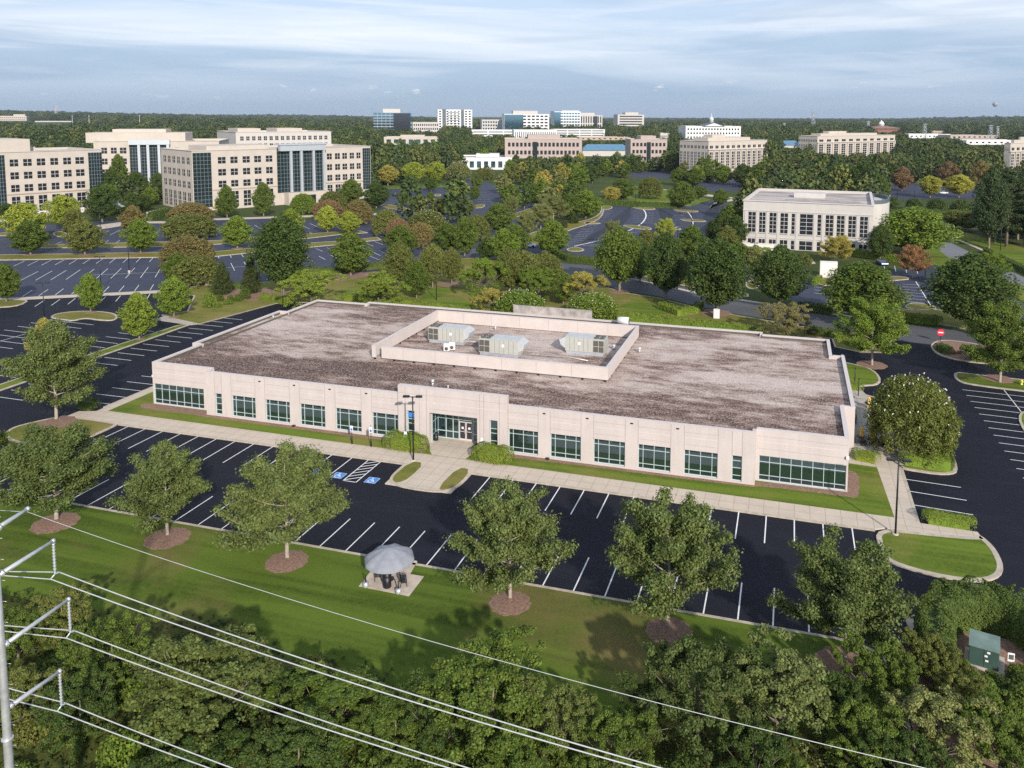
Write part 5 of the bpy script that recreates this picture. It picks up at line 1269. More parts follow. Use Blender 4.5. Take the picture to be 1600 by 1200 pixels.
o.add('glass_bay', 'glass_green', o.L*.44, -.3, o.h*.1, o.L*.55, .2, o.h*.9)
# skyline
o = far('blue glass office tower at the left of the skyline', 584, 642, 176, 216, 'glass_blue', 60, 'tower', 'office_tower', cornice=False)
for j in range(1, 9): o.add('floor_band', 'frame_grey', -.2, -.25, o.h*j/9, o.L+.2, 0, o.h*j/9+.9)
o.add('dark_bay', 'glass_dark', o.L*.54, -1.2, 0, o.L, -.3, o.h*.98); o.add('roof_house', 'stone_white', o.L*.25, 8, o.h, o.L*.72, 40, o.h+7)
for k in range(1, 9): o.add('mullion', 'frame_grey', o.L*k/9-.2, -.35, 0, o.L*k/9+.2, -.05, o.h)
o = far('tall white apartment tower with dark balconies on the skyline', 684, 738, 171, 210, 'white_paint', 40, 'tower', 'apartment_tower')
o.bands('front', 9, 9, 4, o.h*.97, .55, .55); o.add('dark_bay', 'slate', o.L*.14, -1.5, 2, o.L*.24, 0, o.h+1); o.add('dark_bay', 'slate', o.L*.68, -1.5, 2, o.L*.76, 0, o.h)
for j in range(8): o.add('balcony', 'white_paint', o.L*.3, -3, 8+j*o.h/9.4, o.L*.62, 0, 9.2+j*o.h/9.4)
o = far('low white office with grey windows left of the white apartment tower', 645, 686, 191, 212, 'stone_white', 40); o.bands('front', 12, 3, 2, o.h*.95, .6, .5)
o = far('white deck with long dark slots right of the apartment tower', 737, 812, 203, 214, 'white_paint', 40, cornice=False); o.bands('front', 3, 2, 2, o.h*.9, .92, .35)
o = far('pale office block with blue windows right of the apartment tower', 753, 790, 187, 210, 'stone_white', 40); o.bands('front', 9, 4, 2, o.h*.95, .65, .55, 'glass_blue')
o = far('wide white office tower with a blue glass left part', 788, 858, 178, 211, 'white_paint', 50, 'tower', 'office_tower')
o.add('glass_bay', 'glass_blue', 0.5, -1.2, 1, o.L*.42, 0, o.h*.97); o.bands('front', 10, 6, 3, o.h*.97, .7, .5); o.add('roof_house', 'stone_white', o.L*.2, 5, o.h, o.L*.75, 30, o.h+7)
o = far('white and pale blue office tower with a blue left edge', 866, 907, 174, 208, 'white_paint', 50, 'tower', 'office_tower'); o.add('glass_bay', 'glass_blue', 0, -1.5, 0, o.L*.24, 0, o.h*.97); o.bands('front', 9, 7, 3, o.h*.97, .8, .55, 'glass_blue'); o.add('roof_house', 'white_paint', o.L*.3, 4, o.h, o.L*.95, 30, o.h+2)
o = far('cream office block with tall vertical window strips on the skyline', 902, 941, 180, 207, 'stone_white', 40); o.bands('front', 10, 2, 3, o.h*.97, .5, .85); o.add('dark_bay', 'glass_dark', o.L*.66, -1, 0, o.L*.8, 0, o.h*.95); o.add('roof_house', 'stone_white', o.L*.15, 4, o.h, o.L*.7, 30, o.h+6)
o = far('rounded white office block with dark horizontal bands on the skyline', 965, 1006, 179, 206, 'stone_white', 40); o.bands('front', 1, 6, 3, o.h*.97, .9, .5); o.add('roof_house', 'stone_white', o.L*.3, 4, o.h, o.L*.8, 30, o.h+6)
o = far('long white parking deck below the skyline towers', 866, 945, 202, 214, 'white_paint', 50, cornice=False); o.bands('front', 4, 3, 1, o.h*.95, .94, .4)
o = far('white ribbed deck behind the long pink block', 803, 870, 203, 220, 'white_paint', 40, cornice=False); o.bands('front', 22, 1, 2, o.h*.9, .4, .8)
# white hotel with cupola
o = far('white hotel with a pediment and a small cupola beyond the beige corner block', 1071, 1157, 197, 226, 'white_paint', 40, 'hotel', 'hotel'); o.bands('front', 18, 4, 2, o.h*.94, .5, .45)
mb = MB(); a, b_ = o.L*.3, o.L*.7; mb.mesh([(a, -2, o.h), (b_, -2, o.h), ((a+b_)/2, -2, o.h+5.5), (a, 30, o.h), (b_, 30, o.h), ((a+b_)/2, 30, o.h+5.5)], [(0, 1, 2), (5, 4, 3), (0, 2, 5, 3), (1, 4, 5, 2)]); mb.build('gable_roof', 'slate', o.o)
mb = MB(); mb.mesh([(a+3, -2.3, o.h), (b_-3, -2.3, o.h), ((a+b_)/2, -2.3, o.h+4.4), (a+3, -2.05, o.h), (b_-3, -2.05, o.h), ((a+b_)/2, -2.05, o.h+4.4)], [(0, 1, 2), (5, 4, 3), (0, 2, 5, 3), (1, 4, 5, 2)]); mb.build('pediment', 'white_paint', o.o)
mb = MB(); mb.lathe([(3, o.h+2.5), (3, o.h+9.5), (3.5, o.h+10), (2.2, o.h+12), (.4, o.h+13.5), (.25, o.h+19)], 12, 0, ((a+b_)/2, 10)); mb.build('cupola', 'white_paint', o.o)
# court house with dome
o = far('brown roofed hall with a white domed cupola near the right skyline', 1366, 1408, 201, 208, 'brick', 60, 'hall', 'domed_hall', cornice=False)
mb = MB(); L_ = o.L; mb.mesh([(-8, -4, o.h), (L_+8, -4, o.h), (L_+8, 64, o.h), (-8, 64, o.h), (L_*.42, 30, o.h+8), (L_*.58, 30, o.h+8)], [(0, 1, 5, 4), (1, 2, 5), (2, 3, 4, 5), (3, 0, 4)]); mb.build('hip_roof', 'roof_brown', o.o)
mb = MB(); mb.lathe([(7, o.h+4), (7, o.h+11), (7.8, o.h+11.5), (7, o.h+14), (5.2, o.h+17), (2, o.h+19), (1.4, o.h+20.5), (.4, o.h+23)], 16, 0, (L_*.5, 30)); mb.build('dome', 'white_paint', o.o)
# low long buildings
for lab, x0, x1, yt, yb, w_, nm in (('long low white shed in the trees at the far right', 1420, 1485, 209.5, 216, 'roof_white', 'warehouse'), ('pale flat shed right of the long one at far right', 1485, 1560, 211, 217, 'stone_pink', 'warehouse'), ('wide white shed roof just above the right tree belt', 1510, 1600, 219, 226, 'roof_white', 'warehouse'), ('little brown hall among trees behind the right sheds', 1455, 1477, 204.5, 209, 'stone_dark_beige', 'warehouse'),
    ('cream hotel block at the far left edge of the skyline', -10, 42, 181, 196, 'stone_beige', 'hotel_block'), ('long low cream school in the woods at far left', 55, 112, 189, 197, 'stone_white', 'school_block'), ('low white pavilion with blue glass in the trees at centre', 719, 800, 246, 265, 'roof_white', 'pavilion'), ('low cream pavilion left of centre in the woods', 600, 684, 214, 226, 'stone_beige', 'pavilion'), ('small white house amid trees right of the short pink block', 1031, 1046, 208, 218, 'stone_white', 'house'), ('flat tan shop roof in the trees behind the pink blocks', 905, 985, 214, 219, 'stone_dark_beige', 'shop')):
    o = far(lab, x0, x1, yt, yb, w_, 40, 'building', nm, cornice=False)
    if 'hotel' in nm: o.bands('front', 16, 4, 2, o.h*.92, .45, .5); o.add('roof_house', 'stone_beige', o.L*.6, 4, o.h, o.L*.95, 20, o.h+6)
    elif nm == 'pavilion': o.bands('front', 7, 1, 0.5, o.h*.8, .6, .7, 'glass_blue'); o.add('upper_storey', w_, o.L*.3, 6, o.h, o.L*.75, 24, o.h*1.25)
    else: o.bands('front', 9, 1, 0.5, o.h*.9, .4, .4)
for lab, x0, x1, yt, yb in (('blue roofed shops between the two pink blocks', 910, 985, 232, 244), ('small blue roofed house left of the long pilastered block', 1224, 1251, 224, 231)):
    o = far(lab, x0, x1, yt+3, yb, 'stone_white', 22, 'building', 'blue_roofed_house', cornice=False)
    mb = MB(); h_ = o.h; mb.mesh([(-1, -1, h_), (o.L+1, -1, h_), (o.L+1, 23, h_), (-1, 23, h_), (o.L*.12, 11, h_+6), (o.L*.88, 11, h_+6)], [(0, 1, 5, 4), (1, 2, 5), (2, 3, 4, 5), (3, 0, 4)]); mb.build('hip_roof', 'roof_blue', o.o)
# pylons and masts on the skyline
def pylon(px, ytop, ybase, w, label, lattice=True):
    x, y = G(px, ybase); h = height_at((x, y), ytop); t = thing('lattice_pylon' if lattice else 'mast', label, 'pylon' if lattice else 'mast', (x, y, 0), 0.3, 'pylons and masts on the skyline')
    d = math.hypot(x-CC[0], y-CC[1]); s = w/CF*d/2; r_ = max(.18, d*0.00022)
    mb = MB()
    if lattice:
        for sx in (-1, 1):
            for sy in (-1, 1): mb.tube([(sx*s, sy*s, 0), (sx*s*.35, sy*s*.35, h*.8), (sx*s*.25, sy*s*.25, h)], r_, 4, 0, True, False)
        for k in range(5):
            z0, z1 = h*k/6, h*(k+1)/6; f0, f1 = 1-.8*k/6, 1-.8*(k+1)/6
            mb.tube([(-s*f0, -s*f0, z0), (s*f1, -s*f1, z1)], r_*.7, 4); mb.tube([(s*f0, -s*f0, z0), (-s*f1, -s*f1, z1)], r_*.7, 4)
        mb.build('lattice_tower', 'galvanised', t)
        mb = MB(); mb.tube([(-s*1.1, 0, h*.96), (s*1.1, 0, h*.96)], r_*1.3, 4); mb.tube([(-s*.9, 0, h*.84), (s*.9, 0, h*.84)], r_, 4); mb.build('crossarm', 'galvanised', t)
    else:
        mb.tube([(0, 0, 0), (0, 0, h)], [r_*1.4, r_*.8], 5); mb.build('mast_pole', 'galvanised', t)
        mb = MB(); mb.tube([(-s, 0, h*.93), (s, 0, h*.93)], r_, 4); mb.build('crossarm', 'galvanised', t)
pylon(1270, 174, 206, 7, 'tallest lattice pylon above the long beige block'); pylon(1225, 192, 212, 5, 'small white topped pylon left of the tallest one'); pylon(1356, 189, 208, 6, 'faint pylon left of the domed hall')
pylon(1444, 193, 220, 7, 'pylon in front of the long white shed at right'); pylon(1547, 195, 222, 7, 'pylon over the pale shed near the right edge'); pylon(1558, 197, 222, 5, 'thinner pylon right beside the one over the pale shed')
pylon(88, 166, 194, 5, 'lattice mast above the cream school at far left'); pylon(114, 180, 206, 3, 'thin grey mast right of the cream school', False); pylon(140, 180, 206, 3, 'second thin grey mast from the left, over the left roofs', False); pylon(219, 179, 207, 3, 'thin grey mast over the farther left office', False); pylon(1558, 187, 195, 3, 'tiny mast at the far right horizon', False)
pylon(1530, 190, 200, 3, 'small mast in the far right hills', False)
# canopy tent between the left offices
x, y = G(192, 334); t = thing('canopy_tent', 'grey canopy tent on thin posts between the left offices', 'tent', (x, y, 0))
mb = MB(); r_ = 5.0
rings = [(r_, 3.4), (r_*.98, 3.9), (r_*.7, 5.0), (r_*.35, 5.7), (.1, 6.0)]; n = 16; vs = [(a_*1.25*math.cos(2*math.pi*j/n), a_*math.sin(2*math.pi*j/n), z) for a_, z in rings for j in range(n)]
mb.mesh(vs, [(i*n+j, i*n+(j+1) % n, (i+1)*n+(j+1) % n, (i+1)*n+j) for i in range(len(rings)-1) for j in range(n)]); mb.build('canopy', 'canvas_grey', t)
for k in range(6): a_ = k*math.pi/3; mb = MB(); mb.tube([(r_*1.15*math.cos(a_), r_*.93*math.sin(a_), 0), (r_*1.15*math.cos(a_), r_*.93*math.sin(a_), 3.5)], .09, 6); mb.build('post', 'silver', t)
# ================================================================== VEGETATION
RNG = np.random.default_rng(11)
def unit(v): return v/np.maximum(1e-9, np.linalg.norm(v, axis=-1, keepdims=True))
def rdir(n, rng): return unit(rng.normal(size=(n, 3)))
class Leaves:
    def __init__(s): s.C = []; s.N = []; s.S = []
    def add(s, c, n, z): s.C.append(c); s.N.append(n); s.S.append(z)
    def clump(s, c, r, n, size, rng, flat=0.75, up=0.45, shell=0.5, out=0.7):
        d = rdir(n, rng); rad = (shell+(1-shell)*rng.random(n))[:, None]
        p = np.asarray(c)+d*rad*np.array([r, r, r*flat])
        nr = unit(d*out+np.array([0, 0, up])+rng.normal(size=(n, 3))*0.45)
        s.add(p, nr, size*(0.65+0.7*rng.random(n)))
    def mesh(s, name, matn='leaf', rng=RNG, extra=None, wid=0.33):
        C = np.concatenate(s.C); N = np.concatenate(s.N); S = np.concatenate(s.S)[:, None]
        t1 = unit(np.cross(N, rdir(len(C), rng))); t2 = np.cross(N, t1)
        dro = N*S*0.10
        V = np.stack([C-t1*S*.5-dro, C+t2*S*wid, C+t1*S*.5-dro, C-t2*S*wid], 1).reshape(-1, 3)
        n = len(C); nv = len(V)
        me = bpy.data.meshes.new(name); ev, ef = ([], [])
        if extra is not None: ev, ef = extra.v, extra.f
        if not ev:
            me.vertices.add(nv); me.vertices.foreach_set('co', V.astype(np.float32).ravel())
            me.loops.add(nv); me.loops.foreach_set('vertex_index', np.arange(nv, dtype=np.int32))
            me.polygons.add(n); me.polygons.foreach_set('loop_start', np.arange(0, nv, 4, dtype=np.int32))
            me.update(calc_edges=True)
        else:
            F = [tuple(4*i+j for j in range(4)) for i in range(n)]+[tuple(nv+k for k in f) for f in ef]
            me.from_pydata([tuple(v) for v in V]+list(ev), [], F); me.update()
        me.materials.append(M[matn]); return me
PROTO = {}
def limb(mb, a, b, r0, r1, rnd, n=6, k=4, sag=0.08):
    a, b = Vector(a), Vector(b); pts = []; L_ = (b-a).length
    for i in range(k+1):
        t = i/k; p = a.lerp(b, t); w = L_*sag*math.sin(t*math.pi)
        p += Vector((rnd.uniform(-1, 1)*w*.5, rnd.uniform(-1, 1)*w*.5, -w*.6 if i else 0)); pts.append(p)
    pts[0] = a; pts[-1] = b
    mb.tube(pts, [r0+(r1-r0)*i/k for i in range(k+1)], n, 0, False); return pts
def proto_airy(seed, H=10.0, Rr=5.4, nl=23, leaf=0.215, per=118):
    # open crowned street tree: leader, rising limbs, leaf sprays along the twigs
    rnd = random.Random(seed); rng = np.random.default_rng(seed); mb = MB(); lv = Leaves()
    mb.tube([(0, 0, -.1), (0.02, 0, .25), (.05, .04, H*.2), (-.06, .05, H*.45), (.08, -.05, H*.68), (0, 0, H*.9)], [.27, .19, .165, .12, .075, .02], 8)
    for i in range(nl):
        f = i/(nl-1); z0 = H*(.19+.52*f); az = i*2.39996+rnd.uniform(-.35, .35)
        reach = Rr*(1.0-.62*f**1.6)*rnd.uniform(.78, 1.06); rise = H*(.17+.13*f)*rnd.uniform(.8, 1.3)
        tip = (reach*math.cos(az), reach*math.sin(az), min(H*.97, z0+rise))
        pts = limb(mb, (0, 0, z0), tip, .075*(1-.5*f), .018, rnd)
        for q in range(8):
            t = .22+.78*(q+rnd.random()*.8)/8; t = min(t, 1.0); j = min(3, int(t*4)); base = pts[j].lerp(pts[j+1], t*4-j)
            a2 = az+rnd.choice((-1, 1))*rnd.uniform(.4, 1.4); l2 = reach*rnd.uniform(.12, .33)
            e = base+Vector((math.cos(a2)*l2, math.sin(a2)*l2, rnd.uniform(.1, .75)*l2+.2))
            limb(mb, base, e, .022, .008, rnd, 4, 2)
            for s_ in (0.45, .8, 1.1):
                c = base.lerp(e, s_); lv.clump(c, rnd.uniform(.5, 1.1), int(per*rnd.uniform(.6, 1.2)), leaf, rng, .7, .5, .1)
    for k in range(9): lv.clump((rnd.uniform(-.7, .7), rnd.uniform(-.7, .7), H*rnd.uniform(.74, .97)), rnd.uniform(.4, .7), per, leaf, rng, .9, .5, .2)
    return mb.data('trunk', ['bark_pale']), lv.mesh('crown', 'leaf', rng)
def proto_dense(seed, H=11.0, Rr=4.4, shape='oval', n=95, per=150, leaf=0.36, low=.14, flat=.75):
    rnd = random.Random(seed); rng = np.random.default_rng(seed); mb = MB(); lv = Leaves()
    mb.tube([(0, 0, -.1), (0, 0, .3), (.04, .03, H*.25), (-.05, 0, H*.55), (0, 0, H*.82)], [.33, .24, .2, .13, .03], 8)
    for i in range(n):
        f = (i+.5)/n; z = f; az = i*2.39996+rnd.uniform(-.5, .5)
        if shape == 'oval': prof = math.sin(math.pi*min(1, max(0.02, z))**.82)**.62
        elif shape == 'pyramid': prof = min(1.0, z/.16)*(1-z)**.72*1.04+.05
        elif shape == 'round': prof = math.sqrt(max(0, 1-(2*z-1)**2))
        else: prof = 1
        zz = H*(low+(1-low)*z*.97); r_ = Rr*prof*rnd.uniform(.58, 1.08); cr = Rr*rnd.uniform(.17, .36)*(0.55+.45*prof)
        r_ = max(0, r_-cr*.45); c = (r_*math.cos(az), r_*math.sin(az), zz)
        lv.clump(c, cr, int(per*rnd.uniform(.7, 1.2)), leaf, rng, flat, .5, .55)
        if i % 3 == 0: limb(mb, (0, 0, max(H*low*.8, zz-H*.16)), c, .06, .015, rnd, 5, 3)
        if i % 2 == 0: lv.clump((c[0]*.4, c[1]*.4, zz), cr*1.1, int(per*.35), leaf*1.1, rng, .9, .2, .2)
    return mb.data('trunk', ['bark']), lv.mesh('crown', 'leaf', rng)
def proto_crape(seed, H=6.0, Rr=4.4, flowers=True, q=1.0, lf=.27):
    # many stemmed, wide flat-topped crown with pale flower heads
    rnd = random.Random(seed); rng = np.random.default_rng(seed); mb = MB(); lv = Leaves(); fl_ = Leaves()
    for k in range(7):
        a = k*2*math.pi/7+rnd.uniform(-.2, .2); limb(mb, (.22*math.cos(a), .22*math.sin(a), -.1), (Rr*.55*math.cos(a), Rr*.55*math.sin(a), H*.62), .10, .035, rnd, 6, 4)
    n = 120
    for i in range(n):
        f = math.sqrt((i+.5)/n); az = i*2.39996; r_ = Rr*f*rnd.uniform(.9, 1.02)
        zt = H*(.97-.50*f**2.6)+rnd.uniform(-.3, .2); cr = rnd.uniform(.5, .85); c = (r_*math.cos(az)*.93, r_*math.sin(az)*.93, zt-cr*.5)
        lv.clump(c, cr, int(95*q), lf, rng, .8, .6, .3)
        if f > .55: lv.clump((c[0]*.96, c[1]*.96, c[2]-H*.17), cr*.9, int(55*q), lf, rng, .8, .4, .45)
        if f > .75: lv.clump((c[0]*.93, c[1]*.93, c[2]-H*.30), cr*.8, int(45*q), lf, rng, .8, .4, .45)
        for _q in range(1 if flowers and rnd.random() < .62 else 0):
            d = unit(np.array([[c[0]*.4, c[1]*.4, 1.6]]))[0]; d = unit(d+rng.normal(size=3)*.5); fl_.clump(np.array(c)+d*cr*.95, .10, 7, .11, rng, 1.2, .4, .1)
    return mb.data('trunk', ['bark_pale']), lv.mesh('crown', 'leaf', rng), (fl_.mesh('blossom', 'blossom', rng) if flowers else None)
def proto_pine(seed, H=20.0, Rr=4.5):
    rnd = random.Random(seed); rng = np.random.default_rng(seed); mb = MB(); lv = Leaves()
    mb.tube([(0, 0, -.1), (.05, 0, H*.3), (-.08, .05, H*.65), (0, 0, H*.97)], [.36, .28, .19, .05], 8)
    for i in range(48):
        f = i/47; z = H*(.24+.74*f); az = i*2.39996+rnd.uniform(-.4, .4); r_ = Rr*(.55+.55*math.sin(math.pi*(f*.85+.12)))*rnd.uniform(.55, 1.0)*(1-.5*f**3)
        tip = (r_*math.cos(az), r_*math.sin(az), z+rnd.uniform(-.3, 1.0)); limb(mb, (0, 0, z-.6), tip, .07, .02, rnd, 5, 3)
        for q in range(4):
            t = .4+.2*q; c = (tip[0]*t+rnd.uniform(-.5, .5), tip[1]*t+rnd.uniform(-.5, .5), z-.4+(tip[2]-z+.4)*t); lv.clump(c, rnd.uniform(.7, 1.15), 75, .42, rng, .6, .6, .3)
    return mb.data('trunk', ['bark']), lv.mesh('crown', 'leaf', rng, None, .22)
def proto_shrub(seed, H=1.8, Rr=1.3, n=26, per=110, leaf=.16):
    rnd = random.Random(seed); rng = np.random.default_rng(seed); lv = Leaves(); mb = MB()
    for i in range(n):
        f = (i+.5)/n; az = i*2.39996; z = H*(.12+.8*f); r_ = Rr*math.sqrt(max(.02, 1-(f*.95)**2))*rnd.uniform(.7, .95); cr = Rr*rnd.uniform(.25, .4)
        lv.clump((r_*.8*math.cos(az), r_*.8*math.sin(az), z*.85), cr, per, leaf, rng, .85, .5, .5)
    for k in range(5): a = k*1.26; limb(mb, (0.05*math.cos(a), .05*math.sin(a), -.1), (Rr*.5*math.cos(a), Rr*.5*math.sin(a), H*.6), .035, .012, rnd, 5, 2)
    return mb.data('stem', ['bark']), lv.mesh('foliage', 'leaf', rng)
def proto_wild(seed, H=6.5, Rr=3.8, n=170, per=190, leaf=.165, layered=False):
    # unpruned tree seen from above: sprays stacked into a loose mound
    rnd = random.Random(seed); rng = np.random.default_rng(seed); lv = Leaves(); mb = MB()
    mb.tube([(0, 0, -.1), (.1, 0, H*.35), (0, .1, H*.8)], [.2, .14, .04], 7)
    nb = 9; lob = [(rnd.uniform(.35, .8)*Rr, k*2*math.pi/nb+rnd.uniform(-.3, .3), rnd.uniform(.45, .85)*H, rnd.uniform(.38, .6)*Rr) for k in range(nb)]+[(0, 0, H*.72, Rr*.55), (Rr*.25, 2.0, H*.82, Rr*.4)]
    for i in range(n):
        lr, la, lz, ls = lob[i % len(lob)]; d = rdir(1, rng)[0]; d[2] = abs(d[2])*1.1-.25
        c = np.array([lr*math.cos(la), lr*math.sin(la), lz])+d*ls*rnd.uniform(.75, 1.0); c[2] = max(.4, c[2])
        if layered: lv.clump(c, rnd.uniform(.35, .7), per, leaf*1.2, rng, .42, .9, .3, .35)
        else: lv.clump(c, rnd.uniform(.3, .58), per, leaf, rng, .8, .5, .3)
        if i % 7 == 0: limb(mb, (0, 0, H*.3), c, .05, .012, rnd, 5, 3)
    for k in range(30):
        a = rnd.random()*6.28; r_ = Rr*rnd.uniform(.4, 1); lv.clump((r_*math.cos(a), r_*math.sin(a), H*rnd.uniform(.08, .4)), .6, 70, leaf, rng, .8, .4, .3)
    return mb.data('trunk', ['bark']), lv.mesh('crown', 'leaf', rng)
def addp(k, fn, H, Rr, cnt, **kw): PROTO[k] = ([fn(100+17*i+len(k)*7, **kw) for i in range(cnt)], H, Rr)
addp('airy', proto_airy, 10.0, 5.75, 4)
addp('dense', proto_dense, 11.0, 4.4, 3)
addp('pyr', proto_dense, 11.0, 4.4, 2, shape='pyramid', low=.1, flat=.7)
addp('round', proto_dense, 11.0, 4.4, 2, shape='round', low=.2, n=80)
addp('oak', proto_dense, 11.0, 4.6, 3, n=170, per=120, leaf=.30, flat=.8, low=.2)
addp('crape', proto_crape, 6.0, 4.4, 2)
addp('patio', proto_crape, 6.0, 4.55, 1, q=3.0, lf=.17)
addp('dome', proto_crape, 6.0, 4.4, 2, flowers=False)
addp('pine', proto_pine, 20.0, 4.5, 2)
addp('cone', proto_dense, 11.0, 4.4, 2, shape='pyramid', n=130, per=120, leaf=.3, low=.0, flat=.8)
addp('shrub', proto_shrub, 1.8, 1.3, 3)
addp('wild', proto_wild, 7.4, 4.25, 3)
addp('layer', proto_wild, 7.4, 4.25, 2, layered=True)
addp('small', proto_dense, 11.0, 4.4, 4, n=40, per=42, leaf=.75)
_C0 = dict(dark=(.026, .050, .017), mid=(.048, .085, .022), fresh=(.068, .120, .026), light=(.095, .150, .034), lime=(.17, .215, .030), yellow=(.29, .285, .045), gold=(.23, .20, .05), olive=(.082, .090, .026), brown=(.125, .092, .042), orange=(.27, .15, .065), rust=(.19, .095, .05), grey=(.088, .118, .060), pine=(.024, .045, .026), holly=(.022, .036, .015), pinkish=(.22, .17, .085), hedge=(.085, .135, .022), hedged=(.042, .080, .018))
ORD = ['first', 'second', 'third', 'fourth', 'fifth', 'sixth', 'seventh', 'eighth', 'ninth', 'tenth', 'eleventh', 'twelfth', 'thirteenth', 'fourteenth', 'fifteenth', 'sixteenth', 'seventeenth', 'eighteenth', 'nineteenth', 'twentieth']
COLR = {k: (min(.9, v[0]*1.75), min(.9, v[1]*1.42), min(.9, v[2]*.85)) for k, v in _C0.items()}
for _k in ('mid', 'fresh', 'light', 'grey'): COLR[_k] = tuple(x*1.28 for x in COLR[_k])
for _k in ('dark', 'pine', 'holly'): COLR[_k] = tuple(x*1.5 for x in COLR[_k])
COLR['wild'] = (.098, .130, .034); COLR['wildy'] = (.125, .155, .038)
for _k in ('orange', 'rust', 'brown', 'gold', 'pinkish', 'yellow', 'lime'): COLR[_k] = tuple(x*1.3 for x in _C0[_k])
COLR['lime'] = (.30, .345, .045); COLR['gold'] = (.34, .30, .065); COLR['brown'] = (.215, .175, .058); COLR['rust'] = (.25, .165, .078); COLR['pinkish'] = (.22, .20, .075); COLR['olive'] = (.150, .168, .038); COLR['hedge'] = (.150, .205, .026); COLR['hedged'] = (.082, .120, .024)
for _k in COLR: COLR[_k] = tuple(x*1.14 for x in COLR[_k])
COLR['near'] = (.150, .192, .054); COLR['near2'] = (.172, .210, .062)
TREES = []
NOUN = {'shrub': 'shrub', 'wild': 'tree', 'layer': 'tree'}
TNAME = {'pine': 'pine_tree', 'patio': 'flowering_tree', 'crape': 'flowering_tree', 'dome': 'flat_topped_tree', 'cone': 'conical_evergreen', 'shrub': 'shrub'}
def plant(kind, xy, h, w, colr, look, place, group=None, rz=None, var=None, shared=False, z=0.0):
    vs, H, Rr = PROTO[kind]; v = vs[(var if var is not None else len(TREES)) % len(vs)]
    s = w/(2*Rr*1.0); sz = h/H
    t = bpy.data.objects.new(TNAME.get(kind, 'tree'), None); COL.objects.link(t)
    t.location = (xy[0], xy[1], z); t.rotation_euler = (0, 0, (len(TREES)*2.1) % 6.28 if rz is None else rz); t.scale = (s, s*(.92+.16*((len(TREES)*.37) % 1)), sz)
    tr = link('stem' if kind == 'shrub' else 'trunk', v[0], t); cr = link('foliage' if kind == 'shrub' else 'crown', v[1], t)
    j = ((len(TREES)*.618) % 1-.5)*.24; c = COLR[colr] if isinstance(colr, str) else colr
    cr.color = (c[0]*(1+j), c[1]*(1+j*.8), c[2]*(1+j), 1)
    if len(v) > 2 and v[2]: link('blossom', v[2], t)
    TREES.append([t, look, place, proj((xy[0], xy[1], h*.5))[0], group, NOUN.get(kind, 'tree'), shared]); return t
def T(kind, x, yt, yb, w, colr, look, place, group=None, z=0.0, **k):
    xy = G(x, yb, z); d = proj((xy[0], xy[1], 0))[2]; h = height_at(xy, yt)-z
    # the top of a wide crown as seen from above reaches over its far side
    return plant(kind, xy, h, w*d/CF, colr, look, place, group, z=z, **k)
def label_trees():
    from collections import defaultdict
    g = defaultdict(list)
    for e in TREES: g[(e[1], e[2])].append(e)
    for (look, place), L_ in g.items():
        L_.sort(key=lambda e: e[3]); n = len(L_)
        for i, e in enumerate(L_):
            t, _, _, _, grp, noun, shared = e
            if n == 1: lab = f'{look} {noun} {place}'
            elif shared: lab = f'{look} {noun} {place}'
            elif n == 2: lab = f'{look} {noun}, {"left" if i == 0 else "right"} one of two {place}'
            else: lab = f'{look} {noun}, {"leftmost" if i == 0 else "rightmost" if i == n-1 else ORD[i]+" from left"} {place}'
            tag(t, lab, noun, grp or ('trees '+place if n > 1 else None))

# ---- six trees in front
P = 'on mulch along the front kerb'
for x, yt, yb, w, v, c in ((88, 672, 812, 190, 0, 'near'), (262, 707, 837, 158, 1, 'near'), (449, 707, 872, 196, 2, 'near2'), (797, 768, 935, 200, 3, 'near'), (1043, 785, 979, 210, 0, 'near'), (1320, 857, 1035, 200, 1, 'near')):
    T('airy', x, yt, yb, w, c, 'airy spreading green', P, 'trees along the front kerb', z=.13, var=v, rz=x*.01)
def mulchring(x, y, w, h=None):
    c = G(x, y, .13); d = proj((*c, 0))[2]; r_ = w/2*d/CF; mb = MB()
    n = 26; mb.mesh([(c[0], c[1], .26)]+[(c[0]+r_*.55*math.cos(2*math.pi*k/n), c[1]+r_*.55*math.sin(2*math.pi*k/n), .22) for k in range(n)]+[(c[0]+r_*(1+.05*math.sin(k*2.3))*math.cos(2*math.pi*k/n), c[1]+r_*(1+.05*math.sin(k*2.3))*math.sin(2*math.pi*k/n), .12) for k in range(n)],
        [(0, 1+k, 1+(k+1) % n) for k in range(n)]+[(1+k, 1+n+k, 1+n+(k+1) % n, 1+(k+1) % n) for k in range(n)], 0, True); struct('mulch_ring', mb, 'mulch')
for x, y, w in ((86.5, 817, 70), (261.5, 841, 70), (448, 877, 68), (797, 942, 68), (1045, 986, 76), (1318, 1038, 90), (90, 660, 58), (1362, 570, 46), (1561, 592, 44), (142, 488, 18), (272, 495, 16), (219, 530, 14), (549, 430, 50), (48, 398, 22), (133, 398, 22), (219, 395, 22), (371, 388, 18), (968, 456, 34), (626, 448, 40), (705, 444, 46), (1118, 489, 50)): mulchring(x, y, w)
T('airy', 88, 512, 655, 152, 'near', 'airy spreading green', 'on the left corner island', z=.13, var=2)
T('dense', 74, 497, 590, 50, 'gold', 'yellow tipped green', 'just behind the left corner island tree', z=.13)
T('airy', -22, 672, 765, 100, 'mid', 'airy green', 'cut by the left edge above the front lot', z=.13)
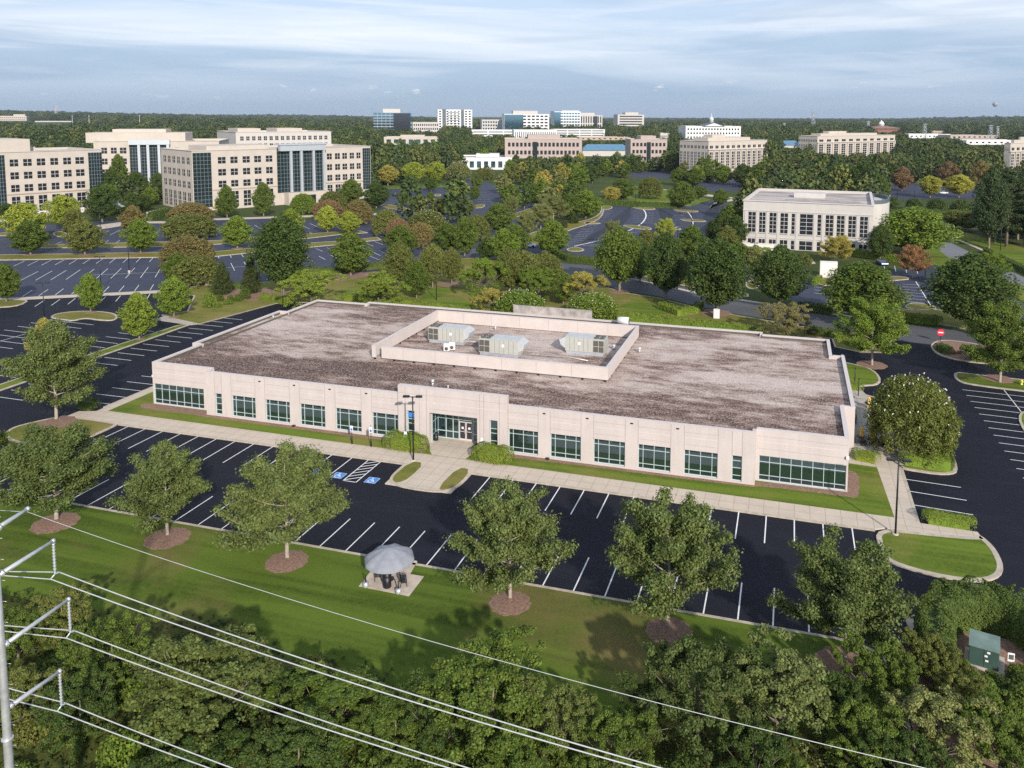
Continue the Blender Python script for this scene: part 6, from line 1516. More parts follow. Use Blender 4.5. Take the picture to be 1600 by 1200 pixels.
# ---- left lot
P = 'on the left lot islands'
for x, yt, yb, w, c in ((142, 427, 488, 42, 'fresh'), (218, 457, 531, 52, 'light'), (272, 432, 495, 52, 'fresh'), (10, 412, 471, 48, 'mid')): T('dense', x, yt, yb, w, c, 'small oval green', P, z=.13)
P = 'in the strip between the left lots'
for x, yt, yb, w, c in ((48, 344, 398, 54, 'mid'), (133, 344, 398, 56, 'olive'), (220, 342, 395, 56, 'fresh'), (371, 337, 388, 46, 'fresh')): T('dense', x, yt, yb, w, c, 'white stemmed oval green', P, z=.13)
P = 'in front of the left beige office'
T('round', 40, 317, 380, 64, 'lime', 'bright yellow green', P); T('round', 100, 305, 360, 54, 'lime', 'paler yellow green', P); T('dense', 118, 326, 372, 42, 'olive', 'olive', P)
T('dense', 160, 288, 347, 52, 'dark', 'dark oval', P); T('round', 168, 287, 330, 40, 'mid', 'mid green', P); T('dense', 209, 321, 366, 42, 'brown', 'orange brown', P); T('dense', 12, 318, 345, 34, 'dark', 'dark round', P); T('dense', 205, 300, 335, 30, 'dark', 'dark bushy', P)
P = 'in the courtyard between the left offices'
for x, yt, yb, w, c in ((188, 241, 318, 34, 'mid'), (176, 262, 325, 30, 'dark'), (215, 268, 318, 40, 'dark'), (235, 292, 322, 26, 'fresh'), (248, 270, 312, 30, 'dark'), (200, 285, 325, 34, 'olive'), (225, 305, 330, 30, 'dark')): T('dense', x, yt, yb, w, c, 'dark green' if c != 'fresh' else 'lighter green', P)
P = 'in the left lot cluster'
T('dome', 298, 316, 350, 70, 'brown', 'rusty brown flat topped', P); T('dome', 297, 333, 372, 88, 'olive', 'olive green flat topped', P); T('dome', 294, 368, 418, 86, 'brown', 'large golden brown flat topped', P); T('dome', 306, 398, 445, 84, 'olive', 'low green flat topped', P); T('dense', 278, 396, 446, 50, 'mid', 'leafy green', P)
P = 'beside the back left grass bank'
for x, yt, yb, w in ((348, 409, 460, 36), (393, 400, 458, 36)): T('cone', x, yt, yb, w, 'holly', 'dark bronze conical evergreen', P, z=.13)
T('oak', 442, 338, 462, 98, 'dark', 'largest dense dark', P, z=.13); T('wild', 487, 420, 478, 94, 'light', 'pale airy spreading', 'behind the back left roof corner', z=.13); T('wild', 592, 428, 478, 92, 'light', 'pale yellowish airy spreading', 'behind the back left roof edge', z=.13)
T('dense', 548, 362, 431, 64, 'mid', 'white stemmed dense green', 'on the mulch strip behind the left roof', z=.13)
P = 'before the columned left office'
T('dense', 412, 285, 338, 32, 'mid', 'upright dark green', P); T('dense', 355, 290, 340, 32, 'mid', 'upright dark green', P); T('round', 350, 312, 338, 30, 'gold', 'golden', P)
T('dome', 474, 302, 334, 46, 'fresh', 'low green flat topped', P); T('dome', 520, 298, 330, 46, 'olive', 'low olive flat topped', P); T('dome', 512, 312, 342, 50, 'rust', 'rusty flat topped', P); T('dome', 560, 311, 350, 52, 'brown', 'brown flat topped', P)
T('dense', 549, 280, 318, 38, 'mid', 'leafy mid green', P); T('dense', 588, 285, 325, 44, 'dark', 'dark spreading', P)
P = 'on the strip right of the big dark tree'
T('dense', 455, 326, 372, 44, 'light', 'light green', P); T('dense', 512, 321, 363, 36, 'lime', 'yellow green', P); T('dense', 545, 330, 366, 38, 'lime', 'yellow green', P)
P = 'by the drive left of centre'
T('dome', 605, 326, 368, 52, 'olive', 'olive flat topped', P); T('dome', 622, 340, 376, 42, 'rust', 'rusty flat topped', P); T('crape', 668, 328, 362, 64, 'olive', 'white flowered flat topped', P); T('dome', 658, 347, 386, 50, 'brown', 'brown vase shaped', P)
T('dense', 626, 352, 400, 52, 'mid', 'dense green', P); T('dense', 700, 348, 396, 48, 'mid', 'dense green', P); T('dense', 726, 338, 400, 44, 'mid', 'dense green', P); T('dome', 744, 335, 375, 46, 'olive', 'wide olive', P); T('dense', 779, 317, 364, 50, 'mid', 'dense green', P); T('dense', 787, 357, 408, 52, 'fresh', 'dense green', P); T('dense', 760, 372, 408, 34, 'dark', 'dark green', P)
P = 'around the far lot with parked cars'
T('round', 606, 258, 291, 32, 'gold', 'golden round', P)
for x, yt, yb, w in ((646, 253, 289, 34), (681, 253, 287, 36), (716, 281, 313, 38)): T('round', x, yt, yb, w, 'lime', 'lime green round', P)
T('crape', 716, 253, 282, 40, 'grey', 'pale flowered grey green', P); T('dome', 757, 262, 280, 34, 'olive', 'low olive', P)
for x, yt, yb, w in ((642, 271, 298, 24), (674, 276, 299, 22), (673, 300, 317, 15), (742, 290, 313, 18), (745, 270, 297, 20), (630, 294, 323, 18), (638, 301, 321, 16)): T('dense', x, yt, yb, w, 'mid', 'small dark oval', P)
for x, yt, yb, w in ((654, 304, 336, 30), (687, 309, 341, 28), (728, 307, 341, 28)): T('dense', x, yt, yb, w, 'olive', 'olive oval', P)
T('dense', 705, 300, 341, 28, 'fresh', 'tall fresh green', P)
# ---- grove behind the roof
P = 'in the grove behind the roof'
for x, yt, yb, w, c, k in ((624, 378, 449, 54, 'olive', 'oak'), (676, 381, 449, 48, 'olive', 'oak'), (706, 387, 445, 40, 'olive', 'oak'), (795, 388, 460, 50, 'olive', 'oak'), (818, 392, 458, 66, 'olive', 'oak'), (852, 393, 452, 60, 'olive', 'oak')): T(k, x, yt, yb, w, c, 'dull olive', P, z=.13)
T('dense', 651, 406, 466, 38, 'mid', 'young bright green', P, z=.13); T('wild', 757, 396, 464, 80, 'fresh', 'pale airy green', P, z=.13); T('wild', 842, 416, 468, 70, 'fresh', 'blue green airy', P, z=.13); T('dense', 880, 425, 475, 40, 'mid', 'leafy mid green', P, z=.13)
T('wild', 912, 419, 474, 80, 'gold', 'yellow tipped', P, z=.13); T('crape', 812, 453, 498, 84, 'fresh', 'white flowered bushy', P, z=.13); T('crape', 925, 458, 497, 92, 'fresh', 'white flowered domed', P, z=.13); T('wild', 768, 446, 490, 66, 'gold', 'yellow green pink tipped', P, z=.13)
P = 'along the road behind the roof'
for x, yt, yb, w in ((968, 356, 455, 84), (1040, 364, 469, 78), (1119, 374, 494, 104), (1217, 385, 482, 98)): T('oak', x, yt, yb, w, 'dark' if x > 1000 else 'mid', 'tall dark oak', P, z=.13)
T('dense', 1000, 375, 440, 50, 'dark', 'dark green', 'between the left tall oaks', z=.13); T('dense', 1080, 352, 420, 56, 'mid', 'mid green', 'behind the tall oaks', z=.13); T('dense', 1010, 358, 410, 40, 'olive', 'olive', 'behind the tall oaks', z=.13); T('dense', 1152, 378, 425, 50, 'mid', 'leafy mid green', 'behind the tall oaks', z=.13); T('dense', 1180, 385, 430, 40, 'grey', 'pale thin', 'behind the tall oaks')
T('wild', 1228, 472, 528, 98, 'pinkish', 'pink and yellow tinged', 'behind the back right roof edge', z=.13)
T('oak', 1345, 410, 508, 132, 'mid', 'broad green', 'on the right side of the drive to the road', z=.13); T('airy', 1362, 470, 571, 112, 'fresh', 'yellow flecked airy green', 'on the lawn at the back right roof corner', z=.13)
T('oak', 1515, 398, 520, 142, 'dark', 'broad dark green', 'beside the no entry sign', z=.13); T('airy', 1562, 478, 597, 134, 'mid', 'pale stemmed spreading', 'on the upper right island', z=.13); T('airy', 1548, 395, 440, 66, 'fresh', 'pale airy', 'behind the broad dark tree at right'); T('airy', 1495, 405, 450, 50, 'fresh', 'pale airy', 'behind the broad dark tree at right')
T('oak', 1428, 324, 402, 122, 'fresh', 'huge rounded green', 'right of the white office'); T('oak', 1375, 352, 408, 44, 'dark', 'dark bushy', 'at the right corner of the white office')
T('airy', 1426, 383, 434, 52, 'orange', 'orange leaved', 'in the right lot'); T('airy', 1308, 369, 412, 56, 'gold', 'red and yellow tipped green', 'in front of the white office'); T('cone', 1212, 372, 384, 12, 'mid', 'small conical green', 'at the white upper terrace wall', z=.13)
T('oak', 1180, 383, 415, 34, 'grey', 'thin pale', 'before the terrace wall'); T('dense', 1255, 395, 420, 30, 'olive', 'small olive', 'left of the drive to the white office')
P = 'left of the white office'
for x, yt, yb, w, c in ((1118, 342, 380, 36, 'olive'), (1140, 318, 380, 46, 'mid'), (1128, 330, 385, 40, 'dark'), (1150, 336, 388, 36, 'dark'), (1135, 352, 392, 36, 'olive')): T('dense', x, yt, yb, w, c, 'bushy dark' if c == 'dark' else 'bushy %s' % ('olive' if c == 'olive' else 'green'), P)
P = 'around the curved lot'
T('dense', 862, 344, 399, 58, 'fresh', 'bright dense green', P); T('dense', 803, 350, 400, 54, 'mid', 'dark leafy', P); T('airy', 823, 330, 373, 34, 'grey', 'thin greyish', P); T('airy', 800, 308, 338, 30, 'grey', 'greyish', P); T('dense', 836, 286, 320, 38, 'mid', 'green round', P)
T('airy', 865, 305, 350, 56, 'grey', 'grey green airy', P); T('airy', 845, 318, 358, 44, 'grey', 'pale airy', P); T('dense', 915, 297, 341, 50, 'fresh', 'leafy green', P); T('dense', 890, 302, 344, 44, 'mid', 'mid green', P); T('round', 955, 292, 318, 32, 'gold', 'orange tipped', P); T('dense', 972, 279, 313, 42, 'mid', 'bushy green', P); T('dome', 1016, 276, 310, 42, 'olive', 'vase shaped olive', P); T('dense', 1064, 283, 326, 46, 'mid', 'large leafy', P); T('round', 1094, 291, 312, 26, 'mid', 'small round', P); T('dense', 1126, 295, 322, 28, 'mid', 'small dark', P)
T('airy', 1040, 342, 380, 36, 'lime', 'pale lime feathery', P); T('airy', 958, 346, 385, 34, 'grey', 'silvery feathery', P); T('airy', 1062, 372, 385, 14, 'pinkish', 'tiny pink', P)
for x, yt, yb, w in ((896, 335, 349, 18), (882, 342, 356, 12), (862, 348, 362, 14)): T('shrub', x, yt, yb, w, 'holly', 'dark clipped', P)
P = 'beyond the white office at right'
T('round', 1453, 275, 309, 42, 'yellow', 'yellow lime', P); T('round', 1498, 273, 309, 46, 'yellow', 'yellow lime', P); T('dense', 1409, 260, 298, 34, 'rust', 'rusty red', P); T('dense', 1481, 252, 290, 36, 'rust', 'russet', P); T('dense', 1530, 250, 295, 34, 'brown', 'tan', P)
P = 'at the right edge above the street'
for x, yt, yb, w in ((1545, 262, 388, 60), (1572, 264, 386, 62), (1600, 268, 384, 60), (1555, 290, 380, 60), (1622, 270, 388, 60), (1590, 300, 375, 70)): T('pine' if x == 1572 else 'oak', x, yt, yb, w, 'pine', 'tall dark pine' if x == 1572 else 'tall dark dense', P)
for x, yb in ((1555, 370), (1580, 372), (1605, 374)): T('dense', x, 318, yb, 60, 'pine', 'dark undergrowth', P)
P = 'in the hedge row below the lime trees'
for x, yt, yb, w in ((1396, 306, 326, 20), (1428, 308, 328, 30), (1463, 308, 330, 32), (1500, 310, 330, 34)): T('shrub', x, yt, yb, w, 'dark', 'dark rounded', P)
for x, yt, yb, w in ((1492, 328, 358, 40), (1512, 330, 362, 44), (1480, 335, 352, 24)): T('round', x, yt, yb, w, 'olive', 'low olive', 'on the bank at the bend of the street')
T('oak', 1350, 252, 320, 60, 'dark', 'tall dark', 'behind the white office roof'); T('oak', 1310, 256, 312, 70, 'dark', 'broad dark', 'behind the white office roof'); T('oak', 1265, 262, 305, 60, 'mid', 'leafy mid green', 'behind the white office roof'); T('oak', 1368, 270, 322, 40, 'mid', 'narrow mid green', 'behind the white office roof'); T('cone', 1106, 242, 284, 24, 'mid', 'pointed green', 'at the corner of the beige pilastered block')
for x, yt, yb, w, c in ((1085, 262, 292, 34, 'mid'), (1090, 258, 285, 24, 'lime'), (1060, 262, 290, 30, 'mid'), (1130, 258, 288, 36, 'fresh'), (1160, 256, 290, 40, 'dark'), (1185, 255, 292, 36, 'mid'), (1205, 258, 292, 34, 'mid')): T('dense', x, yt, yb, w, c, 'leafy', 'at the foot of the beige pilastered block')
# flowering tree on the patio
T('patio', 1424, 588, 704, 150, (.155, .180, .038), 'large white flowered domed', 'on the patio right of the building', z=.13, var=0)
# ---- wild strip at the bottom
P = 'in the wild strip at the bottom'
for k, x, yt, yb, w, c, look in (('layer', 318, 988, 1172, 240, 'wildy', 'big bright layered'), ('wild', 772, 1020, 1190, 230, 'mid', 'big dark leafy'), ('wild', 690, 1062, 1200, 130, 'dark', 'dark blue green'), ('wild', 1092, 996, 1165, 215, 'wild', 'big grey green'), ('layer', 1215, 996, 1175, 190, 'near2', 'big yellowish drooping'), ('wild', 1372, 1002, 1130, 130, 'mid', 'dull green'), ('wild', 1468, 1082, 1215, 190, 'grey', 'grey leaved'), ('wild', 1562, 1102, 1230, 150, 'mid', 'dense green'), ('wild', 1290, 1050, 1160, 130, 'dark', 'shadowy green'), ('wild', 1345, 1090, 1215, 130, 'mid', 'bushy green'), ('wild', 180, 968, 1090, 150, 'mid', 'deep green'), ('layer', 520, 1062, 1175, 190, 'mid', 'spreading yellow flecked'), ('wild', 432, 1038, 1130, 120, 'dark', 'dark mounded'), ('wild', 620, 1092, 1200, 140, 'mid', 'low mid green'), ('wild', 868, 1068, 1200, 130, 'wildy', 'fresh green'), ('wild', 960, 1108, 1230, 150, 'mid', 'shaded green'), ('layer', 300, 1140, 1260, 180, 'dark', 'shaded layered'), ('wild', 1010, 1060, 1150, 100, 'dark', 'small shaded'), ('wild', 1180, 1120, 1250, 150, 'dark', 'lowest dark'), ('wild', 470, 1130, 1250, 170, 'dark', 'gloomy'), ('wild', 1420, 1150, 1260, 150, 'dark', 'low shadowed'), ('wild', 800, 1140, 1260, 150, 'mid', 'lowest mid green')):
    T(k, x, yt, yb, w, c, look, P, 'trees of the wild strip')
P = 'below the lawn at the left'
for k, x, yt, yb, w, c, look in (('wild', 100, 922, 1005, 110, 'olive', 'yellowish bushy'), ('wild', 30, 955, 1045, 110, 'mid', 'leafy green'), ('wild', 40, 1040, 1150, 140, 'olive', 'yellow flecked'), ('wild', 130, 1060, 1170, 130, 'dark', 'dark mounded')): T(k, x, yt, yb, w, c, look, P, 'trees of the wild strip')
P = 'beside the horseshoe hedge'
T('wild', 1452, 990, 1085, 100, 'olive', 'yellow green', P); T('wild', 1500, 1050, 1130, 90, 'olive', 'low yellow green', P)
for x, yb, w, c in ((1490, 1085, 2.6, 'olive'), (1530, 1100, 3.0, 'mid'), (1600, 1120, 2.8, 'mid'), (1540, 1150, 3.2, 'dark'), (1500, 1130, 2.8, 'olive'), (1585, 1165, 3.2, 'mid'), (1480, 1110, 2.4, 'mid'), (1515, 1070, 1.8, 'olive'), (1598, 1085, 2.0, 'dark'), (1470, 1060, 2.2, 'mid'), (1503, 1052, 1.5, 'mid'), (1512, 1064, 1.6, 'olive'), (1548, 1072, 1.5, 'mid'), (1592, 1068, 1.9, 'mid'), (1565, 1088, 2.0, 'dark')):
    q = G(x, yb); plant('shrub', q, w*.75, w, c, {'mid': 'mid green', 'dark': 'dark green', 'olive': 'olive'}[c], 'in the undergrowth of the wild strip', 'undergrowth shrubs of the wild strip', shared=True, z=.1)
rs = random.Random(3); n_ = 0
while n_ < 95:
    x = rs.uniform(-46, 44); y = rs.uniform(-48, -33.3)
    ppx, ppy, _ = proj((x, y, 1)); e = wild_edge(x)-1.2
    if ppx < -40 or ppx > 1640 or ppy > 1260 or y > e or (ppx > 1490 and ppy < 1130): continue
    w = rs.uniform(1.6, 3.6); c = rs.choice(['mid', 'dark', 'olive', 'mid', 'dark', 'fresh'])
    plant('shrub', (x, y), w*rs.uniform(.5, .85), w, c, {'mid': 'mid green', 'dark': 'dark green', 'olive': 'olive', 'fresh': 'fresh green'}[c], 'in the undergrowth of the wild strip', 'undergrowth shrubs of the wild strip', shared=True, z=.1); n_ += 1
# ---- woods with single trees
def grove(poly, n, kinds, place, group, hr=(9, 14), wr=(7, 11), sep=5.5, seed=1):
    rs = random.Random(seed); xs = [p[0] for p in poly]; ys = [p[1] for p in poly]; pts = []; tries = 0
    Q = [G(*p) for p in poly]; X = [q[0] for q in Q]; Y = [q[1] for q in Q]
    while len(pts) < n and tries < n*80:
        tries += 1; x, y = rs.uniform(min(X), max(X)), rs.uniform(min(Y), max(Y))
        ins = False; j = len(Q)-1
        for i in range(len(Q)):
            if (Q[i][1] > y) != (Q[j][1] > y) and x < (Q[j][0]-Q[i][0])*(y-Q[i][1])/(Q[j][1]-Q[i][1])+Q[i][0]: ins = not ins
            j = i
        if not ins or any((x-a)**2+(y-b)**2 < sep*sep for a, b in pts): continue
        pts.append((x, y)); kd, c, look = rs.choice(kinds); plant(kd, (x, y), rs.uniform(*hr), rs.uniform(*wr), c, look, place, group, shared=True)
KN = [('small', 'mid', 'leafy green'), ('small', 'dark', 'dark green'), ('small', 'fresh', 'bright green'), ('small', 'olive', 'olive'), ('small', 'mid', 'leafy green')]
grove([(598, 288), (590, 262), (600, 240), (700, 236), (790, 262), (770, 272), (700, 266), (605, 272)], 42, KN, 'in the wood right of the left offices', 'trees of the wood right of the left offices', (11, 17), (9, 14), 8, 2)
grove([(775, 318), (782, 268), (900, 258), (1000, 262), (1040, 272), (965, 280), (935, 300), (905, 312), (880, 330), (800, 336)], 64, KN+[('small', 'grey', 'grey green'), ('small', 'gold', 'yellowish')], 'in the grove at the centre of the view', 'trees of the central grove', (8, 13), (8, 12), 7, 3)
grove([(1000, 268), (1050, 258), (1200, 262), (1395, 262), (1390, 300), (1340, 308), (1190, 300), (1170, 288), (1050, 284)], 46, KN, 'in the wood behind the white office', 'trees of the wood behind the white office', (10, 16), (9, 14), 8, 4)
grove([(1390, 288), (1390, 262), (1640, 258), (1640, 288), (1540, 292), (1440, 280)], 26, KN+[('small', 'brown', 'brownish')], 'in the belt behind the lime trees', 'trees of the belt behind the lime trees', (9, 15), (8, 13), 8, 5)
# long grass and low weeds: nobody could count these
def weeds():
    rng = np.random.default_rng(8); lv = Leaves(); n = 52000
    x = rng.uniform(-60, 50, n); y = rng.uniform(-52, -30, n); e = np.array([wild_edge(q) for q in x])+np.abs(rng.normal(size=n))*1.1*(rng.random(n) < .5)
    k = (y < e) & ~((x > 36) & (y > -30)); x, y = x[k], y[k]
    z = .18+.75*rng.random(len(x))*np.clip((e[k]+.6-y)/3, .1, 1); N = unit(np.stack([rng.normal(size=len(x))*.6, rng.normal(size=len(x))*.6, .8+0*x], 1)); lv.add(np.stack([x, y, z], 1), N, .22+.3*rng.random(len(x)))
    o = link('undergrowth', lv.mesh('undergrowth', 'leaf', rng)); o.color = (.050, .070, .018, 1); o['kind'] = 'stuff'; tag(o, 'low tangled weeds covering the ground of the wild strip', 'undergrowth')
weeds()

# ---- hedges
def hedge(pts, w, h, label, colr='hedge', leaf=.13, dens=70, px=True, z=.13, rnd_=.25, name='hedge', cap=16000, group=None):
    P = GP(pts) if px else pts; c0 = P[0]; P = [Vector((p[0]-c0[0], p[1]-c0[1])) for p in P]; rng = np.random.default_rng(int(abs(c0[0]*31+c0[1]*7)) % 9999)
    ex = 2.0/(2.9 if name == 'bush' else 4.5); bush = name == 'bush'
    mb = MB(); L_ = sum((b-a).length for a, b in zip(P[:-1], P[1:]))
    iw = w*(.36 if bush else .42)
    left = offset([tuple(p) for p in P], iw, False); right = offset([tuple(p) for p in P], -iw, False)
    mb.prism(left+right[::-1], -0.1, h*.78)
    n = int(min(cap, (L_+w)*(w+2*h)*dens)); C, N = [], []
    seg = [((b-a).length, a, b) for a, b in zip(P[:-1], P[1:])]
    tt = rng.random(n)*(L_+w)-w/2; th = rng.random(n)*math.pi; ph = rng.random(6)*6
    for t_, a_ in zip(tt, th):
        u = min(max(t_, 0), L_); i = 0
        while i < len(seg)-1 and u > seg[i][0]: u -= seg[i][0]; i += 1
        a, b = seg[i][1], seg[i][2]; d = (b-a).normalized(); p = a+d*u; nn = Vector((-d.y, d.x))
        ext = t_ if t_ < 0 else (t_-L_ if t_ > L_ else 0); f = min(1, abs(ext)/(w/2)) if w else 0
        lim = max(.05, (1-f**2.6))**(1/2.6); ca, sa = math.cos(a_), math.sin(a_)
        off = w/2*math.copysign(abs(ca)**ex, ca)*lim; zz = h*abs(sa)**ex*(lim**.8 if bush else lim**.3)
        bump_ = .05*math.sin(t_*2.3+ph[0])+.04*math.sin(t_*4.7+off*3+ph[1])+.03*math.sin(off*5+ph[2])
        g_ = p+d*ext+nn*off*(1+bump_*.6)
        nv = Vector((nn.x*ca+d.x*math.copysign(f, ext)*1.2, nn.y*ca+d.y*math.copysign(f, ext)*1.2, sa)).normalized()
        C.append((g_.x, g_.y, zz*(1+bump_))); N.append(tuple(nv))
    C = np.array(C)+rng.normal(size=(n, 3))*.03; N = unit(np.array(N)*.9+rng.normal(size=(n, 3))*.5+np.array([0, 0, .15])); lv = Leaves(); lv.add(C, N, leaf*(.7+.7*rng.random(n)))
    o = link(name, lv.mesh(name, 'leaf_hedge', rng, mb), None, (c0[0], c0[1], z)); c = COLR[colr]; o.color = (*c, 1); tag(o, label, 'bush' if bush else 'hedge', group); return o
def wh(p, q, f=.5): return (p[0]+(q[0]-p[0])*f, p[1]+(q[1]-p[1])*f)
hedge([(-19.6, 4.3), (-16.6, 4.2)], 2.8, 1.75, 'rounded clipped bush left of the entrance walk', px=False, name='bush', dens=150, leaf=.11)
hedge([(-8.0, 4.2), (-5.5, 4.0)], 2.7, 1.7, 'rounded clipped bush right of the entrance walk', px=False, name='bush', dens=150, leaf=.11)
hedge([(34.5, 16.7), (36.5, 16.3)], 1.3, 1.2, 'clipped box hedge between the building corner and the patio walk', px=False, dens=150, leaf=.1)
hedge([(39.9, 17.1), (43.9, 16.6), (43.9, 20.0), (43.4, 28.0)], 1.5, 1.5, 'clipped hedge with a corner, wrapped round the patio', px=False, dens=110, leaf=.11)
hedge([(44.95, 17.5), (44.9, 22), (44.5, 28)], 0.7, 1.0, 'low narrow hedge along the kerb outside the patio hedge', 'hedged', px=False, dens=110, leaf=.1)
hedge([(40.3, 3.3), (42.0, 3.2), (44.0, 2.95)], 1.25, 1.15, 'long rounded clipped hedge beside the walk on the right corner island', px=False, dens=170, leaf=.1)
hedge([(34.8, 28.2), (34.9, 37.5)], 1.1, 1.2, 'narrow clipped hedge against the right wall', 'hedged', px=False, dens=90, leaf=.12)
hedge([(34.9, 42.2), (36.6, 42.6)], 1.5, 1.1, 'clipped bush at the far end of the patio walk', px=False, dens=110, leaf=.12, name='bush')
hedge([(-65.6, 3.2), (-62.0, 3.0)][::-1], 1.2, 1.2, 'dark clipped hedge behind the left corner island', 'hedged', px=False, dens=110, leaf=.12) if False else hedge([(-67.2, 3.6), (-65.2, 3.5)], 1.6, 1.3, 'dark clipped hedge behind the left corner island', 'hedged', px=False, dens=110, leaf=.12)
hs = GP([(1462, 1062), (1456, 1010), (1478, 978), (1530, 972), (1580, 988), (1625, 1020), (1660, 1060)])
hedge(hs, 2.7, 3.1, 'tall dark horseshoe hedge around the green cabinet', 'hedged', px=False, dens=170, leaf=.16, cap=42000, rnd_=.5)
P_ = 'clipped hedges behind the roof'
hedge([(410, 468), (452, 477)], 1.3, 1.3, 'low bright hedge at the back left roof corner', dens=50, leaf=.2); hedge([(540, 470), (640, 480), (735, 491)], 1.5, 1.5, 'long bright hedge behind the left half of the roof', dens=40, leaf=.2)
hedge([(965, 500), (1080, 512), (1190, 524)], 1.6, 1.6, 'long bright hedge behind the right half of the roof', dens=40, leaf=.2); hedge([(1262, 522), (1308, 529)], 1.4, 1.5, 'short dark hedge at the back right roof corner', 'hedged', dens=50, leaf=.2)
hedge([(1036, 484), (1060, 493), (1085, 490), (1092, 484)], 2.0, 1.5, 'U shaped clipped hedge by the road', 'hedge', dens=70, leaf=.18); hedge([(870, 400), (890, 408), (932, 414)], 2.2, 1.8, 'curved hedge at the near corner of the curved lot', 'hedged', dens=40, leaf=.25)
hedge([(470, 428), (530, 428), (600, 418)], 1.5, 1.6, 'dark hedge along the right end of the left lot', 'hedged', dens=40, leaf=.25); hedge([(1408, 502), (1466, 508)], 1.6, 1.7, 'hedge on the far side of the road left of the broad dark tree', 'hedge', dens=50, leaf=.2); hedge([(1252, 484), (1300, 490)], 1.6, 1.6, 'hedge on the far side of the road right of the drive', 'hedged', dens=50, leaf=.2)
hedge([(585, 296), (700, 292)], 1.5, 1.6, 'long dark hedge at the back of the lot with parked cars', 'hedged', dens=15, leaf=.5); hedge([(935, 320), (1000, 324), (1062, 326)], 2.2, 2.2, 'long dark hedge between the bright grass and the curved lot', 'hedged', dens=20, leaf=.45)
hedge([(1335, 400), (1415, 412)], 2.0, 2.0, 'bright hedge at the foot of the white office', 'hedge', dens=30, leaf=.3); hedge([(1385, 336), (1540, 338)], 2.0, 2.4, 'long dark hedge below the lime trees', 'hedged', dens=12, leaf=.5); hedge([(1165, 406), (1200, 408)], 1.6, 1.6, 'hedge on top of the lower terrace wall', 'hedge', dens=40, leaf=.25, z=2.2); hedge([(1470, 548), (1480, 553)], 2.4, 1.2, 'dark round bush behind the no entry sign', 'hedged', dens=60, leaf=.18, name='bush')
hedge([(1515, 562), (1600, 572), (1680, 580)], 3.2, 2.2, 'tall shady hedge at the back of the upper right bed', 'hedged', dens=35, leaf=.22); hedge([(235, 346), (262, 338)], 2.0, 3.5, 'dark hedge in the courtyard between the left offices', 'hedged', dens=20, leaf=.4); hedge([(1272, 446), (1280, 438)], 1.5, 1.2, 'small hedge at the foot of the tall white screen wall', 'hedge', dens=40, leaf=.25)
hedge([(1540, 395), (1600, 425), (1660, 455)], 1.6, 1.4, 'low hedge along the street verge at the right edge', 'hedged', dens=20, leaf=.3)
hedge([(330, 456), (343, 454)], 1.5, 1.3, 'dark hedge left of the bronze evergreens', 'hedged', dens=40, leaf=.25); hedge([(362, 452), (384, 450)], 1.6, 1.4, 'dark hedge between the bronze evergreens', 'hedged', dens=40, leaf=.25)
P = 'on the back left grass bank'
for x, yt, yb, w, c in ((327, 457, 479, 22, 'fresh'), (344, 459, 470, 13, 'mid'), (360, 459, 471, 12, 'mid'), (372, 458, 470, 14, 'mid'), (383, 448, 467, 20, 'mid'), (342, 472, 480, 11, 'fresh'), (360, 469, 475, 12, 'fresh'), (352, 469, 476, 9, 'fresh')): T('shrub', x, yt, yb, w, c, 'rounded green', P, z=.13)
T('shrub', 1442, 652, 702, 40, 'hedged', 'dark trailing', 'under the flowering patio tree', z=.13)
label_trees()

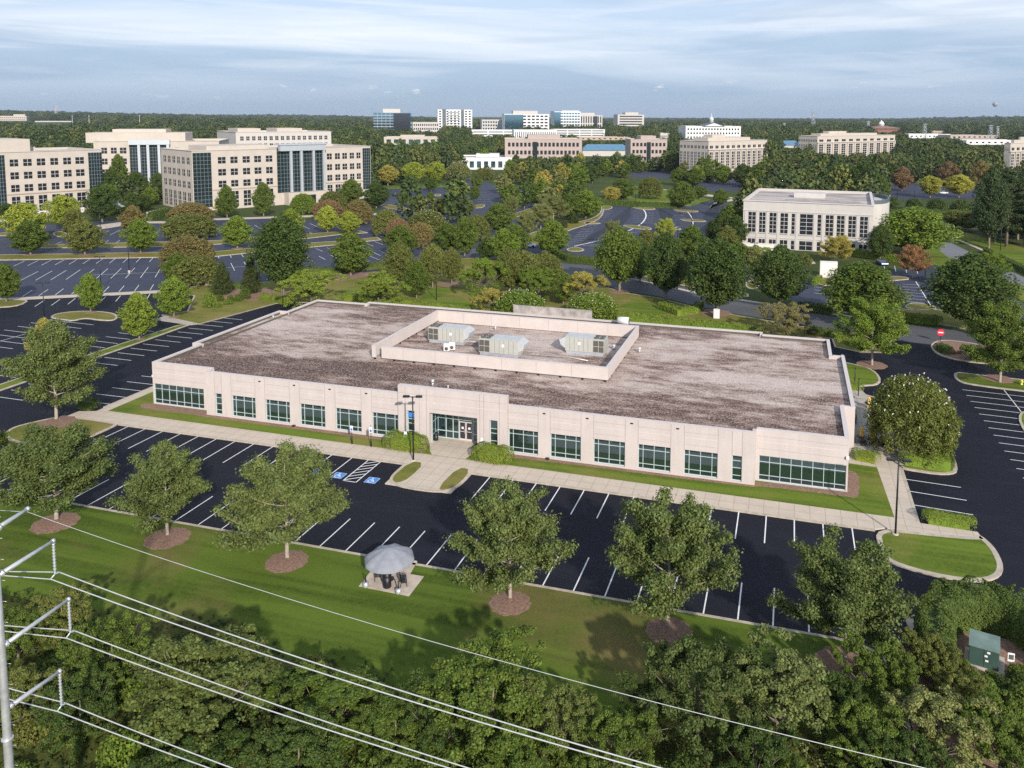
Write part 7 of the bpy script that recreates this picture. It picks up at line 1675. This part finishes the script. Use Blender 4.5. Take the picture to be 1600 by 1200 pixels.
# ---- far woodland, one mass to the horizon
def far_wood():
    rng = np.random.default_rng(21); src = bpy.data.collections.new('woodland_kinds'); cols = ['dark', 'mid', 'dark', 'olive', 'mid', 'pine', 'fresh']
    for i, c in enumerate(cols):
        rnd = random.Random(50+i); lv = Leaves(); H = 13; Rr = 5.2
        for k in range(26):
            f = (k+.5)/26; az = k*2.39996; pr = math.sin(math.pi*min(1, f**.8))**.6; r_ = Rr*pr*rnd.uniform(.6, .9); lv.clump((r_*math.cos(az), r_*math.sin(az), H*(.12+.84*f)), Rr*rnd.uniform(.26, .38), 17, 1.15, rng, .8, .6, .6)
        o = bpy.data.objects.new('woodland_tree', lv.mesh('woodland_tree', 'leaf_far', rng, None, .42)); o.color = (*COLR[c], 1); src.objects.link(o)
    feet = [(b.foot, b) for b in BLOCKS]; clear = []
    pts, rot, scl, idx = [], [], [], []
    lots = [GP(q) for q in ([(770, 345), (775, 280), (870, 285), (1000, 268), (1190, 280), (1190, 300), (1130, 400), (780, 400)], [(1375, 320), (1380, 285), (1640, 295), (1640, 500), (1375, 500)], [(580, 345), (585, 292), (735, 274), (790, 290), (800, 350)], [(-600, 600), (-600, 395), (-200, 350), (560, 308), (640, 330), (640, 420)])]
    def inside(x, y, Q):
        ins = False; j = len(Q)-1
        for i in range(len(Q)):
            if (Q[i][1] > y) != (Q[j][1] > y) and x < (Q[j][0]-Q[i][0])*(y-Q[i][1])/(Q[j][1]-Q[i][1])+Q[i][0]: ins = not ins
            j = i
        return ins
    fb = []
    for b in BLOCKS:
        c = sum((Vector(p) for p in b.foot), Vector((0, 0)))/4; Q = [tuple(c+(Vector(p)-c)*1.0+(Vector(p)-c).normalized()*9) for p in b.foot]
        X = [proj((p.x, p.y, 0)) for p in b.foot[:2]]; fb.append((Q, min(q[0] for q in X)-6, max(q[0] for q in X)+6, max(q[2] for q in X), b.h, b))
    vis = {}
    a0 = YAW
    r_ = 300.0
    while r_ < 8500:
        sp = max(9.5, r_*.0135); n = int(1.75*r_/sp)
        for k in range(n):
            a = a0-.875+1.75*(k+rng.random())/n; rr = r_+sp*(rng.random()-.5); x = CC[0]+rr*math.sin(a); y = CC[1]+rr*math.cos(a)
            s = max(1.0, sp/10.5)*rng.uniform(.75, 1.3); s = min(s, 3.2+rr*.0001); hz = 13*min(s, 1.3)*rng.uniform(.6, 1.4)*(1+.22*math.sin(x*.011+y*.004)*math.sin(y*.013))
            if any(inside(x, y, q) for q in lots): continue
            pz = proj((x, y, hill(x, y)+hz)); bad = False
            if y < 120 and x < 140 and rr < 420: continue
            for Q, xa, xb, dep, h, b in fb:
                if inside(x, y, Q): bad = True; break
                if xa < pz[0] < xb and pz[2] < dep:
                    # keep the wall in view: drop what would stand before its upper two thirds
                    q = proj((*b.p0, h*.42 if b.h > 12 else h*.35))
                    if pz[1] < q[1]: bad = True; break
            if bad: continue
            pts.append((x, y, hill(x, y)-.3)); rot.append(rng.random()*6.28); scl.append((s, s, hz/13)); idx.append(rng.integers(0, len(cols)) if rng.random() < .8 else 0)
        r_ += sp*.92
    me = bpy.data.meshes.new('distant_woodland'); me.from_pydata(pts, [], [])
    for nm, ty, dat in (('rot', 'FLOAT', rot), ('kind_index', 'INT', idx)): at = me.attributes.new(nm, ty, 'POINT'); at.data.foreach_set('value', np.array(dat, dtype=np.float32 if ty == 'FLOAT' else np.int32))
    at = me.attributes.new('size', 'FLOAT_VECTOR', 'POINT'); at.data.foreach_set('vector', np.array(scl, dtype=np.float32).ravel())
    o = link('distant_woodland', me); o['kind'] = 'stuff'; tag(o, 'dark green woodland stretching behind the offices to the horizon', 'woodland')
    ng = bpy.data.node_groups.new('woodland', 'GeometryNodeTree'); ng.interface.new_socket('Geometry', in_out='INPUT', socket_type='NodeSocketGeometry'); ng.interface.new_socket('Geometry', in_out='OUTPUT', socket_type='NodeSocketGeometry')
    N = ng.nodes.new; gi, go = N('NodeGroupInput'), N('NodeGroupOutput'); iop = N('GeometryNodeInstanceOnPoints'); ci = N('GeometryNodeCollectionInfo'); ci.inputs['Collection'].default_value = src; ci.inputs['Separate Children'].default_value = True; ci.inputs['Reset Children'].default_value = True
    def attr(nm, ty): n_ = N('GeometryNodeInputNamedAttribute'); n_.data_type = ty; n_.inputs['Name'].default_value = nm; return n_.outputs['Attribute']
    cx = N('ShaderNodeCombineXYZ'); l = ng.links.new; l(attr('rot', 'FLOAT'), cx.inputs['Z'])
    l(gi.outputs[0], iop.inputs['Points']); l(ci.outputs[0], iop.inputs['Instance']); iop.inputs['Pick Instance'].default_value = True; l(attr('kind_index', 'INT'), iop.inputs['Instance Index']); l(cx.outputs[0], iop.inputs['Rotation']); l(attr('size', 'FLOAT_VECTOR'), iop.inputs['Scale']); l(iop.outputs[0], go.inputs[0])
    md = o.modifiers.new('woodland', 'NODES'); md.node_group = ng
    print('woodland', len(pts))
far_wood()

# ================================================================== LIGHT, SKY
SUN_EL = R(26); sd = Vector((0.555, -0.76, 0)).normalized()*math.cos(SUN_EL); sd.z = math.sin(SUN_EL)
sl = bpy.data.lights.new('sun', 'SUN'); so = bpy.data.objects.new('sun', sl); COL.objects.link(so)
sl.energy = 3.5; sl.angle = R(1.2); sl.color = (1.0, 0.93, 0.84); so.rotation_euler = (-sd).to_track_quat('-Z', 'Y').to_euler()
w = bpy.data.worlds.new('World'); SC.world = w; w.use_nodes = True; nt = w.node_tree; bg = nt.nodes['Background']
sky = nt.nodes.new('ShaderNodeTexSky'); sky.sky_type = 'NISHITA'; sky.sun_disc = False; sky.sun_elevation = SUN_EL; sky.sun_rotation = math.atan2(sd.x, sd.y)
sky.altitude = 200; sky.air_density = 1.0; sky.dust_density = 0.6; sky.ozone_density = 1.2
tc = nt.nodes.new('ShaderNodeTexCoord'); sp = nt.nodes.new('ShaderNodeSeparateXYZ'); lk(nt, tc.outputs['Generated'], sp.inputs[0])
az = math1(nt, 'ARCTAN2', sp.outputs[0], sp.outputs[1]); el = sp.outputs[2]
def cn(sa, se, sc_, det, seed, rough=.55, dist=0.0):
    cv = nt.nodes.new('ShaderNodeCombineXYZ'); lk(nt, math1(nt, 'MULTIPLY', az, sa), cv.inputs[0]); lk(nt, math1(nt, 'MULTIPLY', el, se), cv.inputs[1]); cv.inputs[2].default_value = seed
    n = nt.nodes.new('ShaderNodeTexNoise'); n.inputs['Scale'].default_value = sc_; n.inputs['Detail'].default_value = det; n.inputs['Roughness'].default_value = rough; n.inputs['Distortion'].default_value = dist; lk(nt, cv.outputs[0], n.inputs['Vector']); return n.outputs['Fac']
SKY_K = 0.138
base = mixc(nt, 1.0, sky.outputs[0], (SKY_K*6.0,)*3, 'MULTIPLY')
# veil of high cloud: grey-blue low down, brighter above
ve = ramp(nt, el, [(0.0, (1.5, 2.1, 2.95)), (0.035, (1.5, 2.15, 3.15)), (0.075, (1.95, 2.6, 3.6)), (0.13, (2.8, 3.4, 4.35)), (0.5, (2.4, 3.2, 4.6))])
c = mixc(nt, ramp(nt, el, [(0.0, (.93,)*3), (.16, (.85,)*3), (.6, (.35,)*3)]), base, ve)
band = cn(1.5, 15, 1.0, 8, 3.6, .52, .6); m1 = ramp(nt, band, [(.44, (0, 0, 0)), (.52, (.45,)*3), (.64, (1, 1, 1))])
m1 = math1(nt, 'MULTIPLY', m1, ramp(nt, el, [(.008, (0, 0, 0)), (.035, (.35,)*3), (.10, (1, 1, 1))]))
c = mixc(nt, math1(nt, 'MULTIPLY', m1, .85), c, (4.4, 4.75, 5.2))
band2 = cn(4.0, 48, 1.0, 7, 9.4, .6, .9); m2 = math1(nt, 'MULTIPLY', ramp(nt, band2, [(.48, (0, 0, 0)), (.70, (1, 1, 1))]), ramp(nt, el, [(.02, (0, 0, 0)), (.09, (1, 1, 1))]))
c = mixc(nt, math1(nt, 'MULTIPLY', m2, .45), c, (5.0, 5.15, 5.4))
dk = cn(2.2, 20, 1.0, 6, 15.0, .5, .4); m3 = math1(nt, 'MULTIPLY', ramp(nt, dk, [(.52, (0, 0, 0)), (.68, (1, 1, 1))]), .5)
c = mixc(nt, m3, c, (1.85, 2.45, 3.3))
# small cumulus low on the horizon
cu = cn(22, 80, 1.0, 5, 27.0, .5, .2); m4 = math1(nt, 'MULTIPLY', ramp(nt, cu, [(.66, (0, 0, 0)), (.71, (1, 1, 1))]), ramp(nt, el, [(.018, (0, 0, 0)), (.026, (1, 1, 1)), (.038, (1, 1, 1)), (.046, (0, 0, 0))]))
c = mixc(nt, math1(nt, 'MULTIPLY', m4, .5), c, (5.2, 4.8, 4.7))
lk(nt, c, bg.inputs['Color']); bg.inputs['Strength'].default_value = SKY_K
# the day moon
d = ray(1555, 163); d = d/np.linalg.norm(d); q = CC+d*21000
mb = MB(); mb.lathe([(58*math.sin(R(t)), -58*math.cos(R(t))) for t in range(2, 180, 8)], 24); mo = mb.build('moon', 'moon_rock', None, tuple(float(v) for v in q)); tag(mo, 'pale day moon low over the right horizon', 'moon')

hz_ = MB(); hz_.box(-9000, -3000, -2, 9000, 9600, 120); ho = hz_.build('haze', []); ho['kind'] = 'stuff'
hm_ = bpy.data.materials.new('haze'); hm_.use_nodes = True; hn = hm_.node_tree; hn.nodes.clear(); hv_ = hn.nodes.new('ShaderNodeVolumePrincipled'); hv_.inputs['Color'].default_value = (.80, .88, 1.0, 1); hv_.inputs['Density'].default_value = 4.2e-5; hv_.inputs['Anisotropy'].default_value = 0.2
hout = hn.nodes.new('ShaderNodeOutputMaterial'); hn.links.new(hv_.outputs[0], hout.inputs['Volume']); ho.data.materials.append(hm_)
vs_ = SC.view_settings; vs_.view_transform = 'Standard'; vs_.look = 'None'; vs_.exposure = 0.62; vs_.gamma = 1.0
SC.render.engine = 'CYCLES'; SC.cycles.use_denoising = False
SC.cycles.max_bounces = 6; SC.cycles.transparent_max_bounces = 6; SC.cycles.diffuse_bounces = 3; SC.cycles.glossy_bounces = 3
